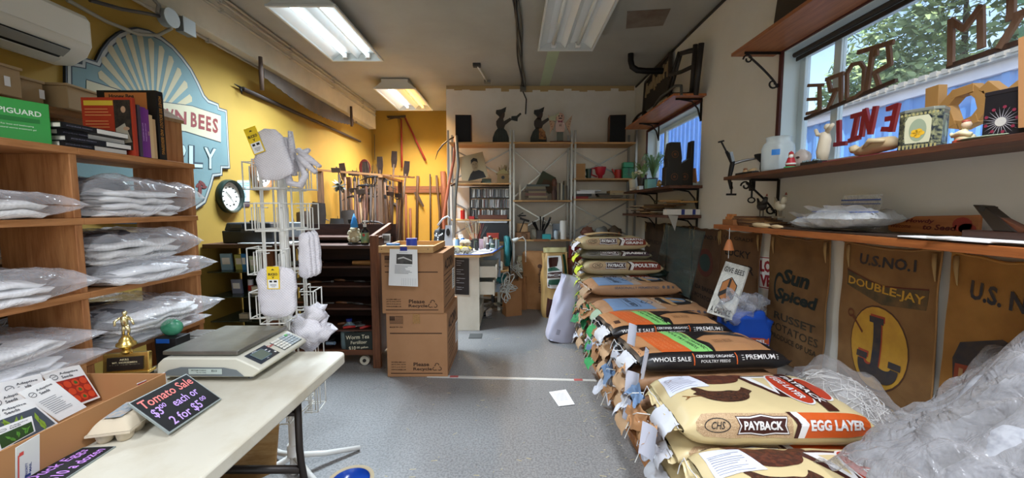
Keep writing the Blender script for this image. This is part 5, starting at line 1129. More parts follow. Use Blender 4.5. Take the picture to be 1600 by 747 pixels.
t = thing('blue_bottle', 'small blue nozzle bottle on the desk behind the cartons', 'bottle', (-.60, 4.66, ZD)); part('bottle', MB().lathe([(.03, 0), (.03, .12), (.018, .15)], n=14), mat('#2f6fc0', .3), t, 1); part('nozzle', MB().lathe([(.015, .15), (.004, .19)], n=10), WHT, t, 1)
random.seed(5)
t = thing('brush_pot', 'pot crammed with thin brushes and sticks on the desk', 'pot', (-.46, 4.95, ZD)); part('pot', MB().lathe([(.05, 0), (.058, .12), (.05, .12)], n=14), DARK, t, 1)
for i in range(14): a = random.uniform(-.28, .28); part('brush', MB().tube([(.3*a*.3, random.uniform(-.02, .02), .06), (a*.55, random.uniform(-.06, .06), random.uniform(.26, .38))], [.005, .003], 5), mat(('#b89a6a', '#7a2a2a', '#4a4a48', '#c9c2b0')[i % 4], .5), t)
for i, (px, w_, h, c, lb) in enumerate(((752, .05, .12, '#c9a9b4', 'pink patterned packet on the desk'), (759, .05, .14, '#d8c8c0', 'pale packet leaning on the desk'), (768, .10, .06, '#2f8f98', 'teal box on the desk edge'), (776, .05, .10, '#8fc4c8', 'light teal bottle box at the desk edge'))):
    p = P(px, 375, y=4.8+.06*i); smallbox('packet', (p.x, p.y, ZD), (w_, .05, h), c, lb, 'packet', .2*i)
smallbox('red_tin', (P(770, 375, y=5.15).x, 5.18, ZD), (.16, .10, .17), '#9a2f22', 'red tin box with white cross at the back of the desk', 'tin')
for i in range(5): smallbox('desk_paper', (-.33+.03*i, 4.62+.09*i, ZD+.001*i), (.14, .1, .004), ('#e6e9ee', '#dfe3ea', '#cdd9e8', '#ebebee', '#d8dee6')[i], 'loose white paper spread on the desk top', 'paper', .3*i, 'loose papers on the desk')
# arch lamp and dark polka item
t = thing('arch_lamp', 'white arched desk lamp with a round hole in its stand', 'lamp', tuple(P(700, 393, y=4.3)))
lp = [P(x, y, y=4.30) for x, y in ((684, 352), (692, 342), (699, 338), (703, 341), (705, 352))]
part('arm', MB().tube(lp, [.02, .022, .022, .02, .02], 8, flat=.5), mat('#c9ccd0', .3), t, 2, w=1)
part('stand', MB().poly3([P(696, 352, y=4.3), P(704, 352, y=4.3), P(709, 392, y=4.3), P(693, 392, y=4.3)], (0, .02, 0)), mat('#c5c9d0', .3), t, w=1)
rr = [P(700+3*cos(a), 363+6*sin(a), y=4.295) for a in [i*pi/8 for i in range(16)]]; part('round_hole', MB().poly3(rr, (0, .002, 0)), BLK, t, w=1)
part('foot', MB().bb((-.80, 4.26, ZD), (-.70, 4.36, ZD+.012)), mat('#b9bdc4', .3), t, w=1)
t = thing('cloth_pile', 'dark spotted bag and crumpled grey plastic behind the pine tray', 'bag', (-.88, 4.15, .0)); t.location = (-.92, 4.55, ZD)
RM[t.name] = TR((-.92, 4.55, ZD)).inverted()
part('spotted_bag', MB().blob((.06, 0, .14), (.07, .06, .14), 16, 12, nz=.3), mat('#1f1f22', .6, kind='speckle', col2='#101012', scale=10), t, 2); k = Ink(); [k.oval(random.uniform(-.04, .05), random.uniform(.1, .22), .008, .011, 8) for _ in range(12)]; k.build('white_spots', PAPER, lambda a, b: V((.06+a, -.066, b)), t)
part('plastic_sheet', MB().blob((-.06, -.05, .05), (.16, .08, .06), 18, 12, nz=.6), mat('#7d808c', .25, var=.3), t, 2)
# teal office chair
TEAL = mat('#1d6f74', .7, var=.1)
t = thing('office_chair', 'teal office chair turned sideways behind the desk', 'chair', (-.06, 5.16, 0), R(4))
part('backrest', MB().grid(lambda u, v: (.03*cos(v*3-1.5)+.02, (u-.5)*.36*(1-.25*abs(2*v-1)**3), .66+v*.37), 8, 10).grid(lambda u, v: (.03*cos(v*3-1.5)-.05, (.5-u)*.36*(1-.25*abs(2*v-1)**3), .66+v*.37), 8, 10).tube([(-.01, -.16, .68), (-.01, -.17, .85), (-.01, -.12, 1.0), (-.01, .12, 1.0), (-.01, .17, .85), (-.01, .16, .68), (-.01, 0, .65)], .035, 8, closed=True), TEAL, t, 2)
part('seat', MB().blob((-.22, 0, .46), (.22, .22, .045), 20, 10, e=.5), TEAL, t, 2); part('gas_column', MB().cyl((-.2, 0, .1), (-.2, 0, .43), .025), BLK, t, 1); part('back_bar', MB().tube([(-.1, 0, .42), (.03, 0, .45), (.02, 0, .75)], .014), BLK, t, 1)
for i in range(5):
    a = i*2*pi/5+.5; l = part('leg', MB().tube([(-.2, 0, .12), (-.2+.26*cos(a), .26*sin(a), .07)], [.018, .012]), STEEL, t, 1); part('caster', MB().cyl((-.2+.26*cos(a)-.015, .26*sin(a), .03), (-.2+.26*cos(a)+.015, .26*sin(a), .03), .028), BLK, l, 1)
# ---------------------------------------------------------- metal shelving along the white inner wall
FY, BY = 5.52, 5.88; PX = (-.90, .0, .87, 1.76)
t = thing('metal_shelving', 'grey metal shelving with wooden boards along the white inner wall', 'shelving', (.4, 5.7, 0)); sv = t
for x in PX:
    for y in (FY, BY):
        for dx in ((-.025, .025) if x not in (PX[0], PX[3]) else (0,)):
            part('post', MB().bb((x+dx-.014, y-.014, 0), (x+dx+.014, y-.010, 2.50)).bb((x+dx-.014, y-.010, 0), (x+dx-.010, y+.014, 2.50)), STEEL, t, w=1)
BRD = mat('#b98f5c', .6, kind='wood', col2='#9a703e', bump=.1)
TOPZ = 2.335; BZ = {0: (TOPZ, 1.765, 1.245, .93, .5, .15), 1: (TOPZ, 1.52, .955, .5, .15), 2: (TOPZ, 1.83, 1.54, .94, .5, .15)}
for k, zs in BZ.items():
    for z in zs: part('shelf_board', MB().bb((PX[k]+.015, FY-.02, z-.022), (PX[k+1]-.015, BY+.02, z)), BRD, t, w=1, bev=.002)
    for a, b in ((1.83 if k != 1 else 1.55, 2.3), (1.0, 1.5)):
        part('brace', MB().bar((PX[k], BY+.02, a), (PX[k+1], BY+.02, b), .003, .022), STEEL, t, w=1); part('brace', MB().bar((PX[k], BY+.026, b), (PX[k+1], BY+.026, a), .003, .022), STEEL, t, w=1)
def speaker(x, rz, label):
    t = thing('loudspeaker', label, 'speaker', (x, 5.68, TOPZ), rz); part('cabinet', MB().box((0, .02, .20), (.23, .20, .40)), BRNZ, t, bev=.003); part('grille', MB().box((0, -.088, .20), (.215, .016, .385)), mat('#131416', .9), t, bev=.003)
speaker(-.70, .06, 'walnut loudspeaker with black grille at the left end of the top shelf'); speaker(1.52, -.12, 'walnut loudspeaker with black grille at the right end of the top shelf')
def silhouette(px, label, apron, can):
    p = P(px, 200, y=5.62); t = thing('cutout_figure', label, 'figurine', (p.x, 5.62, TOPZ)); bl = mat('#24221e', .7); fx = lambda m, o=0: Matrix(((1, 0, 0, 0), (0, 0, -1, o), (0, 1, 0, 0), (0, 0, 0, 1)))
    part('skirt', MB().prism([(-.125, 0), (.115, 0), (.11, .08), (.08, .17), (.03, .22), (-.04, .22), (-.09, .16), (-.12, .08)], .018, fx(0)), mat('#1f2320', .8, kind='weave', col2='#3a3f38', scale=160, axis='Z'), t)
    part('torso', MB().prism([(-.05, .21), (.04, .21), (.06, .26), (.15, .33), (.13, .36), (.04, .31), (.03, .35), (-.03, .36), (-.07, .31), (-.07, .26)], .018, fx(0)), mat('#332b24', .7), t)
    part('head', MB().prism([(-.02, .34), (.03, .34), (.05, .38), (.055, .42), (.04, .46), (-.02, .46), (-.05, .42), (-.03, .38)], .018, fx(0)), mat('#3f2c22', .7), t)
    part('bonnet', MB().prism([(-.03, .38), (-.075, .42), (-.07, .465), (.0, .475), (.075, .51), (.06, .44), (.02, .42), (-.01, .37)], .022, fx(0, .001)), bl, t)
    part('watering_can', MB().prism([(.14, .33), (.235, .31), (.24, .36), (.29, .41), (.275, .43), (.22, .385), (.15, .38)], .018, fx(0, -.004)), mat(can, .6), t)
    if apron: part('apron', MB().prism([(0, .06), (.10, .05), (.09, .16), (.04, .21), (.0, .21)], .004, fx(0, -.019)), mat('#9a6a3a', .7, kind='speckle', col2='#4a2a1a', scale=22), t)
silhouette(783, 'cut-out figure of a bonneted woman holding a dark watering can', 0, '#1f2420'); silhouette(842, 'cut-out figure of a bonneted woman with spotted apron and pale can', 1, '#a8a88a')
t = thing('whirligig_figure', 'painted whirligig man with paddle arms on a red base', 'figurine', (P(875, 200, y=5.62).x, 5.62, TOPZ)); fx = Matrix(((1, 0, 0, 0), (0, 0, -1, 0), (0, 1, 0, 0), (0, 0, 0, 1)))
part('base', MB().box((0, 0, .012), (.30, .12, .024)), mat('#5a1f1c', .6), t); part('stand', MB().box((0, 0, .09), (.09, .04, .14)), mat('#5d635a', .6), t)
part('body', MB().prism([(-.06, .16), (.06, .16), (.07, .26), (.05, .30), (-.05, .30), (-.07, .26)], .02, fx), mat('#c4a79a', .6), t); part('head', MB().blob((0, -.01, .36), (.06, .018, .07), 16, 10), mat('#c9a08c', .6), t, 2)
Ink().oval(-.02, .38, .008, .012).oval(.02, .38, .008, .012).poly([(-.03, .35), (0, .357), (.03, .35), (.02, .34), (-.02, .34)]).text('H', 0, .25, .035).build('face_print', BLK, lambda a, b: V((a, -.03, b)), t)
part('bow_tie', MB().prism([(-.03, .29), (0, .30), (.03, .29), (.03, .32), (0, .31), (-.03, .32)], .008, Matrix.Translation((0, -.02, 0)) @ fx), mat('#7a2a4a', .5), t)
for s in (-1, 1): a_ = part('paddle_arm', MB().prism([(s*.07, .28), (s*.10, .22), (s*.15, .12), (s*.14, .22), (s*.175, .40), (s*.12, .34)], .012, fx), mat('#b5957a', .6), t); k = Ink(); [k.oval(s*(.105+.012*i), .2+.035*i, .008, .008, 6) for i in range(5)]; k.build('spots', mat('#5a1f1c', .6), lambda a, b: V((a, -.0145, b)), a_)
# bay one
q = [P(717, 246, y=5.62), P(754, 237, y=5.62), P(762, 280, y=5.5), P(722, 282, y=5.5)]; q[3] = V((q[3].x, 5.52, 1.768)); q[2] = q[1]+(q[3]-q[0])*1.02+V((.03, 0, 0))
t = thing('portrait_photo', 'large sepia portrait of a young man leaning on the shelf', 'picture', tuple(q[3])); part('mount', slab(q, .008), mat('#a08d6c', .8, var=.1), t, w=1)
f = quadmap(*q, off=.001)
Ink().poly([(.22, .02), (.92, .02), (.86, .25), (.72, .34), (.52, .40), (.36, .26)]).build('dark_jacket', mat('#241f1a', .8), f, t, w=1)
Ink().oval(.58, .56, .12, .19).poly([(.5, .45), (.66, .45), (.66, .34), (.5, .34)]).build('face', mat('#8f7a5c', .8), quadmap(*q, off=.0016), t, w=1)
Ink().poly([(.44, .60), (.46, .78), (.58, .85), (.72, .78), (.72, .60), (.68, .68), (.58, .72), (.48, .68)]).line([(.5, .6), (.56, .6)], .015).line([(.61, .6), (.67, .6)], .015).line([(.55, .46), (.63, .46)], .012).line([(.585, .58), (.595, .52)], .01).build('hair_and_features', mat('#1d1814', .8), quadmap(*q, off=.0022), t, w=1)
def birdhouse(px, label):
    t = thing('birdhouse', label, 'birdhouse', (P(px, 270, y=5.6).x, 5.62, 1.766)); part('body', MB().box((0, 0, .07), (.17, .12, .14)), mat('#8a7048', .7), t); part('roof', MB().prism([(-.1, .13), (.1, .13), (0, .21)], .13, Matrix.Translation((0, .065, 0)) @ fx), mat('#9a8a5c', .8), t); part('hole', MB().cyl((0, -.062, .08), (0, -.058, .08), .025), BLK, t)
    mb = MB(); rn = random.Random(3)
    for i in range(16): x = rn.uniform(-.09, .09); mb.tube([(x, rn.uniform(-.04, .04), .16), (x*1.4, rn.uniform(-.05, .05), rn.uniform(.2, .27))], [.008, .004], 5)
    part('twig_trim', mb, mat('#9c8c66', .8), t, stuff=1)
birdhouse(786, 'small birdhouse with twigs on its roof'); smallbox('metal_box', (P(760, 270, y=5.6).x, 5.62, 1.766), (.13, .1, .06), '#5a6a60', 'little green-grey metal box beside the birdhouse', 'box')
smallbox('picture_stack', (-.62, 5.60, 1.766), (.36, .2, .022), '#8a6a48', 'flat stack of brown folders before the portrait', 'folders')
# CD rack: three rows
rx0, rx1 = P(735, 300, y=5.6).x, -.03
t = thing('disc_rack', 'black rack with three rows of music discs', 'rack', ((rx0+rx1)/2, 5.66, 1.246))
for z in (1.246, 1.40, 1.55, 1.70): part('rack_shelf', MB().bb((rx0, 5.58, z), (rx1, 5.74, z+.012)), BLK, t, w=1)
for x in (rx0-.012, rx1): part('rack_side', MB().bb((x, 5.58, 1.246), (x+.012, 5.74, 1.712)), BLK, t, w=1)
random.seed(14); CC = ('#2a2a2e', '#c9c8c4', '#3a4a5a', '#8a8a8c', '#1c1c1e', '#5a2a2a', '#d8d6d0', '#4a4a4c', '#232327', '#6a6458')
for r_, z in enumerate((1.262, 1.413, 1.563)):
    x = rx0+.004; i = 0
    while x < rx1-.016:
        w_ = random.choice((.010, .010, .012, .022)); c = random.choice(CC)
        if r_ == 0 and i in (10, 11, 12): c = '#c8552a'
        CN = {'#2a2a2e': 'charcoal', '#c9c8c4': 'light grey', '#3a4a5a': 'slate blue', '#8a8a8c': 'mid grey', '#1c1c1e': 'black', '#5a2a2a': 'dark red', '#d8d6d0': 'off-white', '#4a4a4c': 'dark grey', '#232327': 'near-black', '#6a6458': 'brownish', '#c8552a': 'orange'}
        t = thing('disc_case', '%s disc case on the %s row of the black rack' % (CN[c], ('bottom', 'middle', 'top')[r_]), 'disc case', (x+w_/2, 5.65, z), 0, ('discs in the bottom row', 'discs in the middle row', 'discs in the top row')[r_], ry=random.choice((0, 0, 0, .08)))
        part('case', MB().box((0, 0, .061), (w_-.001, .12, .122)), mat(c, .25), t); part('spine_insert', MB().box((0, -.0605, .061), (w_*.6, .001, .105)), mat(random.choice(CC), .4), t)
        x += w_+.0008; i += 1
smallbox('wooden_crate', (-.28, 5.535, 1.246), (.42, .05, .06), '#5a2e1c', 'low wooden box in front of the discs', 'box')
t = thing('red_can', 'red spray can with white cap on the left shelf', 'can', (P(723, 335, y=5.58).x, 5.58, 1.246)); part('can', MB().cyl((0, 0, 0), (0, 0, .13), .033), mat('#b5281f', .3), t, 1); part('cap', MB().cyl((0, 0, .13), (0, 0, .155), .025), mat('#d8a060', .4), t, 1)
for i, (px, c, l, r, h, lb) in enumerate(((734, '#5a5348', '#8a8070', .045, .17, 'glass jar behind the red can'), (742, '#3a5a48', '#d8d8d4', .03, .13, 'green jar with white lid on the left shelf'), (748, '#8a7a60', '#6a5a48', .04, .16, 'tall tan jar next to the disc rack'))):
    p = P(px, 330, y=5.7); jar((p.x, 5.72, 1.246), r, h, c, l, lb)
smallbox('red_carton', (P(737, 340, y=5.55).x, 5.55, 1.246), (.08, .05, .04), '#b52a2a', 'small red and white carton before the jars', 'carton')
# bay two
random.seed(8); BC = ('#4a3a2a', '#7a6a4a', '#2a3a3a', '#8a7a5a', '#3a2a22', '#c9c2ae', '#5a2a22', '#6a6048')
zz = 1.521; i = 0
for L_b, H_b in ((.30, .035), (.28, .03), (.30, .04), (.26, .025), (.32, .03), (.28, .035), (.33, .03)):
    c = BC[(i*3) % 8]; book('book', (.36+random.uniform(-.02, .02), 5.64, zz), H_b, .20, L_b, c, 'worn book in the flat pile on the middle shelf', lie=1, rz=-pi/2, group='flat pile of worn books'); zz += H_b+.001; i += 1
for i in range(8):
    h = random.uniform(.20, .30); book('book', (.60+.026*i, 5.58, 1.521), .022, .18, h, BC[(i*5+1) % 8], 'worn upright book leaning in the middle shelf row', rz=-pi/2, group='upright worn books on the middle shelf', ry=0)
book('book', (.10, 5.60, 1.521), .03, .18, .22, '#cfc8b4', 'pale book leaning at the left end of the middle shelf', rz=-pi/2)
q = [V((.38, 5.74, 1.78)), V((.56, 5.76, 1.92)), V((.66, 5.7, 1.76)), V((.42, 5.68, 1.70))]
solo('tilted_album', MB().poly3([(.35, 5.8, 1.74), (.46, 5.82, 1.97), (.66, 5.8, 1.86), (.56, 5.78, 1.62)], (0, .02, 0)), mat('#46503f', .7), 'dark green album tilted behind the book pile', 'book')
solo('brown_album', MB().poly3([(.43, 5.76, 1.72), (.47, 5.77, 1.84), (.66, 5.76, 1.80), (.62, 5.74, 1.6)], (0, .018, 0)), mat('#4f3c28', .7), 'brown album tilted in front of the green one', 'book')
t = thing('wooden_pestle', 'turned dark wooden pestle among the upright books', 'pestle', (P(866, 290, y=5.55).x, 5.55, 1.521)); part('shaft', MB().lathe([(.035, 0), (.04, .12), (.025, .15), (.022, .2)], n=14), mat('#4a2c1e', .5), t, 1); part('knob', MB().lathe([(.022, .2), (.036, .23), (.034, .29), (.018, .31)], n=14), mat('#5a3424', .5), t, 1)
# lower middle: pots of tools, paper roll, boxes
random.seed(4)
t = thing('tool_crock', 'crock bristling with small black garden tools on the shelf', 'crock', (.42, 5.62, .956)); part('crock', MB().lathe([(.06, 0), (.07, .13), (.06, .13)], n=14), mat('#3a3432', .6), t, 1)
for i in range(16): a = random.uniform(-.5, .5); part('tool_stick', MB().tube([(a*.08, 0, .08), (a*.35, random.uniform(-.06, .06), random.uniform(.2, .34))], [.006, .012], 6), IRON, t, 1)
t = thing('paper_roll', 'white paper towel roll standing on the shelf', 'paper roll', (.75, 5.62, .956)); part('roll', MB().lathe([(.02, 0), (.05, 0), (.05, .27), (.02, .27)], n=20), WHT, t, 1); part('core', MB().lathe([(.017, 0), (.02, 0), (.02, .272), (.017, .272)], n=14), CARD, t, 1)
smallbox('teal_basket', (.50, 5.56, .956), (.12, .1, .07), '#2fa0a4', 'small teal plastic basket on the shelf', 'basket'); smallbox('wooden_box', (.13, 5.60, .956), (.26, .14, .1), '#7a5232', 'brown wooden box at the left of the shelf', 'box'); smallbox('kraft_box', (.15, 5.62, 1.063), (.16, .1, .12), '#a8835a', 'small kraft box on the brown wooden box', 'box')
smallbox('long_wooden_box', (.42, 5.50, .93), (.22, .03, .03), '#8a5a34', 'narrow wooden strip at the shelf front', 'strip')
jar((.64, 5.58, .956), .033, .14, '#b8c4cc', '#5a6a7a', 'grey glass jar beside the teal basket'); smallbox('picture_card', (.68, 5.72, .956), (.14, .03, .22), '#8a93a0', 'grey patterned card behind the paper roll', 'card')
smallbox('blue_white_box', (.66, 5.74, .956), (.1, .06, .2), '#3a4a6a', 'blue and white box at the back of the shelf', 'box')
t = thing('black_clamp_lamp', 'black clamp with bent arm on the shelf post', 'clamp', (.06, 5.5, .96)); part('arm', MB().tube([(.05, 0, .1), (.12, 0, .28), (.02, 0, .34), (.1, 0, .38)], .01), IRON, t, 1); part('jaw', MB().box((.12, 0, .28), (.14, .03, .03), ry=.3).box((.09, 0, .34), (.1, .03, .02)), IRON, t)
smallbox('terracotta_pot', (.25, 5.56, .5), (.11, .1, .1), '#b06a3c', 'small terracotta tub on the low shelf', 'pot'); smallbox('dark_tub', (.13, 5.58, .5), (.13, .12, .12), '#2c3034', 'dark plastic tub on the low shelf', 'tub')
t = thing('white_cabinet', 'small cream drawer front with scroll handle under the shelf', 'cabinet', (.30, 5.40, 0)); part('body', MB().box((0, 0, .62), (.44, .1, .22)), mat('#cfc8ae', .5), t, bev=.004); part('scroll', MB().tube([(-.18+.02*i, -.055, .66+.012*sin(i*1.1)) for i in range(19)], .006), mat('#6a6650', .5), t, 2)
part('legs_frame', MB().box((-.2, 0, .26), (.03, .08, .52)).box((.2, 0, .26), (.03, .08, .52)), mat('#b5ae96', .5), t)
t = thing('adjustable_lamp', 'small white clamp lamp with bent neck', 'lamp', (.03, 5.3, .86)); part('neck', MB().tube([(.16, 0, -.2), (.16, 0, .1), (.12, 0, .15), (.05, 0, .12)], .008), WHT, t, 1); part('shade', MB().cyl((.06, 0, .13), (-.02, 0, .09), .018, .035), WHT, t, 1)
smallbox('black_crate', (-.25, 5.62, .931), (.40, .26, .26), '#1c1c1f', 'black equipment case under the disc shelf', 'case'); smallbox('silver_tray', (-.28, 5.50, 1.2), (.42, .02, .018), '#b9bcc0', 'silver bar on the case front edge', 'bar').location.z = 1.197
# bay three
smallbox('wood_block', (P(906, 266, y=5.6).x, 5.6, 1.831), (.14, .1, .205), '#a87a44', 'upright pale wooden block on the right bay shelf', 'block')
def pitcher(px, col, label, r=.07, h=.16):
    t = thing('pitcher', label, 'pitcher', (P(px, 266, y=5.6).x, 5.6, 1.831)); m = mat(col, .35); part('bowl', MB().lathe([(.03, 0), (.035, .04), (r*.75, .07), (r, h), (r*.93, h), (r*.7, .08)], n=20), m, t, 1); part('handle', MB().tube([(-r*.9, 0, h*.9), (-r*1.5, 0, h*.85), (-r*1.5, 0, h*.35), (-r*.5, 0, h*.15)], .012), m, t, 2)
pitcher(920, '#1d3a2c', 'dark green mug behind the red pitcher', .045, .14); pitcher(938, '#b01f2e', 'bright red pitcher on the right bay shelf', .085, .165)
t = thing('red_can', 'short red watering can left of the green one', 'can', (P(966, 266, y=5.62).x, 5.62, 1.831)); part('can', MB().cyl((0, 0, 0), (0, 0, .13), .05), RED, t, 1); part('spout', MB().cyl((-.04, 0, .05), (-.09, 0, .14), .012), RED, t, 1)
t = thing('green_container', 'bright green plastic container on the right bay shelf', 'container', (P(980, 266, y=5.6).x, 5.58, 1.831)); part('body', MB().box((0, 0, .075), (.17, .12, .15)), mat('#0f7a52', .35), t, bev=.008); part('lid', MB().box((0, 0, .19), (.15, .11, .075)), mat('#12855a', .35), t, bev=.008); part('groove', MB().box((0, -.062, .09), (.03, .004, .12)), mat('#0a5a3c', .4), t)
zz = 1.541
for i, (x, w_, c, lb) in enumerate(((.99, .22, '#8a1f24', 'red folder at the bottom left of the paper stack'), (1.25, .34, '#6a6458', 'grey folder under the white papers'), (1.02, .24, '#2a2a2c', 'black folder on the red one'), (1.05, .26, '#e4e6ea', 'white ream on top of the left pile'), (1.12, .30, '#d8dce4', 'pale wide paper on the folder pile'), (1.42, .34, '#5a4c3a', 'brown envelope bundle in the pile'), (1.52, .28, '#b09a70', 'tan cardboard piece at the right of the pile'), (1.35, .24, '#3a3630', 'dark magazine in the middle of the pile'), (1.5, .20, '#a89068', 'small kraft envelope on top at right'))):
    h = (.03, .015, .03, .035, .012, .03, .02, .02, .03)[i]; z0 = (1.541, 1.541, 1.576, 1.611, 1.651, 1.561, 1.596, 1.592, 1.621)[i]
    smallbox('paper_pile', (x, 5.62, z0), (w_, .22, h), c, lb, 'papers', random.uniform(-.12, .12))
for i, (x, c, lb) in enumerate(((1.10, '#7a4a38', 'rusty brown pot on the lower right shelf'), (1.30, '#8a8a86', 'grey crumpled parcel on the lower right shelf'), (1.5, '#5a4a3a', 'dark brown parcel on the lower right shelf'))):
    solo('parcel', MB().blob((x, 5.6, .955+.09), (.1, .09, .09), 14, 10, nz=.4), mat(c, .7), lb, 'parcel', sm=2)
smallbox('rust_box', (.98, 5.5, .5), (.3, .2, .36), '#7a1f1c', 'dark red box beneath the right bay shelf', 'box')
# kraft paper bags and feed sack at the back floor
def paperbag(loc, w_, d, h, rz, label, txt, col='#a5754a', seed=1):
    t = thing('paper_bag', label, 'bag', loc, rz); n = 5
    def f(u, v):
        s = u*4; k = int(s) % 4; a = s-int(s); c = [(-1, -1), (1, -1), (1, 1), (-1, 1)]; p, q = c[k], c[(k+1) % 4]; x, y = p[0]+(q[0]-p[0])*a, p[1]+(q[1]-p[1])*a
        g = 1-.12*v*(k in (1, 3))*sin(pi*a)*2
        qn = noise.noise(V((x*2+seed, y*2, v*4)))*.02*min(1, v*3)
        return (x*w_/2*g+qn, y*d/2*(1-.25*v)+qn, v*h*(1-.03*noise.noise(V((x*3, y*3, seed)))))
    part('bag', MB().grid(f, 24, 14, cu=True).box((0, 0, .003), (w_*.98, d*.98, .006)), mat(col, .85, kind='dirty', col2='#8f6238', scale=5, bump=.2), t, 1)
    if txt: Ink().text(txt, 0, 0, .05, h*.4, rot=-pi/2, bold=.02).oval(-.0, h*.26, .03, .03).build('lettering', mat('#4a2c1c', .8), lambda a, b: V((a+.04, -d/2*(1-.25*(h*.5+b)/h)-.022, h*.5+b)), t)
    return t
paperbag((.36, 5.36, 0), .40, .22, .80, -.15, 'tall kraft paper bag with faint dark lettering on the back floor', 'Rejoice Feed', seed=2); paperbag((-.0, 5.0, 0), .22, .16, .46, .35, 'smaller crumpled kraft bag by the chair', None, '#9a6c44', 3); paperbag((.145, 5.30, 0), .12, .14, .46, 0, 'short kraft bag standing between two others', None, '#946540', 4)
solo('cable_tangle', MB().tube([(-.06+.22*noise.noise(V((a, 1, 0))), 4.66+.15*noise.noise(V((a, 5, 0))), .42+.30*noise.noise(V((a*.7, 9, 0)))) for a in [i*.22 for i in range(110)]], .007, 5), mat('#bdbdb5', .5), 'tangle of pale cables at the side of the desk drawers', 'cables', sm=2)
solo('cable_tangle', MB().tube([(.07+.18*noise.noise(V((a, 21, 0))), 5.12+.1*noise.noise(V((a, 25, 0))), .60+.22*noise.noise(V((a*.7, 29, 0)))) for a in [i*.22 for i in range(90)]], .006, 5), mat('#c9c8c0', .5), 'pale wire mesh coil by the low shelf post', 'cables', sm=2)
solo('boards_bundle', MB().box((-.02, 5.3, .42), (.04, .2, .5), ry=.5), mat('#8a6a4a', .7), 'tan board leaning behind the teal chair', 'board')

random.seed(66)
for i in range(26):
    x, y = -.78+.62*random.random(), 4.62+.6*random.random(); c = random.choice((('#8a8f94', 'grey'), ('#d9d6cc', 'white'), ('#4a5a4a', 'green'), ('#b5523c', 'red'), ('#3a3a3c', 'black'), ('#7f9fb8', 'blue')))
    jar((x, y, ZD), random.uniform(.014, .03), random.uniform(.06, .15), c[0], random.choice(('#e6e4de', '#1f1f20', '#b08a4a')), 'small %s jar in the clutter on the white desk' % c[1], group='small jars in the desk clutter')
for i in range(18):
    k = i % 3; x = (PX[k]+.12+random.random()*.6); c = random.choice((('#6a4a30', 'brown'), ('#8f8a7c', 'grey'), ('#3a3a3e', 'black'), ('#a5583a', 'rust'), ('#c9c4b4', 'cream')))
    z = ((.931, .501), (.956, .501), (.941, .501))[k][(i//3) % 2]
    smallbox('small_box', (x, 5.62+random.uniform(-.08, .08), z+.0), (random.uniform(.06, .14), random.uniform(.06, .12), random.uniform(.05, .16)), c[0], 'small %s box among the clutter on the %s shelving bay, %s board' % (c[1], ('left', 'middle', 'right')[k], 'waist-high' if z > .9 else 'low'), rz=random.uniform(-.3, .3), group='small boxes on the shelving')
# ============================================================= feed sacks
class Bag:
    """sewn feed sack: pillow of rounded box section; a along its length, b over the section (0 at the front top edge, + over the top, - down the front)"""
    def __init__(s, L, W, H, seed, n=4.2, nz=.0045):
        s.L, s.W, s.H, s.seed, s.nz = L, W, H, seed, nz; s.tab = []; N_ = 160; acc = 0; prev = None
        for i in range(N_+1):
            th = 2*pi*i/N_; c, d = cos(th), sin(th)
            y = -W/2*math.copysign(abs(c)**(2/n), c); z = H/2*math.copysign(abs(d)**(2/n), d)
            if prev: acc += sqrt((y-prev[0])**2+(z-prev[1])**2)
            s.tab.append((acc, y, z)); prev = (y, z)
        s.per = acc
        # the front top edge: where the section leans 45 degrees
        best = min(range(N_//4+1), key=lambda i: abs((-s.tab[i][1]/(W/2))-(s.tab[i][2]/(H/2))))
        s.b0 = s.tab[best][0]
    def sec(s, b):
        t = (b+s.b0) % s.per; lo, hi = 0, len(s.tab)-1
        while hi-lo > 1:
            m = (lo+hi)//2
            if s.tab[m][0] <= t: lo = m
            else: hi = m
        a, c = s.tab[lo], s.tab[hi]; k = (t-a[0])/max(1e-9, c[0]-a[0]); return a[1]+(c[1]-a[1])*k, a[2]+(c[2]-a[2])*k
    def __call__(s, a, b, off=0):
        y, z = s.sec(b); t = max(-1, min(1, a/(s.L/2))); h = max(.05, 1-abs(t)**8)**.5; w = 1-.05*t**4
        q = noise.noise(V((a*7+s.seed*3, y*9, z*6)))+.6*noise.noise(V((a*16+s.seed, y*16, z*9+s.seed)))
        q *= s.nz*(1+2.2*abs(t)**4)
        nrm = V((0, y/(s.W/2)**2*.04, z/(s.H/2)**2*.012)); nrm = nrm.normalized() if nrm.length > 1e-6 else V((0, 0, 1))
        p = V((a, y*w, z*h+s.H/2)) + nrm*(q+off)
        if p.z < .002: p.z = .002 if off == 0 else .001
        return p
BAGS = 0
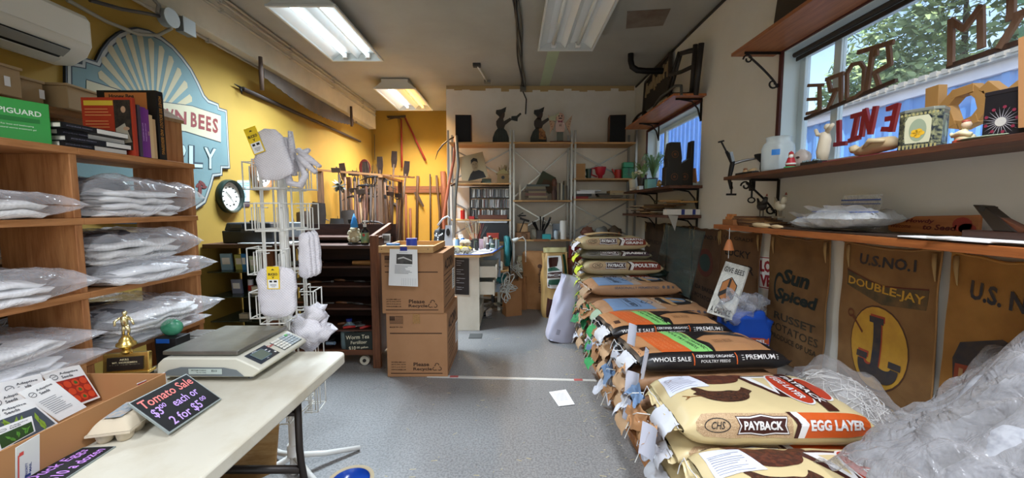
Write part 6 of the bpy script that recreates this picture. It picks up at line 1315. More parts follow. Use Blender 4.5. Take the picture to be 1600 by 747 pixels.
def feedbag(loc, L, W, H, rz, label, body, design=None, group=None, seed=1, ry=0, tie='#d8d8d8', flap=None):
    t = thing('feed_sack', label, 'sack', loc, rz, group, ry=ry); B = Bag(L, W, H, seed)
    part('sack', MB().grid(lambda u, v: B((v-.5)*L, u*B.per), 44, 34, cu=True), body, t, 2)
    # sewn ends: crimped paper fins
    for s in (-1, 1):
        def fin(u, v, s=s):
            y = (u-.5)*W*.92; k = .055*v; return V((s*(L/2-.012+k*.8), y*(1-.08*v), H*.5+.018*sin(u*23+seed)*v+.02*noise.noise(V((u*4, v, seed)))-.02*v))
        part('sewn_end', MB().grid(fin, 26, 3), body, t, 2)
    part('stitch_string', MB().tube([(-L/2-.018, -W*.44+W*.88*i/10, H*.5+.006*sin(i*2)+.006) for i in range(11)]+[(-L/2-.03, W*.47, H*.3), (-L/2-.04, W*.46, H*.05)], .0022, 5), mat(tie, .7), t)
    if flap:
        part('end_flap', MB().grid(lambda u, v: V((-L/2-.01-.055*v-.02*sin(3*v), -W*.42+W*.4*u+.02*v, H*.62-.09*v+.02*noise.noise(V((u*5, v*4, seed))))), 8, 6), mat(flap, .75, bump=.2), t, 2)
    if design: design(t, B, L, W, H)
    return t
CREAM = mat('#cdb98a', .45, bump=.25, var=.06); GRAIN = mat('#bfa27c', .6, kind='speckle', col2='#9c7c58', scale=260, bump=.1)
KRAFT = mat('#a67c58', .6, kind='dirty', col2='#8f6846', scale=6, bump=.2); ORG = mat('#bf4f20', .4, var=.05); DBR = mat('#3d1a14', .4, var=.05); BWHT = mat('#dcd9d6', .45, var=.03)
HEN = mat('#54301d', .5, kind='speckle', col2='#1f120c', scale=90, bump=0); HEN2 = mat('#3a1c12', .5, kind='speckle', col2='#5f2f1c', scale=40, bump=0)
def smooth(p, k=4):
    n = len(p); o = []
    for i in range(n):
        a, b, c, d = (V((*p[(i+j-1) % n], 0)) for j in range(4))
        for s in range(k): t = s/k; q = .5*((2*b)+(c-a)*t+(2*a-5*b+4*c-d)*t*t+(3*b-3*c+d-a)*t**3); o.append((q.x, q.y))
    return o
def payback(word, band, hens=1, toplogo=1, words2=None, top=None, body2=None):
    def d(t, B, L, W, H):
        F = lambda o: (lambda a, b: B(a, b, o)); c = .028; lo = -H*.62
        # front gusset: grain panel, logo plate, coloured band
        Ink().poly([(-L*.40, .0), (L*.055, .0), (L*.055, lo), (-L*.40, lo), (-L*.44, lo*.7), (-L*.44, lo*.3)]).build('grain_panel', body2 or GRAIN, F(.0016), t, c)
        x0 = L*.075
        Ink().poly([(x0-.03*0, .004), (L*.465, .0), (L*.47, lo), (x0+.02, lo), (x0+.035, lo*.5)]).build('colour_band', mat(band, .4, var=.05), F(.0024), t, c)
        Ink().poly([(x0-.012, .006), (x0+.02, .006), (x0+.052, lo*.45), (x0+.03, lo), (x0, lo), (x0+.018, lo*.45)]).build('white_stripe', BWHT, F(.0034), t, c)
        Ink().poly([(x0-.028, .006), (x0-.010, .006), (x0+.02, lo*.45), (x0+.002, lo), (x0-.016, lo), (x0, lo*.45)]).build('dark_stripe', DBR, F(.0036), t, c)
        cx = -L*.10; w_ = L*.125
        def plate(k, g): return [(cx-w_-g, lo*.5+k+g), (cx-w_*.5, lo*.5+k+g), (cx, lo*.5+k*1.35+g), (cx+w_*.5, lo*.5+k+g), (cx+w_+g, lo*.5+k+g), (cx+w_*.88+g, lo*.5), (cx+w_+g, lo*.5-k-g), (cx+w_*.5, lo*.5-k-g), (cx, lo*.5-k*1.25-g), (cx-w_*.5, lo*.5-k-g), (cx-w_-g, lo*.5-k-g), (cx-w_*.88-g, lo*.5)]
        k = -lo*.27
        Ink().poly(plate(k, .010)).build('plate_outer', DBR, F(.0026), t, c); Ink().poly(plate(k, .006)).build('plate_white', BWHT, F(.0034), t, c); Ink().poly(plate(k, 0)).build('plate_inner', DBR, F(.0042), t, c)
        Ink().text('PAYBACK', cx, lo*.5, -lo*.34, w_*1.6, bold=.04).build('lettering', BWHT, F(.006), t, .028)
        if isinstance(word, str): Ink().text(word, L*.29, lo*.5, -lo*.42, L*.29, bold=.045).build('lettering', BWHT, F(.0042), t, .028)
        else:
            for i, w in enumerate(word): Ink().text(w, L*.29, lo*(.28+.42*i), -lo*.30, L*.27, bold=.045).build('lettering', BWHT, F(.0042), t, .028)
        Ink().ring(-L*.335, lo*.5, .055*L/.83, -lo*.3, .004, 24).text('CHS', -L*.33, lo*.5, -lo*.3, .06, shear=.3).build('round_mark', INK, F(.003), t, .05)
        if toplogo:
            a0, b0, s = L*.22, W*.47, 1.0
            Ink().poly([(a0-.20, b0+.145), (a0+.11, b0+.15), (a0+.15, b0-.06), (a0+.11, b0-.12), (a0-.085, b0-.085), (a0-.20, b0+.145)][:5]).build('logo_ground', DBR, F(.002), t, c)
            Ink().poly([(a0-.155, b0+.125), (a0-.02, b0+.13), (a0-.075, b0-.065)]).build('logo_white', BWHT, F(.003), t, c)
            Ink().poly([(a0-.11, b0+.105), (a0-.04, b0+.11), (a0-.075, b0-.02)]).build('logo_notch', CREAM, F(.0038), t, c)
            Ink().oval(a0+.005, b0-.005, .062, .155).oval(a0+.125, b0-.0, .05, .12).build('logo_rim', BWHT, F(.0044), t, c)
            Ink().oval(a0+.005, b0-.005, .055, .145).oval(a0+.125, b0-.0, .043, .11).build('logo_red', mat('#b03a22', .4, var=.04), F(.0054), t, c)
            Ink().rect(a0+.045, b0-.20, a0+.098, b0+.17).build('logo_bar', DBR, F(.0064), t, c)
            Ink().text('PAYBACK', a0+.071, b0-.01, .034, .27, rot=-pi/2, bold=.03).text('EGG LAYER', a0+.006, b0, .034, .22, rot=-pi/2, bold=.03).build('lettering', BWHT, F(.0074), t, .04)
        if hens:
            def hen(ax, bx, k, m, fl=1):
                Ink().poly([(ax+k*x*fl, bx+k*y) for x, y in smooth(((-.12, -.035), (-.06, -.06), (.02, -.055), (.075, -.03), (.10, .01), (.125, .035), (.135, .045), (.125, .065), (.105, .085), (.095, .075), (.085, .062), (.06, .045), (.02, .05), (-.03, .045), (-.09, .05), (-.13, .075), (-.165, .07), (-.15, .04), (-.175, .02), (-.145, -.005)))]).build('printed_hen', m, F(.0022), t, c)
                Ink().line([(ax-k*.14*fl, bx), (ax-k*.22*fl, bx-.005)], .006).line([(ax-k*.2*fl, bx), (ax-k*.23*fl, bx+.018)], .005).line([(ax-k*.2*fl, bx-.004), (ax-k*.23*fl, bx-.022)], .005).build('hen_feet', mat('#8a5a2a', .6), F(.0022), t, c)
            hen(-L*.16, W*.30, .95, HEN); hen(-L*.12, W*.70, 1.15, HEN2)
        Ink().poly([(-L*.47, W*.42), (-L*.22, W*.50), (-L*.27, W*.80), (-L*.46, W*.84)]).build('white_label', mat('#d4d6e2', .6), F(.0026), t, c)
        k = Ink(); [k.line([(-L*.45, W*(.47+.03*i)), (-L*.30*random.uniform(.9, 1.1), W*(.51+.03*i))], .003) for i in range(9)]; k.build('label_print', mat('#8a8c9c', .6), F(.0034), t, c)
    return d
BLACKB = mat('#1d1a1b', .35, bump=.3); GREENB = mat('#86c96e', .45, var=.04); ORB = mat('#cf5f28', .45, var=.05)
def organic(t, B, L, W, H):
    F = lambda o: (lambda a, b: B(a, b, o)); c = .028; lo = -H*.62
    Ink().poly([(-L*.48, .015), (L*.40, .015), (L*.44, W*.88), (-L*.48, W*.88)]).build('kraft_panel', mat('#b98558', .5, bump=.2), F(.0016), t, c)
    Ink().poly([(-L*.34, .015), (-L*.12, .015), (-L*.16, W*.88), (-L*.40, W*.88)]).build('orange_panel', ORB, F(.0026), t, c)
    Ink().poly([(-L*.14, .012), (L*.0, .012), (-L*.05, W*.88), (-L*.20, W*.88)]).build('green_band', GREENB, F(.0034), t, c)
    Ink().poly([(-L*.03, .015), (L*.02, .015), (L*.05, W*.30), (L*.0, W*.45), (L*.10, W*.6), (L*.22, W*.62), (L*.36, W*.50), (L*.40, W*.56), (L*.25, W*.72), (L*.12, W*.74), (L*.20, W*.85), (-L*.02, W*.88)]).build('black_silhouette', BLACKB, F(.0034), t, c)
    Ink().line([(L*.12, W*.75), (L*.2, W*.66), (L*.33, W*.70), (L*.38, W*.78)], .03).build('black_silhouette', BLACKB, F(.0036), t, c)
    Ink().text('CERTIFIED ORGANIC', -L*.055, W*.45, .024, .32, rot=-1.45, bold=.01).text('POULTRY FEEDS', -L*.105, W*.45, .024, .30, rot=-1.45, bold=.01).build('lettering', INK, F(.0044), t, .04)
    k = Ink(); [k.text(s, -L*.21-i*.036, W*.42, .020, .26, rot=-1.4, bold=.0) for i, s in enumerate(('NATURALLY FREE', 'FROM MEDICATION', 'SOY AND CORN', 'MASH PELLETS'))]; k.build('orange_print', mat('#e08a58', .5), F(.0036), t, .05)
    k = Ink(); [k.text(s, L*.17, W*(.42-.045*i), .010, .12) for i, s in enumerate(('LOCALLY GROWN', 'GRAINS MILLED', 'FRESH DAILY'))]; k.text('ORGANIC FEEDS', L*.36, W*.62, .022, .2, rot=-1.2).build('lettering', mat('#5a3a28', .6), F(.0030), t, .05)
    Ink().rect(-L*.45, W*.14, -L*.40, W*.26).build('stamp', mat('#4a2c1c', .6), F(.0028), t, c)
    Ink().text('PREMIUM', L*.29, lo*.45, -lo*.34, .17, bold=.01).rect(L*.165, lo*.3, L*.18, lo*.34).rect(L*.165, lo*.46, L*.18, lo*.5).rect(L*.165, lo*.6, L*.18, lo*.64).rect(L*.40, lo*.3, L*.415, lo*.34).rect(L*.40, lo*.46, L*.415, lo*.5).rect(L*.40, lo*.6, L*.415, lo*.64).text('CERTIFIED ORGANIC', -L*.01, lo*.32, -lo*.22, .22).text('POULTRY FEEDS', -L*.01, lo*.68, -lo*.2, .17).text('WHOLE SALE', -L*.30, lo*.5, -lo*.3, .22).build('lettering', BWHT, F(.0026), t, .04)
    Ink().rect(L*.13, lo*.05, L*.137, lo*.95).rect(-L*.155, lo*.05, -L*.148, lo*.95).build('orange_rule', ORB, F(.0028), t, c)
BLUB = mat('#6d87a8', .5, var=.06)
def flock(t, B, L, W, H):
    F = lambda o: (lambda a, b: B(a, b, o)); c = .028; lo = -H*.6
    Ink().poly([(-L*.42, -.01), (-L*.02, .0), (-L*.06, W*.86), (-L*.40, W*.86)]).build('blue_panel', BLUB, F(.002), t, c)
    Ink().poly([(-L*.02, .0), (L*.07, .0), (L*.03, W*.86), (-L*.06, W*.86)]).build('tan_panel', mat('#a08c7c', .6), F(.002), t, c)
    Ink().text('YOUR FEED', -L*.20, W*.42, .05, .26, rot=-1.5, bold=.03).frame(-L*.26, W*.12, -L*.14, W*.74, .004).text('naturally', -L*.09, W*.5, .02, .16, rot=-1.5).build('lettering', mat('#26323f', .5), F(.003), t, .05)
    Ink().ring(-L*.03, W*.42, .045, .06, .008).line([(-L*.07, W*.3), (0, W*.5)], .006).build('blue_mark', mat('#3a4c60', .5), F(.003), t, c)
    Ink().oval(L*.25, W*.52, .15, .15).build('round_emblem', mat('#1c1b1c', .5), F(.003), t, c); Ink().oval(L*.26, W*.54, .10, .085).build('emblem_field', mat('#5c7894', .5), F(.004), t, c)
    Ink().poly([(L*.20, W*.52), (L*.33, W*.40), (L*.36, W*.48), (L*.28, W*.66)]).rect(L*.16, W*.15, L*.21, W*.82).build('emblem_print', mat('#b28a5c', .5), F(.005), t, c)
    Ink().text('SCRATCH', L*.08, W*.5, .03, .2, rot=pi/2, bold=.02).text('PECK', L*.41, W*.5, .03, .14, rot=-pi/2, bold=.02).build('lettering', mat('#d8c8ac', .5), F(.0042), t, .05)
    Ink().text('SEASONALLY FERMENTED', 0, lo*.55, -lo*.3, L*.5, bold=.02).oval(L*.3, lo*.5, .014, .014).rect(L*.34, lo*.3, L*.37, lo*.7).oval(L*.41, lo*.5, .012, .012).build('lettering', mat('#4f4a50', .6), F(.002), t, .05)
XB = .715
pb = payback('EGG LAYER', '#c4541f'); LL, WW, HH = .84, .43, .135
rnd = random.Random(77)
# column 1, nearest the camera (three sacks) and column 2 (four)
def column(y, tops, n, design, body, glabel, group, L=LL, W=WW, H=HH, x0=XB, z_top=None, tie='#d8d8d8', flap=None):
    for i in range(n):
        o = rnd.uniform(-.012, .012)
        feedbag((x0+L/2+o, y+rnd.uniform(-.01, .01), .105+i*H), L, W, H, rnd.uniform(-.02, .02), glabel, body, design, group, 10*n+i, tie=tie, flap=flap)
t = thing('pallet', 'wooden pallet under the sack stacks', 'pallet', (1.13, 2.8, 0))
for i in range(18): part('deck_board', MB().bb((.70, 1.15+i*.175, .075), (1.56, 1.30+i*.175, .095)), CEDAR, t, w=1)
for x in (.72, 1.13, 1.50): part('stringer', MB().bb((x, 1.15, 0), (x+.05, 4.27, .075)), CEDARY, t, w=1)
Z0 = .096
def stack(y, n, top_h, labels, designs, bodies, group, x0=XB, L=LL, W=WW, tie='#d8d8d8', flap=None, rzs=None):
    H = (top_h-Z0)/n
    for i in range(n):
        lab = labels[i] if isinstance(labels, (list, tuple)) else labels
        uniq = lab is not None; d = designs[i] if isinstance(designs, (list, tuple)) else designs
        feedbag((x0+L/2+rnd.uniform(-.02, .01)+.012*i, y, Z0+i*H), L, W, H+.004, (rzs or rnd.uniform(-.015, .015)) if i == n-1 else rnd.uniform(-.02, .02), lab, bodies[i] if isinstance(bodies, (list, tuple)) else bodies, d, None if i == n-1 and group else group, int(y*10)+i, tie=tie, flap=flap)
# nearest column: top at .39
H1 = .15
feedbag((XB+.44, 1.375, .096), LL, WW, H1, .01, 'cream poultry sack at the bottom of the nearest stack', CREAM, None, None, 3, flap='#cfd0d6')
feedbag((XB+.46, 1.375, .243), LL, WW, H1, -.02, 'cream egg layer sack on top of the nearest stack, cut by the frame', CREAM, pb, None, 4, flap='#cfd0d6')
H2 = .130
feedbag((XB+.43, 1.815, .096), LL, WW, H2, .01, 'lowest sack under the egg layer sacks, mostly hidden', CREAM, None, None, 5, flap='#cfd0d6')
feedbag((XB+.435, 1.815, .096+H2), LL, WW, H2, .0, 'cream egg layer sack second from the top, just its front edge showing', CREAM, payback('EGG LAYER', '#c4541f', 0, 0), None, 6, flap='#cfd0d6')
feedbag((XB+.455, 1.815, .096+2*H2-.012), LL, WW+.02, .172, .0, 'cream and orange egg layer sack with printed hens on top of its stack', CREAM, pb, None, 7, flap='#cfd0d6')
# organic columns
def plain(y, n, H, body, label, group, x0=XB, tie='#d8d8d8', flap='#c9a27a', z0=.096, L=LL, W=WW):
    for i in range(n): feedbag((x0+L/2+rnd.uniform(-.03, .0), y, z0+i*H), L, W, H, rnd.uniform(-.03, .03), label, body, None, group, int(y*100)+i, tie=tie, flap=flap)
GK = 'kraft sacks buried in the stack'
plain(2.29, 3, .125, KRAFT, 'brown kraft sack under the premium sack, only its crumpled sewn end showing', GK); feedbag((XB+.42, 2.30, .471), LL+.03, WW, .125, .06, 'black and kraft organic feed sack with orange panel and premium on its side', BLACKB, organic, None, 21, flap='#d8d8dc')
plain(2.74, 3, .13, KRAFT, 'brown kraft sack under the second organic sack, only its crumpled sewn end showing', GK); feedbag((XB+.37, 2.76, .486), LL, WW, .125, .07, 'second black and kraft organic sack lying behind the premium one', BLACKB, organic, None, 22, flap='#d8d8dc')
plain(3.2, 3, .13, KRAFT, 'brown kraft sack under the nearer round-emblem sack, only its crumpled sewn end showing', GK, tie='#1f8a4a', flap='#2f9a55'); feedbag((XB+.45, 3.20, .486), LL+.04, WW+.02, .125, .05, 'kraft sack with blue panel and round bird emblem, nearer of the two', KRAFT, flock, None, 23, tie='#1f8a4a', flap='#9fb49a')
plain(3.65, 4, .125, KRAFT, 'brown kraft sack under the farther blue-panel sack, only its crumpled sewn end showing', GK, tie='#1f8a4a', flap='#a98e70'); feedbag((XB+.41, 3.65, .596), LL-.02, WW, .12, .04, 'kraft sack with blue panel lying in front of the poultry sacks', KRAFT, flock, None, 24, flap='#a98e70')
# rear column: poultry, rabbit, scratch grains
TANB = mat('#b7a47c', .5, bump=.25, var=.1)
plain(4.1, 4, .125, TANB, 'tan sack at the bottom of the rear stack', 'tan sacks low in the rear stack', flap='#c9d83a')
S3 = dict(L=.80, W=.42)
feedbag((XB+.40, 4.1, .597), .80, .42, .12, .0, 'tan sack with red band just under the poultry sack', TANB, payback('POULTRY', '#7a2c1c', 0, 0, body2=TANB), None, 31, flap='#c9d83a')
feedbag((XB+.42, 4.08, .717), .80, .44, .15, .0, 'tan sack reading poultry on a dark red band', TANB, payback('POULTRY', '#7a2c1c', 0, 0), None, 32, flap='#c9d83a')
feedbag((XB+.36, 4.12, .868), .72, .40, .10, .0, 'olive sack reading rabbit on a purple band', mat('#6e6a54', .5, bump=.25), payback('RABBIT', '#3a1a2c', 0, 0, body2=mat('#77736a', .5)), None, 33, flap='#c9d83a')
feedbag((XB+.33, 4.10, .969), .68, .42, .14, .02, 'tan sack reading scratch grains at the top of the rear stack', TANB, payback(('SCRATCH', 'GRAINS'), '#7a2c1c', 0, 0), None, 34, flap='#d8d8e0')
solo('cardboard_sheet', MB().grid(lambda u, v: (XB+.07+.40*u, 3.98+.22*v, 1.125+.02*sin(3*u)+.05*u*0), 8, 3).grid(lambda u, v: (XB+.07+.40*(1-u), 3.98+.22*v, 1.119+.02*sin(3*(1-u))), 8, 3), mat('#c9a878', .7), 'folded tan paper strip lying on the top sack', 'paper', sm=2)
solo('dark_green_sack', MB().blob((XB+.80, 4.05, .72), (.13, .18, .05), 16, 10, nz=.3), mat('#1f2e26', .5), 'dark green sack end poking out behind the poultry sack', 'sack', sm=2)
# crumpled ends and tags spilling down the aisle side of the stacks
rn = random.Random(12)
def crumple(x, y, z, s, col, label, group, seed):
    t = thing('sack_scrap', label, 'paper scrap', (x, y, z), rn.uniform(-.5, .5), group)
    part('scrap', MB().grid(lambda u, v: V((-.02-.085*v*s+.012*sin(u*7+seed)*v, (u-.5)*.22*s, .03+.016*sin(u*6+seed)-.085*s*v*v+.05*noise.noise(V((u*3, v*3, seed))))), 20, 12), mat(col, .7, bump=.3), t, 2)
    part('string', MB().tube([(-.02, -.08*s, .04), (-.07, -.02, .03), (-.06, .05, -.02), (-.09, .06, -.10)], .0025, 5), WHT, t)
for i in range(30):
    y = 1.75+2.4*i/30+rn.uniform(-.06, .06); z = rn.uniform(.14, .44 if y < 2.1 else .50); col = ('#b98a5c', '#c9cad2', '#a5754a', '#b98a5c', '#6d87a8', '#c9cad2')[i % 6]
    if y > 3 and i % 3 == 0: col = '#1f7a48'
    crumple(XB-.005, y, z, rn.uniform(.55, 1.0), col, 'crumpled %s paper sack end in the aisle, %s' % ({'#c9cad2': 'white', '#6d87a8': 'blue', '#1f7a48': 'green', '#a5754a': 'dark tan'}.get(col, 'light tan'), 'near the egg layer sacks' if y < 2.3 else 'below the organic sacks' if y < 3 else 'toward the white standing bag'), 'crumpled sack ends along the aisle', i)
def seedtag(px, py, x, label, rz, s=.1):
    s *= .72
    p = P(px, py, x=x); t = thing('paper_tag', label, 'tag', tuple(p), rz, ry=.35)
    part('tag', MB().grid(lambda u, v: V((.02*sin(u*3)+.03*v, (u-.5)*s, (.5-v)*s*1.7)), 5, 5).grid(lambda u, v: V((.02*sin((1-u)*3)+.03*v+.001, (.5-u)*s, (.5-v)*s*1.7)), 5, 5), mat('#c5c6d2', .6), t, 2)
seedtag(984, 522, .70, 'white paper tag on the sack ends beside the orange panel', .4); seedtag(1000, 565, .68, 'larger white paper tag hanging before the premium sack', -.3, .12); seedtag(985, 600, .66, 'white torn tag under the larger one', .8, .11)
seedtag(975, 640, .62, 'pale tag low on the sack ends', .2, .1); seedtag(1008, 690, .60, 'white label strip near the bottom of the frame by the nearest stack', .5, .12)
# standing feed sack and white bag at the far end
def standbag(loc, w_, d, h, rz, label, m, ry=0, rx=0, neck=.5, seed=1):
    t = thing('standing_sack', label, 'sack', loc, rz, ry=ry, rx=rx)
    def f(u, v):
        s = 2*pi*u; k = (1-(1-neck)*max(0, (v-.45)/.55)**1.3); q = .03*noise.noise(V((cos(s)*2, sin(s)*2, v*4+seed)))*(.3+v)
        e = max(.02, 1-(1-min(1, v*9))**2)**.5
        fx_ = math.copysign(abs(cos(s))**.5, cos(s)); fy_ = math.copysign(abs(sin(s))**.5, sin(s))
        return V((fx_*w_/2*(.9+.1*e)*(1-.08*v)+q, fy_*d/2*k*(.85+.15*e)+q, v*h))
    part('sack', MB().grid(f, 32, 22, cu=True).box((0, 0, .004), (w_*.8, d*.8, .008)), m, t, 2)
    return t, f
t, f = standbag((.56, 4.95, 0), .36, .26, .83, .12, 'standing feed sack with green and brown panels and a bold logo', mat('#b8945c', .4, bump=.3), neck=.25)
def SB(o): 
    def g(a, b):
        v = b; u = .75+a*.23; p = f(u, v); return V((p.x, p.y-o, p.z))
    return g
Ink().poly([(-.45, .02), (.42, .02), (.42, .12), (-.1, .30), (-.45, .32)]).build('brown_base', DBR, SB(.003), t, .08); Ink().poly([(.28, .45), (.46, .45), (.36, .98), (.22, .98)]).build('green_band', mat('#1f4a34', .4), SB(.004), t, .08)
Ink().poly([(-.42, .48), (.14, .46), (.10, .62), (.16, .68), (.12, .96), (-.25, .96), (-.42, .70)]).build('logo_plate', BWHT, SB(.004), t, .08); Ink().poly([(-.38, .62), (.12, .64), (.12, .72), (-.38, .70)]).poly([(-.2, .78), (0, .80), (.02, .94), (-.2, .93)]).poly([(-.36, .50), (-.24, .50), (-.3, .58)]).build('logo_brown', DBR, SB(.007), t, .08)
Ink().poly([(-.3, .72), (.06, .74), (-.02, .79), (-.3, .77)]).poly([(-.3, .53), (.1, .52), (.06, .61), (-.25, .60)]).build('logo_green', mat('#2a5a48', .4), SB(.0075), t, .08)
Ink().text('PAYBACK', -.12, .672, .035, .42, bold=.03).build('lettering', BWHT, SB(.010), t, .06)
Ink().oval(.12, .24, .1, .05).build('brown_seal', DBR, SB(.006), t, .06)
t, f = standbag((.58, 5.12, 0), .34, .16, .88, .0, 'pale yellow sack standing just behind the bold-logo sack', mat('#c9bf8a', .6), neck=.4, seed=4)
t, f = standbag((.80, 5.10, 0), .20, .22, .74, .1, 'dark rust-red sack beside the bold-logo sack', mat('#7a3a20', .5), neck=.4, seed=6)
Ink().text('GROWER', 0, .5, .06, .5, bold=.02).build('lettering', BWHT, lambda a, b: V((f(.75+b*.4-.2, .75-a*.5).x, f(.75, .75-a*.5).y-.02, f(.75, .75-a*.5).z)), t)
t, f = standbag((.50, 4.02, 0), .30, .25, .70, .15, 'white woven sack leaning against the stack end', mat('#b9b9cc', .55, bump=.5, var=.06), ry=.24, neck=.45, seed=9)
k = Ink(); [k.rect(-.3, .12+.02*i, -.1, .128+.02*i) for i in range(4)]; k.build('small_print', mat('#6a6a72', .7), lambda a, b: V((f(.75+a*.2, b).x, f(.75+a*.2, b).y-.004, f(.75, b).z)), t)
# ============================================================= right wall
RX = .30
SHW = mat('#8f5a34', .5, kind='wood', col2='#6b3f22', axis='Y', bump=.1); SHD = mat('#5f3722', .5, kind='wood', col2='#42241a', axis='Y', bump=.1)
def wshelf(name, y0, y1, z, xf, th, m, label):
    t = thing(name, label, 'shelf', ((xf+XR)/2, (y0+y1)/2, z-th)); part('board', MB().bb((xf, y0, z-th), (XR-.002, y1, z)), m, t, w=1, bev=.002); return t
def scroll(par, y, z, L=.26, m=IRON, up=0):
    """wrought bracket under a shelf at height z"""
    s = -1
    mb = MB().bar((XR-.006, y, z-.005), (XR-.006, y, z-.26), .022, .006).bar((XR-.006, y, z-.006), (XR-L, y, z-.006), .006, .022)
    part('bracket_bar', mb, m, par, w=1)
    pts = [(XR-.02-.21*i/10, y, z-.24+.21*(i/10)**.8) for i in range(11)]
    part('bracket_brace', MB().tube(pts, .007, 6), m, par, 1, w=1)
    for cx, cz, r, a0 in ((XR-.055, z-.215, .034, 0), (XR-.235, z-.05, .034, pi)): part('bracket_scroll', MB().tube([(cx+r*(1-.055*i)*cos(a0+i*.55), y, cz-r*(1-.055*i)*sin(a0+i*.55)) for i in range(13)], .006, 6), m, par, 1, w=1)
s1 = wshelf('upper_shelf', .3, 2.83, 2.50, 1.56, .022, mat('#a0643c', .45, kind='wood', col2='#7f4a2a', axis='Y', bump=.05), 'reddish shelf above the big window'); scroll(s1, 2.74, 2.478)
s2 = wshelf('window_shelf', .3, 2.86, 1.632, 1.56, .024, SHD, 'brown shelf running under the big window'); scroll(s2, 2.70, 1.608, .2)
s3 = wshelf('upper_shelf', 3.77, 5.35, 2.50, 1.545, .022, mat('#b06a38', .4, kind='wood', col2='#8f5028', axis='Y', bump=.05), 'orange-brown shelf above the small window'); 
s4 = wshelf('plant_shelf', 3.78, 5.33, 1.628, 1.54, .028, SHD, 'dark shelf under the small window holding plants'); s5 = wshelf('paper_shelf', 3.78, 5.30, 1.335, 1.52, .028, SHD, 'dark shelf stacked with flattened paper and envelopes')
def lbracket(par, y, z): part('bracket', MB().bar((XR-.008, y, z), (XR-.008, y, z-.22), .026, .01).bar((XR-.008, y, z-.004), (XR-.26, y, z-.004), .01, .026).tube([(XR-.012, y, z-.2), (XR-.04, y, z-.10), (XR-.10, y, z-.03), (XR-.22, y, z-.01)], .008, 6), IRON, par, 1, w=1)
for p_, z in ((s3, 2.478), (s4, 1.60), (s5, 1.307)): lbracket(p_, 3.86, z); lbracket(p_, 4.95, z)
CSW = mat('#a4602f', .45, kind='wood', col2='#81461f', axis='Y', bump=.08)
s6 = wshelf('counter_shelf', .5, 3.02, 1.278, 1.585, .034, CSW, 'long orange-brown wooden shelf along the right wall above the burlap sacks')
# ---- wooden letters in the window
PLK = mat('#6a4a36', .75, kind='wood', col2='#7d6350', bump=.1, axis='Z'); PLY = mat('#b98a4c', .7, var=.15); REDL = mat('#8a1422', .4, var=.1)
def strokes(polys, x, w_, th, m, label, name, side=None, cat='letter', group=None):
    P0 = P(*polys[0][0], x=x); t = thing(name, label, cat, (x, P0.y, P0.z), group=group)
    kk = 0
    for pl in polys:
        for a, b in zip(pl, pl[1:]):
            kk += 1; a, b = P(*a, x=x-.0011*(kk % 4)), P(*b, x=x-.0011*(kk % 4)); d = (b-a).normalized(); a, b = a-d*w_*.3, b+d*w_*.3
            n = d.cross(V((1, 0, 0)))*w_/2; o = V((th, 0, 0))
            part('plank', MB().poly3([a-n, b-n, b+n, a+n], o), m, t, w=1, bev=.001)
    return t
def C7(*pts): return [(1100+a*.4177, b*.4177) for a, b in pts]
LX = 1.925
strokes([C7((388, 320), (440, 318)), C7((428, 318), (428, 415)), C7((386, 372), (428, 370)), C7((382, 425), (430, 412))], LX, 0.020, .014, PLK, 'weathered wooden letter E mirrored in the window, far end of the upper word', 'wooden_letter')
strokes([C7((455, 297), (515, 275)), C7((508, 275), (508, 378)), C7((460, 297), (470, 340), (508, 332)), C7((490, 335), (462, 402))], LX, 0.022, .014, PLK, 'weathered wooden letter R mirrored, second in the upper word', 'wooden_letter')
strokes([C7((530, 365), (530, 275), (550, 242), (580, 235), (596, 255), (592, 340), (565, 362), (535, 372))], LX, 0.019, .014, PLK, 'rounded wooden letter O in the middle of the upper word', 'wooden_letter')
strokes([C7((575, 195), (700, 158)), C7((628, 180), (605, 335))], LX, 0.024, .014, PLK, 'tall wooden letter T with long top bar in the window', 'wooden_letter')
strokes([C7((640, 205), (640, 190)), C7((685, 165), (692, 240), (635, 272), (650, 318))], LX, 0.022, .014, PLK, 'wooden letter S mirrored beside the tall T', 'wooden_letter')
strokes([C7((376, 444), (545, 372), (710, 302))], LX+.001, .020, .016, mat('#4a3122', .7, kind='wood', col2='#2f1e14'), 'dark plank under the upper wooden word', 'plank_rail', cat='plank')
strokes([C7((918, 240), (920, 75)), C7((920, 78), (968, 108)), C7((968, 108), (1030, 25)), C7((1030, 30), (1032, 175))], LX, 0.023, .014, PLK, 'big pale wooden letter M with steep strokes at the top of the window', 'wooden_letter')
strokes([C7((910, 248), (1180, 155))], LX+.001, .020, .016, mat('#4a3122', .7, kind='wood', col2='#2f1e14'), 'dark plank under the big letter M', 'plank_rail', cat='plank')
strokes([C7((1145, -20), (1143, 62)), C7((1135, 68), (1210, 38)), C7((1172, 62), (1103, 175))], LX, 0.024, .014, PLK, 'partly cut-off wooden letter R at the right edge of the window', 'wooden_letter')
strokes([[(1309, 190), (1309, 222)], [(1303, 226), (1319, 224)]], LX-.04, .024, .016, REDL, 'red letter L, leftmost of the red word on the sill', 'red_letter')
strokes([[(1330, 182), (1344, 178)], [(1338, 180), (1331, 216)], [(1326, 220), (1340, 215)]], LX-.04, .024, .016, REDL, 'red letter I beside the red L', 'red_letter')
strokes([[(1350, 172), (1344, 212)], [(1350, 172), (1358, 206)], [(1366, 168), (1358, 208)]], LX-.04, .024, .016, REDL, 'red letter N in the middle of the red word', 'red_letter')
strokes([[(1386, 170), (1400, 165)], [(1400, 164), (1391, 204)], [(1384, 186), (1394, 184)], [(1378, 202), (1390, 202)]], LX-.04, .024, .016, REDL, 'red letter E, rightmost of the red word', 'red_letter')
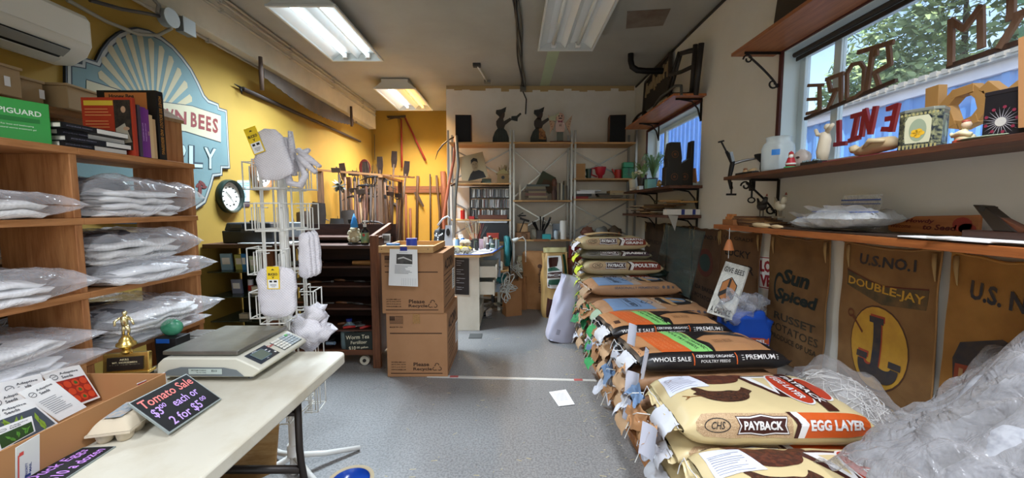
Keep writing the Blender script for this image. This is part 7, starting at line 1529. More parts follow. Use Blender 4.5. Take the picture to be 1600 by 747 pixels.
strokes([[(1456, 141), (1453, 215)]], LX-.02, .055, .04, PLY, 'plywood letter I behind the tea tin', 'plywood_letter')
strokes([C7((920, 465), (895, 395), (935, 350), (995, 330), (1030, 355), (1042, 405), (1010, 445), (960, 468))+[C7((920, 465))[0]]], LX-.02, .035, .045, PLY, 'faceted plywood letter O standing on the sill', 'plywood_letter')
strokes([C7((1052, 325), (1105, 365)), C7((1190, 310), (1120, 365), (1108, 440))], LX-.02, .04, .045, PLY, 'plywood letter V beside the faceted O', 'plywood_letter')
# ---- window shelf items. sh(px) gives a point on the shelf top
def sh(px, x=1.66, z=1.633): p = P(px, 300, x=x); return (x, p.y, z)
t = thing('bench_clamp', 'black apple-peeler style clamp gripping the end of the window shelf', 'clamp', (1.60, 2.82, 1.633))
part('frame', MB().tube([(0, 0, -.09), (-.02, 0, -.02), (-.01, 0, .04), (0, 0, .10), (-.05, 0, .18)], [.012, .012, .016, .018, .01], 8), IRON, t, 2); part('crank', MB().tube([(-.05, 0, .18), (-.09, 0, .25)], .006).cyl((-.11, 0, .245), (-.07, 0, .255), .006), IRON, t, 1)
part('screw', MB().cyl((0, 0, -.13), (0, 0, -.04), .006).box((0, 0, -.13), (.07, .012, .014)), IRON, t, 1); part('steel_arm', MB().tube([(0, 0, .09), (.06, -.02, .11), (.14, -.05, .125)], [.012, .01, .007], 7), STEEL, t, 1); part('steel_plate', MB().box((-.015, -.01, .14), (.02, .02, .07), ry=-.3), STEEL, t)
t = thing('wing_clamp', 'small black clamp with wing screw under the window shelf', 'clamp', (1.70, 2.74, 1.52)); part('body', MB().box((0, 0, .045), (.03, .03, .08)), IRON, t, bev=.003); part('screw', MB().cyl((0, 0, -.04), (0, 0, .02), .006).tube([(.025*cos(a), 0, -.06+.018*sin(a)) for a in [i*pi/5 for i in range(10)]], .005, 6, closed=True), IRON, t, 1)
def figurine(loc, label, bits, rz=0, name='figurine'):
    t = thing(name, label, 'figurine', loc, rz)
    for nm, mb, c in bits: part(nm, mb, mat(c, .5), t, 2)
    return t
figurine(sh(1163), 'small tan carved face figurine near the clamp', [('body', MB().blob((0, 0, .022), (.018, .018, .024), 12, 8, nz=.3), '#c9a070'), ('hair', MB().blob((0, 0, .045), (.014, .014, .01), 10, 6), '#8a5a3a')])
figurine(sh(1176), 'tiny wooden house block beside the tan face', [('house', MB().prism([(-.03, 0), (.03, 0), (.03, .03), (0, .045), (-.03, .03)], .04, Matrix(((1, 0, 0, 0), (0, 0, -1, .02), (0, 1, 0, 0), (0, 0, 0, 1)))), '#c9a878'), ('dot', MB().blob((0, -.022, .022), .005, 8, 6), '#3a2a20')])
t = thing('black_horn', 'black flared horn shape behind the glass jar', 'ornament', sh(1188, 1.76)); part('horn', MB().lathe([(.03, 0), (.012, .03), (.010, .09), (.045, .13), (.05, .145)], n=16), BLK, t, 1); part('rim', MB().lathe([(.05, .145), (.046, .15), (.0, .12)], n=16), DARK, t, 1)
solo('black_bar', MB().box((sh(1172)[0]-.03, sh(1172)[1], 1.643), (.05, .20, .02)), BLK, 'black flat bar lying at the shelf front by the jar', 'bar', bev=.006)
t = thing('plastic_jar', 'frosted clear plastic jug with blue tape on the window shelf', 'jar', sh(1212, 1.70)); FR = film('#dfeaea', .42, .25, .15, 5)
part('body', MB().lathe([(.075, 0), (.088, .015), (.09, .15), (.078, .18), (.066, .19), (.066, .215), (.07, .22)], n=28), FR, t, 1)
part('blue_tape', MB().grid(lambda u, v: (.0915*cos(R(215+u*28)), .0915*sin(R(215+u*28)), .10+.035*v), 5, 1), mat('#2f7fd0', .5), t, 2)
figurine(sh(1233, 1.63), 'small santa figurine in red standing on a green base', [('base', MB().lathe([(.035, 0), (.033, .012), (.0, .014)], n=16), '#3a9a5c'), ('coat', MB().lathe([(.024, .012), (.026, .03), (.017, .06), (.01, .07)], n=14), '#b5202a'), ('trim', MB().lathe([(.027, .022), (.027, .032)], n=14), '#e6e0d8'), ('face', MB().blob((0, 0, .078), .014, 10, 8), '#d8a888'), ('beard', MB().blob((-.006, -.008, .07), (.012, .01, .012), 10, 6), '#e8e4dc'), ('hat', MB().lathe([(.014, .084), (.010, .095), (.001, .102)], n=12), '#b5202a')])
t = thing('ceramic_mask', 'white ceramic face lying on the shelf behind the santa', 'mask', sh(1250, 1.70)); part('face', MB().blob((0, 0, .055), (.035, .06, .055), 16, 12, nz=.25), mat('#c9beb6', .4), t, 2); part('eye', MB().blob((-.033, -.01, .065), (.006, .014, .007), 10, 6), mat('#5a4a44', .4), t, 2); part('nose', MB().blob((-.035, .018, .05), (.012, .01, .016), 8, 6), mat('#c9beb6', .4), t, 2)
t = thing('angel_figure', 'cream carved figure with raised arms on the window shelf', 'figurine', sh(1284, 1.66)); CRM = mat('#d8cbb2', .5)
part('robe', MB().tube([(0, .01, 0), (0, .01, .07), (0, 0, .13), (.0, 0, .17)], [.022, .030, .028, .018], 12), CRM, t, 2); part('head', MB().blob((0, -.012, .195), (.016, .018, .018), 12, 8), CRM, t, 2); part('arm', MB().tube([(0, .015, .16), (-.01, .04, .165), (-.015, .05, .195)], [.012, .011, .008], 8), CRM, t, 2); part('arm', MB().tube([(0, -.01, .17), (-.01, -.045, .19), (-.012, -.06, .20)], [.012, .01, .008], 8), CRM, t, 2)
t = thing('trinket_tray', 'dark little tray of beads at the shelf front', 'tray', sh(1268, 1.60)); part('tray', MB().box((0, 0, .008), (.05, .12, .016)), BLK, t); part('beads', (lambda m: [m.blob((random.uniform(-.02, .02), random.uniform(-.05, .05), .02), .007, 6, 4) for _ in range(18)] and m)(MB()), mat('#8a9a90', .4, kind='speckle', col2='#4a5a6a', scale=60), t, 1, stuff=1)
solo('grey_plank', MB().box((1.75, sh(1330, 1.75)[1], 1.648), (.09, .34, .03)), mat('#a39688', .8, kind='wood', col2='#7d7064', axis='Y'), 'weathered grey plank under the red letters', 'plank')
solo('red_cloth_strip', MB().box((1.61, sh(1345, 1.61)[1], 1.637), (.04, .42, .006)), mat('#7a2230', .7), 'dark red strip along the shelf front', 'strip')
t = thing('driftwood_figure', 'cream driftwood figure lying on the shelf beside the tea tin', 'figurine', sh(1367, 1.64)); part('body', MB().tube([(0, .11, .03), (0, .06, .035), (0, 0, .05), (0, -.06, .05), (0, -.10, .04)], [.012, .03, .034, .03, .012], 10), mat('#c3aa82', .6), t, 2); part('head', MB().blob((0, .12, .05), (.02, .022, .02), 10, 8, nz=.3), mat('#cbb78f', .6), t, 2); part('limb', MB().tube([(-.02, .05, .04), (-.04, 0, .07), (-.03, -.06, .06)], [.01, .012, .008], 8), mat('#cbb78f', .6), t, 2)
# tea tin (octagonal) with floral panel
c = sh(1434, 1.64); t = thing('tea_tin', 'dark blue and gold octagonal tea tin with a yellow flower panel', 'tin', c, R(28)); t.scale = (.62, .62, .62)
oc = rrect(-.085, -.10, .085, .10, .035, 1)
part('body', MB().prism(oc, .235, ID()), mat('#16202c', .3, kind='speckle', col2='#8a8a66', scale=34, bump=.05), t, bev=.002); part('lid', MB().prism([(x*1.02, y*1.02) for x, y in oc], .02, Matrix.Translation((0, 0, .235))), mat('#8f9184', .3, .4), t, bev=.003)
part('base_band', MB().prism([(x*1.01, y*1.01) for x, y in oc], .02, Matrix.Translation((0, 0, .001))), mat('#2a3440', .3), t)
tm = xnmap(-.085, 0, .12, -.002)
Ink().poly([(-.055, -.08), (.055, -.08), (.06, -.04), (.06, .06), (.045, .09), (-.045, .09), (-.06, .06), (-.06, -.04)]).build('cream_panel', mat('#c3c0a0', .4), tm, t); Ink().oval(0, .0, .04, .07).build('green_oval', mat('#8f9a80', .4), xnmap(-.085, 0, .12, -.003), t)
k = Ink(); [k.oval(.018*cos(a), -.02+.016*sin(a), .016, .014, 10) for a in (0, 1.2, 2.4, 3.6, 4.8)]; k.build('yellow_flowers', mat('#d8a82a', .4), xnmap(-.085, 0, .12, -.004), t)
k = Ink(); [k.rect(-.084+.018*i, -.115, -.074+.018*i, -.09).oval(-.078+.018*i, .1, .006, .008, 8) for i in range(10)]; k.build('gold_pattern', mat('#b5ab74', .35, .3), xnmap(-.085, 0, .12, -.003), t)
Ink().text('FINE TEAS', 0, -.085, .011, .08).build('lettering', mat('#1c2430', .5), xnmap(-.085, 0, .12, -.0035), t)
ym2 = lambda a, b: V((a, -.1015, .12+b))
Ink().frame(-.045, -.09, .045, .09, .006).oval(0, 0, .025, .05).build('side_pattern', mat('#8f9a80', .4), ym2, t)
t = thing('duck_figure', 'cream swimmer figurine with a red cap on the sill', 'figurine', sh(1500, 1.64)); t.scale = (.6, .6, .68); part('body', MB().blob((0, 0, .028), (.035, .05, .03), 14, 10, nz=.2), mat('#d8c9a0', .5), t, 2); part('arms', MB().tube([(-.02, -.05, .045), (-.03, 0, .06), (-.02, .05, .05), (-.02, .06, .065)], [.01, .014, .012, .008], 8), mat('#dccfa8', .5), t, 2); part('neck', MB().tube([(0, 0, .045), (0, .005, .085)], [.016, .014], 8), mat('#d8c9a0', .5), t, 2); part('head', MB().blob((0, -.002, .10), (.022, .024, .022), 12, 8), mat('#d8b898', .5), t, 2); part('cap', MB().blob((0, .0, .118), (.02, .02, .01), 12, 6), mat('#a84a3a', .5), t, 2); part('trunks', MB().lathe([(.05, .0), (.052, .02), (.03, .03)], n=16), mat('#c8563f', .5), t, 1)
t = thing('feather_bundle', 'grey speckled feathers lying on the sill', 'feathers', sh(1530, 1.78)); 
for i in range(4): part('feather', MB().poly3([(-.01+.02*i, -.20, .012+.006*i), (.01+.02*i, -.02, .035+.006*i), (.0+.02*i, .22, .008+.006*i), (-.025+.02*i, .0, .02+.006*i)], (0, 0, .003)), mat(('#6f6c60', '#8a877a')[i % 2], .8, kind='speckle', col2='#3a3830', scale=80), t)
solo('pale_plate', MB().lathe([(0, 0), (.08, .004), (.1, .012), (.098, .014), (0, .006)], n=24), mat('#9aa88c', .5), 'pale green saucer under the feathers', 'plate', loc=(1.69, sh(1552, 1.69)[1], 1.633), sm=1)
c = sh(1572, 1.66); t = thing('floral_box', 'black box printed with a white and red daisy at the right end of the shelf', 'box', c, R(15)); t.scale = (.6, .6, .68); part('box', MB().box((0, 0, .11), (.12, .18, .22)), mat('#161216', .4), t, bev=.002); part('lid', MB().box((0, 0, .225), (.124, .184, .02)), mat('#1d181c', .4), t, bev=.002)
k = Ink()
for i in range(22):
    a = i*2*pi/22; k.poly([(.02*cos(a-.1), .02*sin(a-.1)), (.075*cos(a), .075*sin(a)), (.02*cos(a+.1), .02*sin(a+.1))])
k.build('printed_petals', mat('#8f8a8e', .5), xnmap(-.06, .02, .08, -.0015), t); k = Ink(); [k.oval(.06*cos(a), .06*sin(a)+.01, .008, .008, 8) for a in [i*.7 for i in range(9)]]; k.build('red_dots', mat('#7a2238', .5), xnmap(-.06, .02, .08, -.0025), t); Ink().oval(0, 0, .022, .022, 16).build('flower_centre', mat('#b9b4ac', .5), xnmap(-.06, .02, .08, -.0035), t)
solo('cardboard_sheet', MB().poly3([P(1591, 200, x=1.62), P(1591, 60, x=1.62), P(1640, 40, x=1.62), P(1640, 195, x=1.62)], (.006, 0, 0)), CARD, 'tall brown cardboard panel standing at the right edge', 'cardboard')
solo('framed_board', MB().poly3([P(1208, 42, x=1.80), P(1216, -10, x=1.80), P(1300, -40, x=1.80), P(1300, 0, x=1.80)], (.02, 0, 0)), mat('#3a3026', .6), 'dark framed picture lying on the shelf above the big window', 'picture')
# ---- upper small-window shelf: chair frame, framed panel, junk
UZ = 2.501
def q5(*pts): return [(970+a*.2142, 60+b*.2142) for a, b in pts]
t = thing('framed_carving', 'dark framed panel with golden relief leaning above the small window', 'picture', (1.80, 4.7, UZ))
fr = [P(*p, x=1.82) for p in q5((165, 535), (185, 325), (365, 110), (345, 345))]
part('panel', MB().poly3([fr[0], fr[1], fr[2], V((1.82, fr[2].y, fr[0].z))], (.02, 0, 0)), mat('#2a221c', .7), t, w=1)
a0, a1, z0, z1 = fr[2].y, fr[0].y, UZ+.01, fr[2].z
zf = lambda y: fr[1].z+(fr[2].z-fr[1].z)*(y-fr[1].y)/(fr[2].y-fr[1].y)
part('frame_rail', MB().bar((1.815, fr[1].y, fr[1].z), (1.815, fr[2].y, fr[2].z), .04, .03).bar((1.815, fr[0].y, UZ+.01), (1.815, fr[1].y, fr[1].z), .04, .03).bar((1.815, fr[2].y, UZ+.01), (1.815, fr[2].y, fr[2].z), .04, .03), mat('#33271e', .6), t, w=1)
rn = random.Random(6)
for i in range(13):
    y = fr[2].y+.06+(fr[0].y-fr[2].y-.12)*i/13; zt = zf(y)-.06; part('gold_relief', MB().box((1.812, y, zt-.10*rn.uniform(.3, 1)), (.01, .035, .16*rn.uniform(.5, 1.2)), rx=rn.uniform(-.3, .3)), mat('#9a8462', .6), t, w=1)
t = thing('chair_frame', 'broken dark wooden chair frame lying on the shelf above the small window', 'chair', (1.75, 4.0, UZ)); BK = mat('#231d1a', .6)
for pl, r_ in ((((330, 415), (425, 100)), .022), (((360, 400), (445, 95)), .022), (((515, 415), (545, 45)), .03), (((545, 415), (588, 35)), .034)): part('chair_post', MB().tube([P(*q5(p)[0], x=1.76) for p in pl], r_*.8, 8), BK, t, 2, w=1)
for pl, r_ in ((((360, 265), (440, 245), (525, 205)), .026), (((440, 110), (490, 95), (535, 85)), .03), (((370, 405), (470, 405), (540, 400)), .02)): part('chair_rail', MB().tube([P(*q5(p)[0], x=1.76) for p in pl], r_*.8, 8), BK, t, 2, w=1)
conduit([P(*p, x=1.62) for p in q5((240, 500), (290, 430), (400, 345), (440, 345), (442, 415))], .014, 'grey bent metal handle at the shelf front', 'bent_handle', mat('#5f625f', .4, .6), 'handle')
t = thing('iron_junk', 'heap of black iron loops at the far end of the upper shelf', 'ironwork', (1.66, 5.05, UZ+.0)); 
for i in range(6): part('loop', MB().tube([(.05*cos(a)+.02*i-.05, .22*sin(a)+.05*i-.1, .04+.014*i+.02*sin(a*2)) for a in [j*pi/8 for j in range(16)]], .013, 6, closed=True), IRON, t, 2)
# ---- plant shelf
def PS(px, x=1.68): p = P(px, 290, x=x); return (x, p.y, 1.629)
random.seed(17)
def plant(loc, label, pot, leafc, n, h, spread, flower=None):
    t = thing('potted_plant', label, 'plant', loc); part('pot', MB().lathe([(.045, 0), (.062, .15), (.055, .15)], n=16), mat(pot, .4), t, 1)
    for i in range(n):
        a = random.uniform(0, 2*pi); r = random.uniform(.3, 1)*spread; hh = h*random.uniform(.5, 1); d = V((cos(a), sin(a), 0)); s = V((-sin(a), cos(a), 0))*.007
        pts = [V((0, 0, .14)), d*r*.35+V((0, 0, .14+hh*.7)), d*r*.75+V((0, 0, .14+hh)), d*r+V((0, 0, .14+hh*.75))]
        mb = MB(); mb.add([pts[0]-s, pts[0]+s, pts[1]-s*1.3, pts[1]+s*1.3, pts[2]-s, pts[2]+s, pts[3]], [(0, 1, 3, 2), (2, 3, 5, 4), (4, 5, 6)]); part('leaf', mb, mat(leafc, .5, var=.3), t)
    if flower:
        for i in range(12): part('flower', MB().blob((random.uniform(-.07, .07), random.uniform(-.07, .07), .19+random.uniform(0, .06)), (.022, .022, .014), 8, 5, nz=.3), mat(flower, .6), t, 2)
plant(PS(1003, 1.62), 'white flowering plant in a dark pot at the left of the small window', '#20242a', '#8fae6a', 34, .22, .16, '#dfe0c4')
plant(PS(1020, 1.76), 'feathery green plant leaning across the small window', '#3a3a34', '#7fa676', 46, .34, .24)
plant(PS(990, 1.60), 'spider plant with pale blades at the far end of the shelf', '#d8d4c0', '#a8c490', 22, .12, .14)
for i, (px, x, w_, h, c, lb) in enumerate(((1016, 1.58, .10, .10, '#7fb8b0', 'small teal-windowed carton on the plant shelf'), (1014, 1.68, .13, .13, '#1d1d20', 'black box behind the teal-windowed carton'), (1000, 1.56, .05, .04, '#e4e2da', 'tiny white box at the front of the plant shelf'))):
    smallbox('small_carton', PS(px, x), (w_, .1, h), c, lb, 'carton')
figurine(PS(1031, 1.58), 'little gold and white shell ornament on the plant shelf', [('shell', MB().blob((0, 0, .035), (.03, .03, .036), 12, 8, nz=.5), '#b08a4a'), ('pearl', MB().blob((-.0, -.025, .045), .016, 10, 8), '#ded8c8')]); figurine(PS(990, 1.56), 'white shell lying at the far end of the plant shelf', [('shell', MB().blob((0, 0, .018), (.05, .04, .02), 12, 8, nz=.4), '#d0c8bc')])
def tallcase(px, x, w_, h, label, waist):
    c = PS(px, x); t = thing('painted_case', label, 'case', c); fr2 = Matrix(((1, 0, 0, 0), (0, 0, -1, .05), (0, 1, 0, 0), (0, 0, 0, 1)))
    pr = [(-w_/2, 0), (w_/2, 0), (w_/2, h*.42), (w_*.36, h*.48), (w_*.42, h*.62), (w_*.3, h), (-w_*.3, h), (-w_*.42, h*.62), (-w_*.36, h*.48), (-w_/2, h*.42)] if waist else [(-w_/2, 0), (w_/2, 0), (w_/2, h), (w_*.36, h), (w_*.3, h*.62), (-w_/2, h*.42)]
    part('case', MB().prism(pr, .10, fr2), mat('#15130f', .4), t, bev=.003); k = Ink(); rn2 = random.Random(px)
    for cy in ((.2, .72) if waist else (.2,)): k.ring(0, h*cy, .035, .035, .006, 14).oval(0, h*cy, .014, .014, 10)
    k.build('rosette_print', mat('#6a3a1c', .5), lambda a, b: V((a, -.052, b)), t)
tallcase(1050, 1.60, .17, .42, 'black waisted box painted with rosettes on the plant shelf', 1); tallcase(1066, 1.72, .17, .44, 'black tall box with a slanting shoulder by the window', 0)
solo('paper_cone', MB().poly3([P(1078, 262, x=1.80), P(1086, 263, x=1.80), P(1088, 286, x=1.80), P(1074, 284, x=1.80)], (.01, 0, 0)), mat('#a8795a', .7), 'tan paper piece at the right corner of the small window', 'paper')
# ---- paper shelf
rn = random.Random(31); z = 1.336
for i in range(20):
    w_, d_ = rn.uniform(.18, .28), rn.uniform(.22, .4); y = 3.98+rn.uniform(0, 1.1); zz = 1.336+.011*(i//2)
    smallbox('flat_paper', (1.68+rn.uniform(-.03, .02), y, zz), (w_, d_, .009), ('#8a6a48', '#5a4534', '#b5946a', '#4a3a2e', '#c9bfa8', '#6d553d')[i % 6], 'flat brown paper or card in the pile on the dark shelf', 'paper', rn.uniform(-.3, .3), 'flat papers piled on the dark shelf')
for i, (y, c, lb) in enumerate(((3.84, '#d2cfc8', 'white packet with blue stripes at the near end of the paper shelf'),)):
    t = thing('striped_packet', lb, 'packet', (1.69, y, 1.336)); part('packet', MB().box((0, 0, .03), (.33, .09, .055)), mat(c, .6), t)
    Ink().rect(-.02, -.026, .012, .026).rect(.09, -.026, .12, .026).build('blue_stripes', mat('#1f2f7a', .5), ymap(0, -.045, .03), t)
for x, y, z, c, lb, rz in ((1.74, 3.95, 1.46, '#b58a4e', 'tan envelope on top of the paper shelf pile', .2), (1.62, 3.98, 1.47, '#9c7440', 'brown envelope folded on the paper pile', -.3), (1.7, 4.2, 1.475, '#2a2824', 'black folder at the back of the paper pile', .1)): smallbox('envelope', (x, y, z), (.2, .24, .012), c, lb, 'envelope', rz)
solo('paper_cone', MB().poly3([(1.53, 3.775, 1.34), (1.63, 3.775, 1.33), (1.60, 3.770, 1.18)], (0, -.004, 0)), mat('#9c9890', .7), 'grey paper corner hanging over the paper shelf edge', 'paper')
# ---- counter shelf items
CZ = 1.279
def CS(px, x=1.70): p = P(px, 330, x=x); return (x, p.y, CZ)
for i in range(6): c = CS(1190, 1.73); solo('scrap_board', MB().box((1.73, c[1]+.02*i, CZ+.006+.011*i), (.2-.02*i, .46-.05*i, .010), rz=.12*i-.2), mat(('#9a6a3c', '#5f3d26', '#b58a54', '#7a5030', '#a67a48', '#6b4529')[i], .7, kind='wood', col2='#4a2f1c', axis='Y'), 'thin scrap board, number of a low pile on the counter shelf' if 0 else ('bottom board of the thin wood pile under the little birds', 'second board of the thin wood pile', 'light board in the middle of the thin wood pile', 'brown board of the thin wood pile', 'pale board near the top of the wood pile', 'topmost dark board of the thin wood pile')[i], 'board')
t = thing('wooden_toy', 'small orange wooden toy pieces at the far end of the counter shelf', 'toy', CS(1146, 1.66)); part('block', MB().box((0, .02, .05), (.05, .08, .02)).box((0, .05, .07), (.03, .02, .02)).box((0, -.01, .07), (.03, .015, .02)), mat('#b5743c', .6), t); part('base', MB().box((0, 0, .02), (.08, .14, .04)), mat('#8f5a30', .6), t)
def bird(loc, label, c1, c2):
    t = thing('bird_figure', label, 'figurine', loc, R(-100)); part('body', MB().blob((0, 0, .075), (.05, .025, .032), 14, 10), mat(c1, .6), t, 2); part('tail', MB().poly3([(-.03, 0, .08), (-.085, 0, .13), (-.07, 0, .075)], (0, .012, 0)), mat(c1, .6), t); part('neck', MB().tube([(.03, 0, .09), (.055, 0, .13)], [.02, .012], 8), mat(c1, .6), t, 2); part('comb', MB().poly3([(.045, 0, .14), (.06, 0, .155), (.07, 0, .138)], (0, .004, 0)), mat('#8a3a30', .6), t); part('legs', MB().cyl((.0, .01, 0), (.0, .01, .05), .003).cyl((.0, -.01, 0), (.0, -.01, .05), .003).box((0, 0, .003), (.05, .04, .006)), mat(c2, .6), t)
bird((CS(1190)[0], CS(1190)[1], CZ+.064), 'small black hen figurine on the wood pile', '#26221f', '#3a2a20'); bird((CS(1215, 1.66)[0], CS(1215, 1.66)[1]-.02, CZ+.064), 'small speckled white hen figurine on the wood pile', '#b9b09a', '#6a5a44')
solo('shell_lump', MB().blob((CS(1190, 1.60)[0], CS(1190, 1.60)[1], CZ+.014), (.025, .09, .016), 14, 8, nz=.4).blob((CS(1190, 1.60)[0], CS(1190, 1.60)[1]-.15, CZ+.012), (.02, .05, .012), 12, 8, nz=.4), mat('#cbb28a', .6), 'pale knobbly roots lying at the shelf front', 'root', sm=2)
t = thing('hanging_bell', 'small orange clay bell hanging from the counter shelf', 'bell', (1.57, P(1140, 360, x=1.57).y, 1.10)); part('bell', MB().lathe([(.035, 0), (.022, .05), (.012, .075), (.004, .08)], n=14), mat('#b06a3a', .6), t, 1); part('string', MB().cyl((0, 0, .08), (0, 0, .16), .0015, n=5).cyl((0, 0, -.06), (0, 0, 0), .0015, n=5), WHT, t)
ZIP = film('#dfe2e4', .28, .2, .7, 14)
for i, (px, x, w_, h, rx, label) in enumerate(((1330, 1.74, .22, .17, .25, 'zip bag of seeds standing highest in the middle of the counter shelf'), (1290, 1.70, .26, .05, 0, 'zip bag with blue seal lying at the left of the seed bags'), (1320, 1.67, .28, .07, 0, 'puffy zip bag with blue seal in the middle of the pile'), (1350, 1.69, .24, .06, 0, 'zip bag with blue seal at the right of the pile'))):
    c = CS(px, x); t = thing('seed_bag', label, 'zip bag', (x, c[1], CZ+(.0 if i == 0 else .012*i)), 0)
    if i == 0:
        part('bag', MB().grid(lambda u, v: (.05-.01*sin(pi*u), (u-.5)*w_, .02+v*h), 10, 8).grid(lambda u, v: (.05+.01*sin(pi*u), (.5-u)*w_, .02+v*h), 10, 8), ZIP, t, 2)
        part('blue_seal', MB().box((.04, 0, h-.005), (.003, w_, .007)).box((.04, 0, h-.025), (.003, w_, .004)), mat('#2f4f9a', .5), t); part('seeds', MB().blob((.05, 0, .03), (.02, w_*.35, .025), 14, 8, nz=.3), mat('#8f8a80', .8), t, 2)
    else:
        part('bag', pillow(.20, w_, h*1.3, i, .014, 16, 12), ZIP, t, 2); part('seeds', MB().blob((.0, 0, h*.5), (.07, w_*.36, h*.42), 16, 8, nz=.3), mat(('#8d8878', '#7f7b70', '#9a9484')[i-1], .8, kind='speckle', col2='#5f5c52', scale=90), t, 2)
        part('blue_seal', MB().box((-.06, 0, h*1.15), (.006, w_*.95, .003)).box((-.04, 0, h*1.17), (.004, w_*.95, .003)), mat('#3a5ab0', .5), t); part('zip_lip', MB().grid(lambda u, v: (-.06-.05*v, (u-.5)*w_*.95, h*1.1+.03*v+.006*sin(u*9)), 10, 3), ZIP, t, 2)
# painted wooden paddle sign
c = CS(1460, 1.80); t = thing('paddle_sign', 'orange wooden paddle sign with dark red lettering on the counter shelf', 'sign', (1.82, P(1460, 345, x=1.82).y, CZ+.012)); y0 = P(1388, 345, x=1.80).y; y1 = P(1530, 345, x=1.80).y
pts = [V((1.80, y, CZ+.012+z)) for y, z in ((y0, .01), (y0, .045), (y0-.03, .05), (y0-.08, .055), (y0-.12, .075), (y1, .085), (y1, .0), (y0-.02, .0))]
part('board', MB().poly3(pts, (.014, 0, 0)), mat('#b5713c', .5, kind='wood', col2='#9a5a2c', axis='Y'), t, w=1, bev=.002)
yl = y0-y1
f = lambda a, b: V((1.7985, y0-a, CZ+.012+b))
Ink().text('Welcome', yl*.17, .030, .018, .09, shear=.3).text('Howdy', yl*.40, .053, .022, .12, shear=.2, bold=.03).text('to Seed', yl*.62, .030, .024, .13, shear=.2, bold=.03).build('lettering', mat('#5f1414', .6), f, t, w=1)
Ink().oval(yl*.85, .045, .035, .03, 12).oval(yl*.9, .03, .03, .02).build('painted_flower', mat('#9a2f22', .6), f, t, w=1)
# antique hand plane
c = CS(1545, 1.70); HPW = mat('#3a2016', .45, kind='wood', col2='#24120c', axis='Y'); t = thing('hand_plane', 'dark antique wooden hand plane on the counter shelf', 'plane', (1.70, P(1590, 350, x=1.70).y, CZ+.012)); t.scale = (.9, .8, .85)
part('sole', MB().box((0, -.0, .018), (.06, .34, .036)), HPW, t, bev=.004); part('blade_assembly', MB().poly3([(-.024, .10, .14), (-.024, .145, .145), (-.024, .06, .036), (-.024, -.02, .036)], (.048, 0, 0)), mat('#2a2019', .4, .3), t, bev=.004); part('wedge', MB().poly3([(-.018, .06, .10), (-.018, .08, .12), (-.018, .0, .036), (-.018, -.06, .036)], (.036, 0, 0)), mat('#5a2f1c', .4), t, bev=.004); part('knob', MB().lathe([(.012, .036), (.010, .05), (.022, .065), (.020, .08), (.0, .086)], (0, -.12, 0), 14), HPW, t, 1); part('slot', MB().box((-.0, .105, .128), (.052, .02, .02), rx=.2), BLK, t)
t = thing('paper_stack', 'white printed sheets and dark boards spread along the counter shelf', 'papers', (1.66, 1.9, CZ)); part('dark_board', MB().box((1.68, 1.98, CZ+.004), (.17, 1.2, .007)), mat('#3a2a20', .6), t, w=1); part('sheet', MB().box((1.63, 1.42, CZ+.009), (.10, .30, .004)), PAPER, t, w=1); part('sheet', MB().box((1.64, 1.32, CZ+.0135), (.11, .28, .004), rz=.1), PAPER, t, w=1)
# ---- burlap sacks hung on the wall
def burlap(px0, px1, ytop, zb, label, col, col2, art, seed, drop=.02):
    y0, y1 = P(px0, ytop, x=XR-.02).y, P(px1, ytop, x=XR-.02).y; zt = 1.225; W_ = y0-y1; H_ = zt-zb
    t = thing('burlap_sack', label, 'burlap sack', (XR-.02, (y0+y1)/2, zb))
    def g(a, b, o=0):    # a 0..1 left to right as seen, b 0..1 bottom to top
        sag = drop*sin(pi*a)*b**6+.012*noise.noise(V((a*5, seed, 1)))*b**8; e = .010*noise.noise(V((b*4, seed, a*1.5)))
        return V((XR-.016-o-.010*(noise.noise(V((a*3, b*3, seed)))+.6), y0-a*W_*(1-.012*sin(b*7+seed))-e, zb+b*H_-sag-(.02*abs(2*a-1)**4)*(1-b)*0))
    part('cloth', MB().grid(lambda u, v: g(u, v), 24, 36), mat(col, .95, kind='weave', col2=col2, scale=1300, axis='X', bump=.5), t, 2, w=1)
    part('hem', MB().tube([g(i/20, .997, .004) for i in range(21)], .006, 5).tube([g(.999, i/20, .003) for i in range(21)], .004, 5), mat(col, .95), t, 2, w=1)
    for sx in (.06, .94): 
        n0 = g(sx, .98, .004); part('frayed_tie', MB().tube([n0, n0+V((-.01, -.01, -.05)), n0+V((-.005, -.015, -.12))], [.010, .008, .002], 6), mat('#a98a5c', .95), t, 2, w=1)
    art(t, lambda o: (lambda a, b: g(a, b, o)), W_/H_)
    return t
BI = mat('#262420', .9, kind='dirty', col2='#4a3826', scale=12, bump=0, dark=.45); BR_ = mat('#5f2a1c', .9, var=.25); BY_ = mat('#c79a34', .9, kind='dirty', col2='#b07f30', scale=10, bump=0); BN = mat('#2c2f38', .9, kind='dirty', col2='#4f4034', scale=14, bump=0)
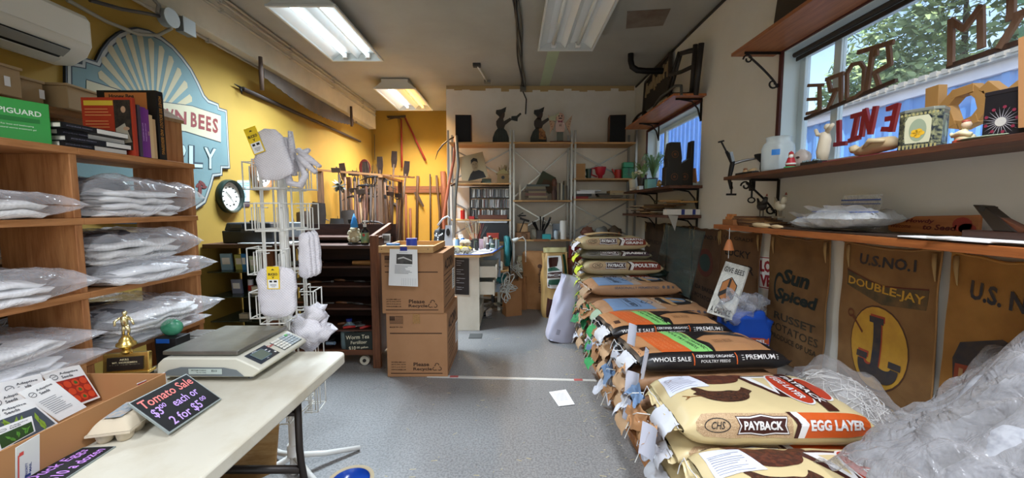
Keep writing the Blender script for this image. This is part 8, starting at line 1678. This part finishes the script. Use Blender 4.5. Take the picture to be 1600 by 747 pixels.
def jay(t, F, r):
    c = .06
    Ink().text('U.S.NO.1', .5, .915, .065, .58, bold=.03).build('lettering', BN, F(.002), t, c, w=1)
    Ink().poly([(.07, .835), (.5, .775), (.93, .80), (.91, .70), (.5, .675), (.08, .745)][::-1]).build('name_band', mat('#3d3a2a', .9, kind='dirty', col2='#7a5a34', scale=10), F(.002), t, c, w=1)
    Ink().text('DOUBLE-JAY', .5, .755, .06, .80, bold=.02, rot=-.04).build('lettering', BY_, F(.004), t, c, w=1)
    Ink().poly([(.07, .84), (.5, .782), (.93, .807), (.93, .80), (.5, .775), (.07, .833)][::-1]).build('band_line', BR_, F(.004), t, c, w=1)
    Ink().oval(.47, .43, .315, .235).build('circle_line', mat('#5a3a28', .9), F(.002), t, c, w=1); Ink().oval(.47, .43, .305, .226).build('yellow_circle', BY_, F(.003), t, c, w=1)
    def J(cx, m, o, d=0):
        k = Ink().poly([(cx-.055+d, .60+d), (cx+.10+d, .60+d), (cx+.10+d, .565+d), (cx+.075+d, .565+d), (cx+.075+d, .34+d), (cx-.01+d, .34+d), (cx-.01+d, .565+d), (cx-.055+d, .565+d)])
        k.ring(cx-.045+d, .345+d, .12, .095, .075, 16, pi, 2*pi).rect(cx-.185+d, .35+d, cx-.06+d, .385+d); return k.build('letter_j', m, F(o), t, c, w=1)
    J(.43, mat('#a5452c', .9), .0042, .012); J(.43, BN, .0055)
    k = Ink().ring(.56, .345, .14, .095, .075, 16, pi, 2*pi).rect(.60, .35, .72, .385); k.build('letter_j', BN, F(.0058), t, c, w=1)
    Ink().line([(.18, .57), (.29, .49)], .016).ring(.16, .585, .035, .025, .012, 12).build('stem', mat('#6a3a1c', .9), F(.005), t, c, w=1)
    Ink().poly([(.04, .235), (.5, .145), (.96, .16), (.94, .06), (.5, .045), (.06, .145)][::-1]).build('name_band', mat('#3d3a2a', .9, kind='dirty', col2='#7a5a34', scale=10), F(.002), t, c, w=1)
    Ink().text('POTATOES', .5, .125, .065, .84, bold=.02, rot=-.06).build('lettering', BY_, F(.004), t, c, w=1)
    Ink().text('AGRICO', .3, .012, .05, .5, bold=.02, rot=-.06).build('lettering', BR_, F(.003), t, c, w=1)
def spiced(t, F, r):
    c = .06; Ink().text('Sun', .5, .68, .12, .46, bold=.04, shear=.2).text('Spiced', .52, .52, .12, .72, bold=.04, shear=.2).build('lettering', mat('#16201c', .9), F(.003), t, c, w=1)
    Ink().ring(.22, .58, .11, .12, .03, 20, .6, 4.6).build('swirl', mat('#16201c', .9), F(.003), t, c, w=1)
    Ink().text('RUSSET', .5, .35, .06, .7, bold=.02).text('POTATOES', .5, .26, .06, .8, bold=.0).text('PRODUCE OF USA', .5, .18, .04, .8, bold=.01).build('lettering', mat('#3a3122', .95), F(.003), t, c, w=1)
def ulike(t, F, r):
    c = .06; Ink().text('U.S. NO.1', .56, .83, .085, .70, bold=.03, rot=-.05).build('lettering', BN, F(.003), t, c, w=1)
    Ink().poly([(.10, .52), (.16, .60), (.5, .66), (.84, .60), (.9, .52), (.84, .22), (.5, .10), (.16, .26)]).build('badge', BN, F(.002), t, c, w=1)
    Ink().poly([(.13, .32), (.5, .30), (.87, .32), (.87, .49), (.5, .52), (.13, .50)]).build('badge_red', mat('#94452e', .9), F(.0035), t, c, w=1); Ink().text('U-LIKE', .5, .41, .15, .66, bold=.03).build('lettering', mat('#b58a5c', .9), F(.005), t, c, w=1)
    k = Ink(); [k.rect(.3+.1*i, .14, .34+.1*i, .28) for i in range(5)]; k.build('badge_bars', mat('#a8683c', .9), F(.0035), t, c, w=1)
def silver(t, F, r):
    c = .07; Ink().text('U.S. GRADE', .5, .93, .035, .7).text('LUCKY', .5, .78, .07, .6, bold=.02).text('SILVER', .55, .64, .08, .7, bold=.02).build('lettering', mat('#2c211a', .95), F(.003), t, c, w=1)
def usno(t, F, r):
    c = .07; Ink().text('US.NO.1', .5, .9, .05, .7, bold=.02).text('IDA BAKER', .5, .3, .05, .7).text('POTATOES', .5, .2, .05, .7).build('lettering', mat('#2c211a', .95), F(.003), t, c, w=1)
    Ink().oval(.5, .6, .3, .16).build('badge', mat('#5a2a1c', .95), F(.003), t, c, w=1); Ink().oval(.5, .6, .2, .10).build('badge_core', mat('#2a3a34', .95), F(.004), t, c, w=1)
burlap(1205, 1300, 372, .36, 'burlap sack reading Sun Spiced hung on the right wall', '#8d683e', '#6d4c2a', spiced, 1)
burlap(1320, 1476, 385, .30, 'burlap potato sack with yellow circle and big J emblem', '#9c7344', '#7a5630', jay, 2)
burlap(1488, 1700, 395, .30, 'bright burlap sack with U.S. and dark badge at the right edge', '#b5813f', '#94652c', ulike, 3)
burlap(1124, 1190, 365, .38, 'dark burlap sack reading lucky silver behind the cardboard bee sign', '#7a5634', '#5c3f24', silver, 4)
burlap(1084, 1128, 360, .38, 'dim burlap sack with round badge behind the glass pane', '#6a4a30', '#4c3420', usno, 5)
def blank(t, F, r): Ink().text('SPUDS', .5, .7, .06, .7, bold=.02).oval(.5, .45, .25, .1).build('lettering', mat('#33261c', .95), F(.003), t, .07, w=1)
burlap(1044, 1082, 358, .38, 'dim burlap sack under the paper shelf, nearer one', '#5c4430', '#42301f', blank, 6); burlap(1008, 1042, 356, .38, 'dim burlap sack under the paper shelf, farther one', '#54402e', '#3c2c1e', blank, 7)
# small plates on wall, LOVE poster, light switch plate
def wallposter(cor, x, label, name, m=PAPER, cat='poster'):
    q = [P(*c, x=x) for c in cor]; t = thing(name, label, cat, tuple(q[3])); part('sheet', slab(q, .003), m, t, w=1); return t, q
t, q = wallposter(((1186, 400), (1208, 402), (1208, 454), (1186, 450)), XR-.005, 'white LOVE print with red letters half hidden by the burlap', 'love_print')
Ink().text('LO', .5, .7, .36, .8, bold=.05).text('VE', .5, .26, .36, .8, bold=.05).frame(.03, .02, .97, .98, .03).build('lettering', mat('#9a1f2a', .6), quadmap(*q, off=.002), t, w=1)
t, q = wallposter(((1474, 529), (1483, 529), (1484, 580), (1475, 580)), XR-.005, 'blank pale wall plate between two burlap sacks', 'wall_plate', mat('#cfd0d0', .5), 'plate')
# ---- leaning glass pane and bee sign
t = thing('glass_sheet', 'large sheet of glass leaning against the wall behind the sacks', 'glass', (1.62, 3.9, .55))
gq = [P(1080, 358, y=4.3), P(1122, 362, y=3.3), P(1090, 468, y=3.2), P(1040, 465, y=4.3)]
gq = [V((1.70, 4.25, 1.23)), V((1.66, 3.30, 1.20)), V((1.55, 3.30, .62)), V((1.58, 4.25, .60))]
part('pane', slab(gq, .006), film('#4c5a56', .12, .05, 0), t, w=1); part('edge', MB().tube([gq[0], gq[1], gq[2], gq[3]], .004, 6), mat('#1f2a28', .3), t, 1, w=1)
q = [P(1134, 408, y=2.95), P(1170, 418, y=2.75), P(1143, 500, y=2.6), P(1104, 488, y=2.8)]
t = thing('bee_sign', 'white painted board reading GIVE BEES with a honeycomb hexagon', 'sign', tuple(q[3])); part('board', slab(q, .014), mat('#c9c8c0', .6, kind='wood', col2='#a5a49c', axis='Z'), t, w=1)
f = quadmap(*q, off=.0025); Ink().text('GIVE BEES', .5, .86, .10, .84, bold=.01).text('A CHANCE', .5, .09, .12, .8, bold=.01).build('lettering', INK, f, t, w=1)
hexa = lambda cx, cy, rx, ry: [(cx+rx*cos(R(90+60*i)), cy+ry*sin(R(90+60*i))) for i in range(6)]
Ink().poly(hexa(.5, .48, .36, .26)).build('hexagon_rim', INK, f, t, w=1); Ink().poly(hexa(.5, .48, .33, .24)).build('hexagon', mat('#a5652a', .6), quadmap(*q, off=.0035), t, w=1)
k = Ink()
for a in (90, 210, 330): k.line([(.5, .48), (.5+.32*cos(R(a)), .48+.22*sin(R(a)))], .09)
k.build('bee_print', INK, quadmap(*q, off=.0045), t, w=1)
# blue bag bundle beside the sign
c = (1.70, 2.62, .40); t = thing('blue_feed_bag', 'blue bag with orange strip and clear plastic beside the bee sign', 'bag', (1.67, 2.72, .42))
part('bag', MB().blob((0, 0, .13), (.13, .15, .13), 28, 18, nz=.3, e=.4), mat('#1f4aa5', .35, bump=.3), t, 2)
fb = lambda a, b: V((-.135+.0*a, -a, .13+b)); part('orange_strip', MB().box((-.02, -.145, .07), (.22, .02, .05)), mat('#b8502a', .5), t); part('white_strip', MB().box((-.02, -.146, .035), (.22, .02, .02)), WHT, t)
Ink().text('PRO-PEL', 0, 0, .032, .18, bold=.03).build('lettering', BWHT, lambda a, b: V((-.02+a, -.1565, .07+b)), t)
solo('clear_plastic', MB().blob((1.58, 2.66, .70), (.10, .10, .10), 20, 14, nz=.7).blob((1.72, 2.70, .74), (.08, .1, .06), 16, 10, nz=.7), film('#c9ccd4', .2, .1, 1, 12), 'crumpled clear plastic on top of the blue bag', 'plastic', sm=2)
solo('blue_bag_support', MB().box((1.68, 2.72, .21), (.28, .34, .41)), KRAFT, 'kraft carton under the blue bag by the wall', 'box', bev=.01)
# ---- netting roll in plastic and big plastic covered rolls
t = thing('net_bundle', 'bundle of white stringy netting in a clear bag behind the egg layer sack', 'netting', (1.66, 1.88, .0)); rn = random.Random(41)
part('core', MB().blob((0, 0, .28), (.16, .30, .26), 20, 14, nz=.2), mat('#a6a4a2', .9, var=.3), t, 2)
mb = MB()
for i in range(520):
    a, b = rn.uniform(0, 2*pi), rn.uniform(-.9, 1.3); d = V((cos(a)*cos(b), sin(a)*cos(b), sin(b))); c_ = V((d.x*.165, d.y*.31, .28+d.z*.265)); e = d.orthogonal().normalized(); e.rotate(Matrix.Rotation(rn.uniform(0, 6.28), 3, d)); l = rn.uniform(.03, .08); s = d.cross(e)*.0012
    mb.add([c_-e*l-s, c_-e*l+s, c_+d*rn.uniform(.002, .018)+s, c_+d*.01-s, c_+e*l+s, c_+e*l-s], [(0, 1, 2, 3), (3, 2, 4, 5)])
part('net_strings', mb, mat('#e2e0dd', .6), t, stuff=1)
part('clear_bag', MB().blob((0, 0, .30), (.185, .35, .30), 30, 20, nz=.25), film('#b9b4b2', .16, .12, .8, 8), t, 2)
def roll(a, b, r, label, seed):
    t = thing('fabric_roll', label, 'roll', tuple((V(a)+V(b))/2)); a, b = V(a), V(b); d = (b-a).normalized(); e = d.orthogonal().normalized(); f_ = d.cross(e)
    def g(u, v): s = 2*pi*u; q = 1+.12*noise.noise(V((cos(s)*1.6, sin(s)*1.6, v*7+seed)))+.05*sin(v*26+seed); return a.lerp(b, v)+(e*cos(s)+f_*sin(s))*r*q
    part('roll', MB().grid(g, 28, 40, cu=True), mat('#d2d3d6', .8, bump=.4, var=.08), t, 2, w=1); part('end_face', MB().blob((b), (r*.95, r*.95, r*.95), 18, 10, nz=.1), mat('#cfd0d2', .8), t, 2, w=1)
def ss(x): x = max(0, min(1, x)); return x*x*(3-2*x)
def sheet(u, v, k=1):
    x = 1.20+.62*u; y = 1.60-1.05*v; top = .36+.52*ss((1.58-y)/.18)+.38*ss((1.42-y)/.3); z = .26+(top-.26)*(.30+.70*u**1.2)
    n_1 = noise.noise(V((u*4+v*5, v*3, 3)))*.05+abs(noise.noise(V((u*9-v*7, v*4+u*3, 5))))*.09+noise.noise(V((u*22+v*14, v*10, 8)))*.014
    return V((x, y, z+k*n_1-.03))
def roll(u0, v0, u1, v1, r, label, seed):
    pts = [sheet(u0+(u1-u0)*i/9, v0+(v1-v0)*i/9, .4)-V((0, 0, r*1.2+.035)) for i in range(10)]
    t = thing('fabric_roll', label, 'roll', tuple(pts[4])); d = (pts[-1]-pts[0]).normalized(); e = d.orthogonal().normalized(); f_ = d.cross(e)
    def g(u, v):
        s = 2*pi*u; i = min(8, int(v*9)); c_ = pts[i].lerp(pts[i+1], v*9-i); q = (1+.10*noise.noise(V((cos(s)*1.6, sin(s)*1.6, v*7+seed)))+.06*sin(v*30+seed))*max(.05, 1-abs(2*v-1)**6)**.5
        return c_+(e*cos(s)+f_*sin(s))*r*q
    part('roll', MB().grid(g, 24, 36, cu=True), mat('#a4a5aa', .8, kind='speckle', col2='#86878d', scale=16, bump=.8), t, 2, w=1)
for i, (a, b, c, d, r, l) in enumerate(((.20, .12, .95, .20, .06, 'padded white roll nearest the netting in the plastic heap'), (.12, .30, .95, .38, .065, 'second padded white roll up the plastic heap'), (.10, .48, .95, .56, .07, 'third padded white roll in the middle of the plastic heap'), (.08, .68, .95, .80, .085, 'smooth white roll at the lower right corner'))): roll(a, b, c, d, r, l, i)
t = thing('plastic_sheet', 'wrinkled clear plastic sheet draped over the white rolls at the right', 'plastic', (1.5, 1.2, .3)); part('sheet', MB().grid(sheet, 80, 90), film('#a09d9d', .34, .22, 1, 13), t, 2, w=1)
part('blue_mark', MB().tube([sheet(.80, .42)+V((-.012, 0, .0)), sheet(.82, .34)+V((-.012, 0, 0)), sheet(.92, .40)+V((-.012, 0, 0))], .006, 5), mat('#2f3f8a', .6), t, 1, w=1)
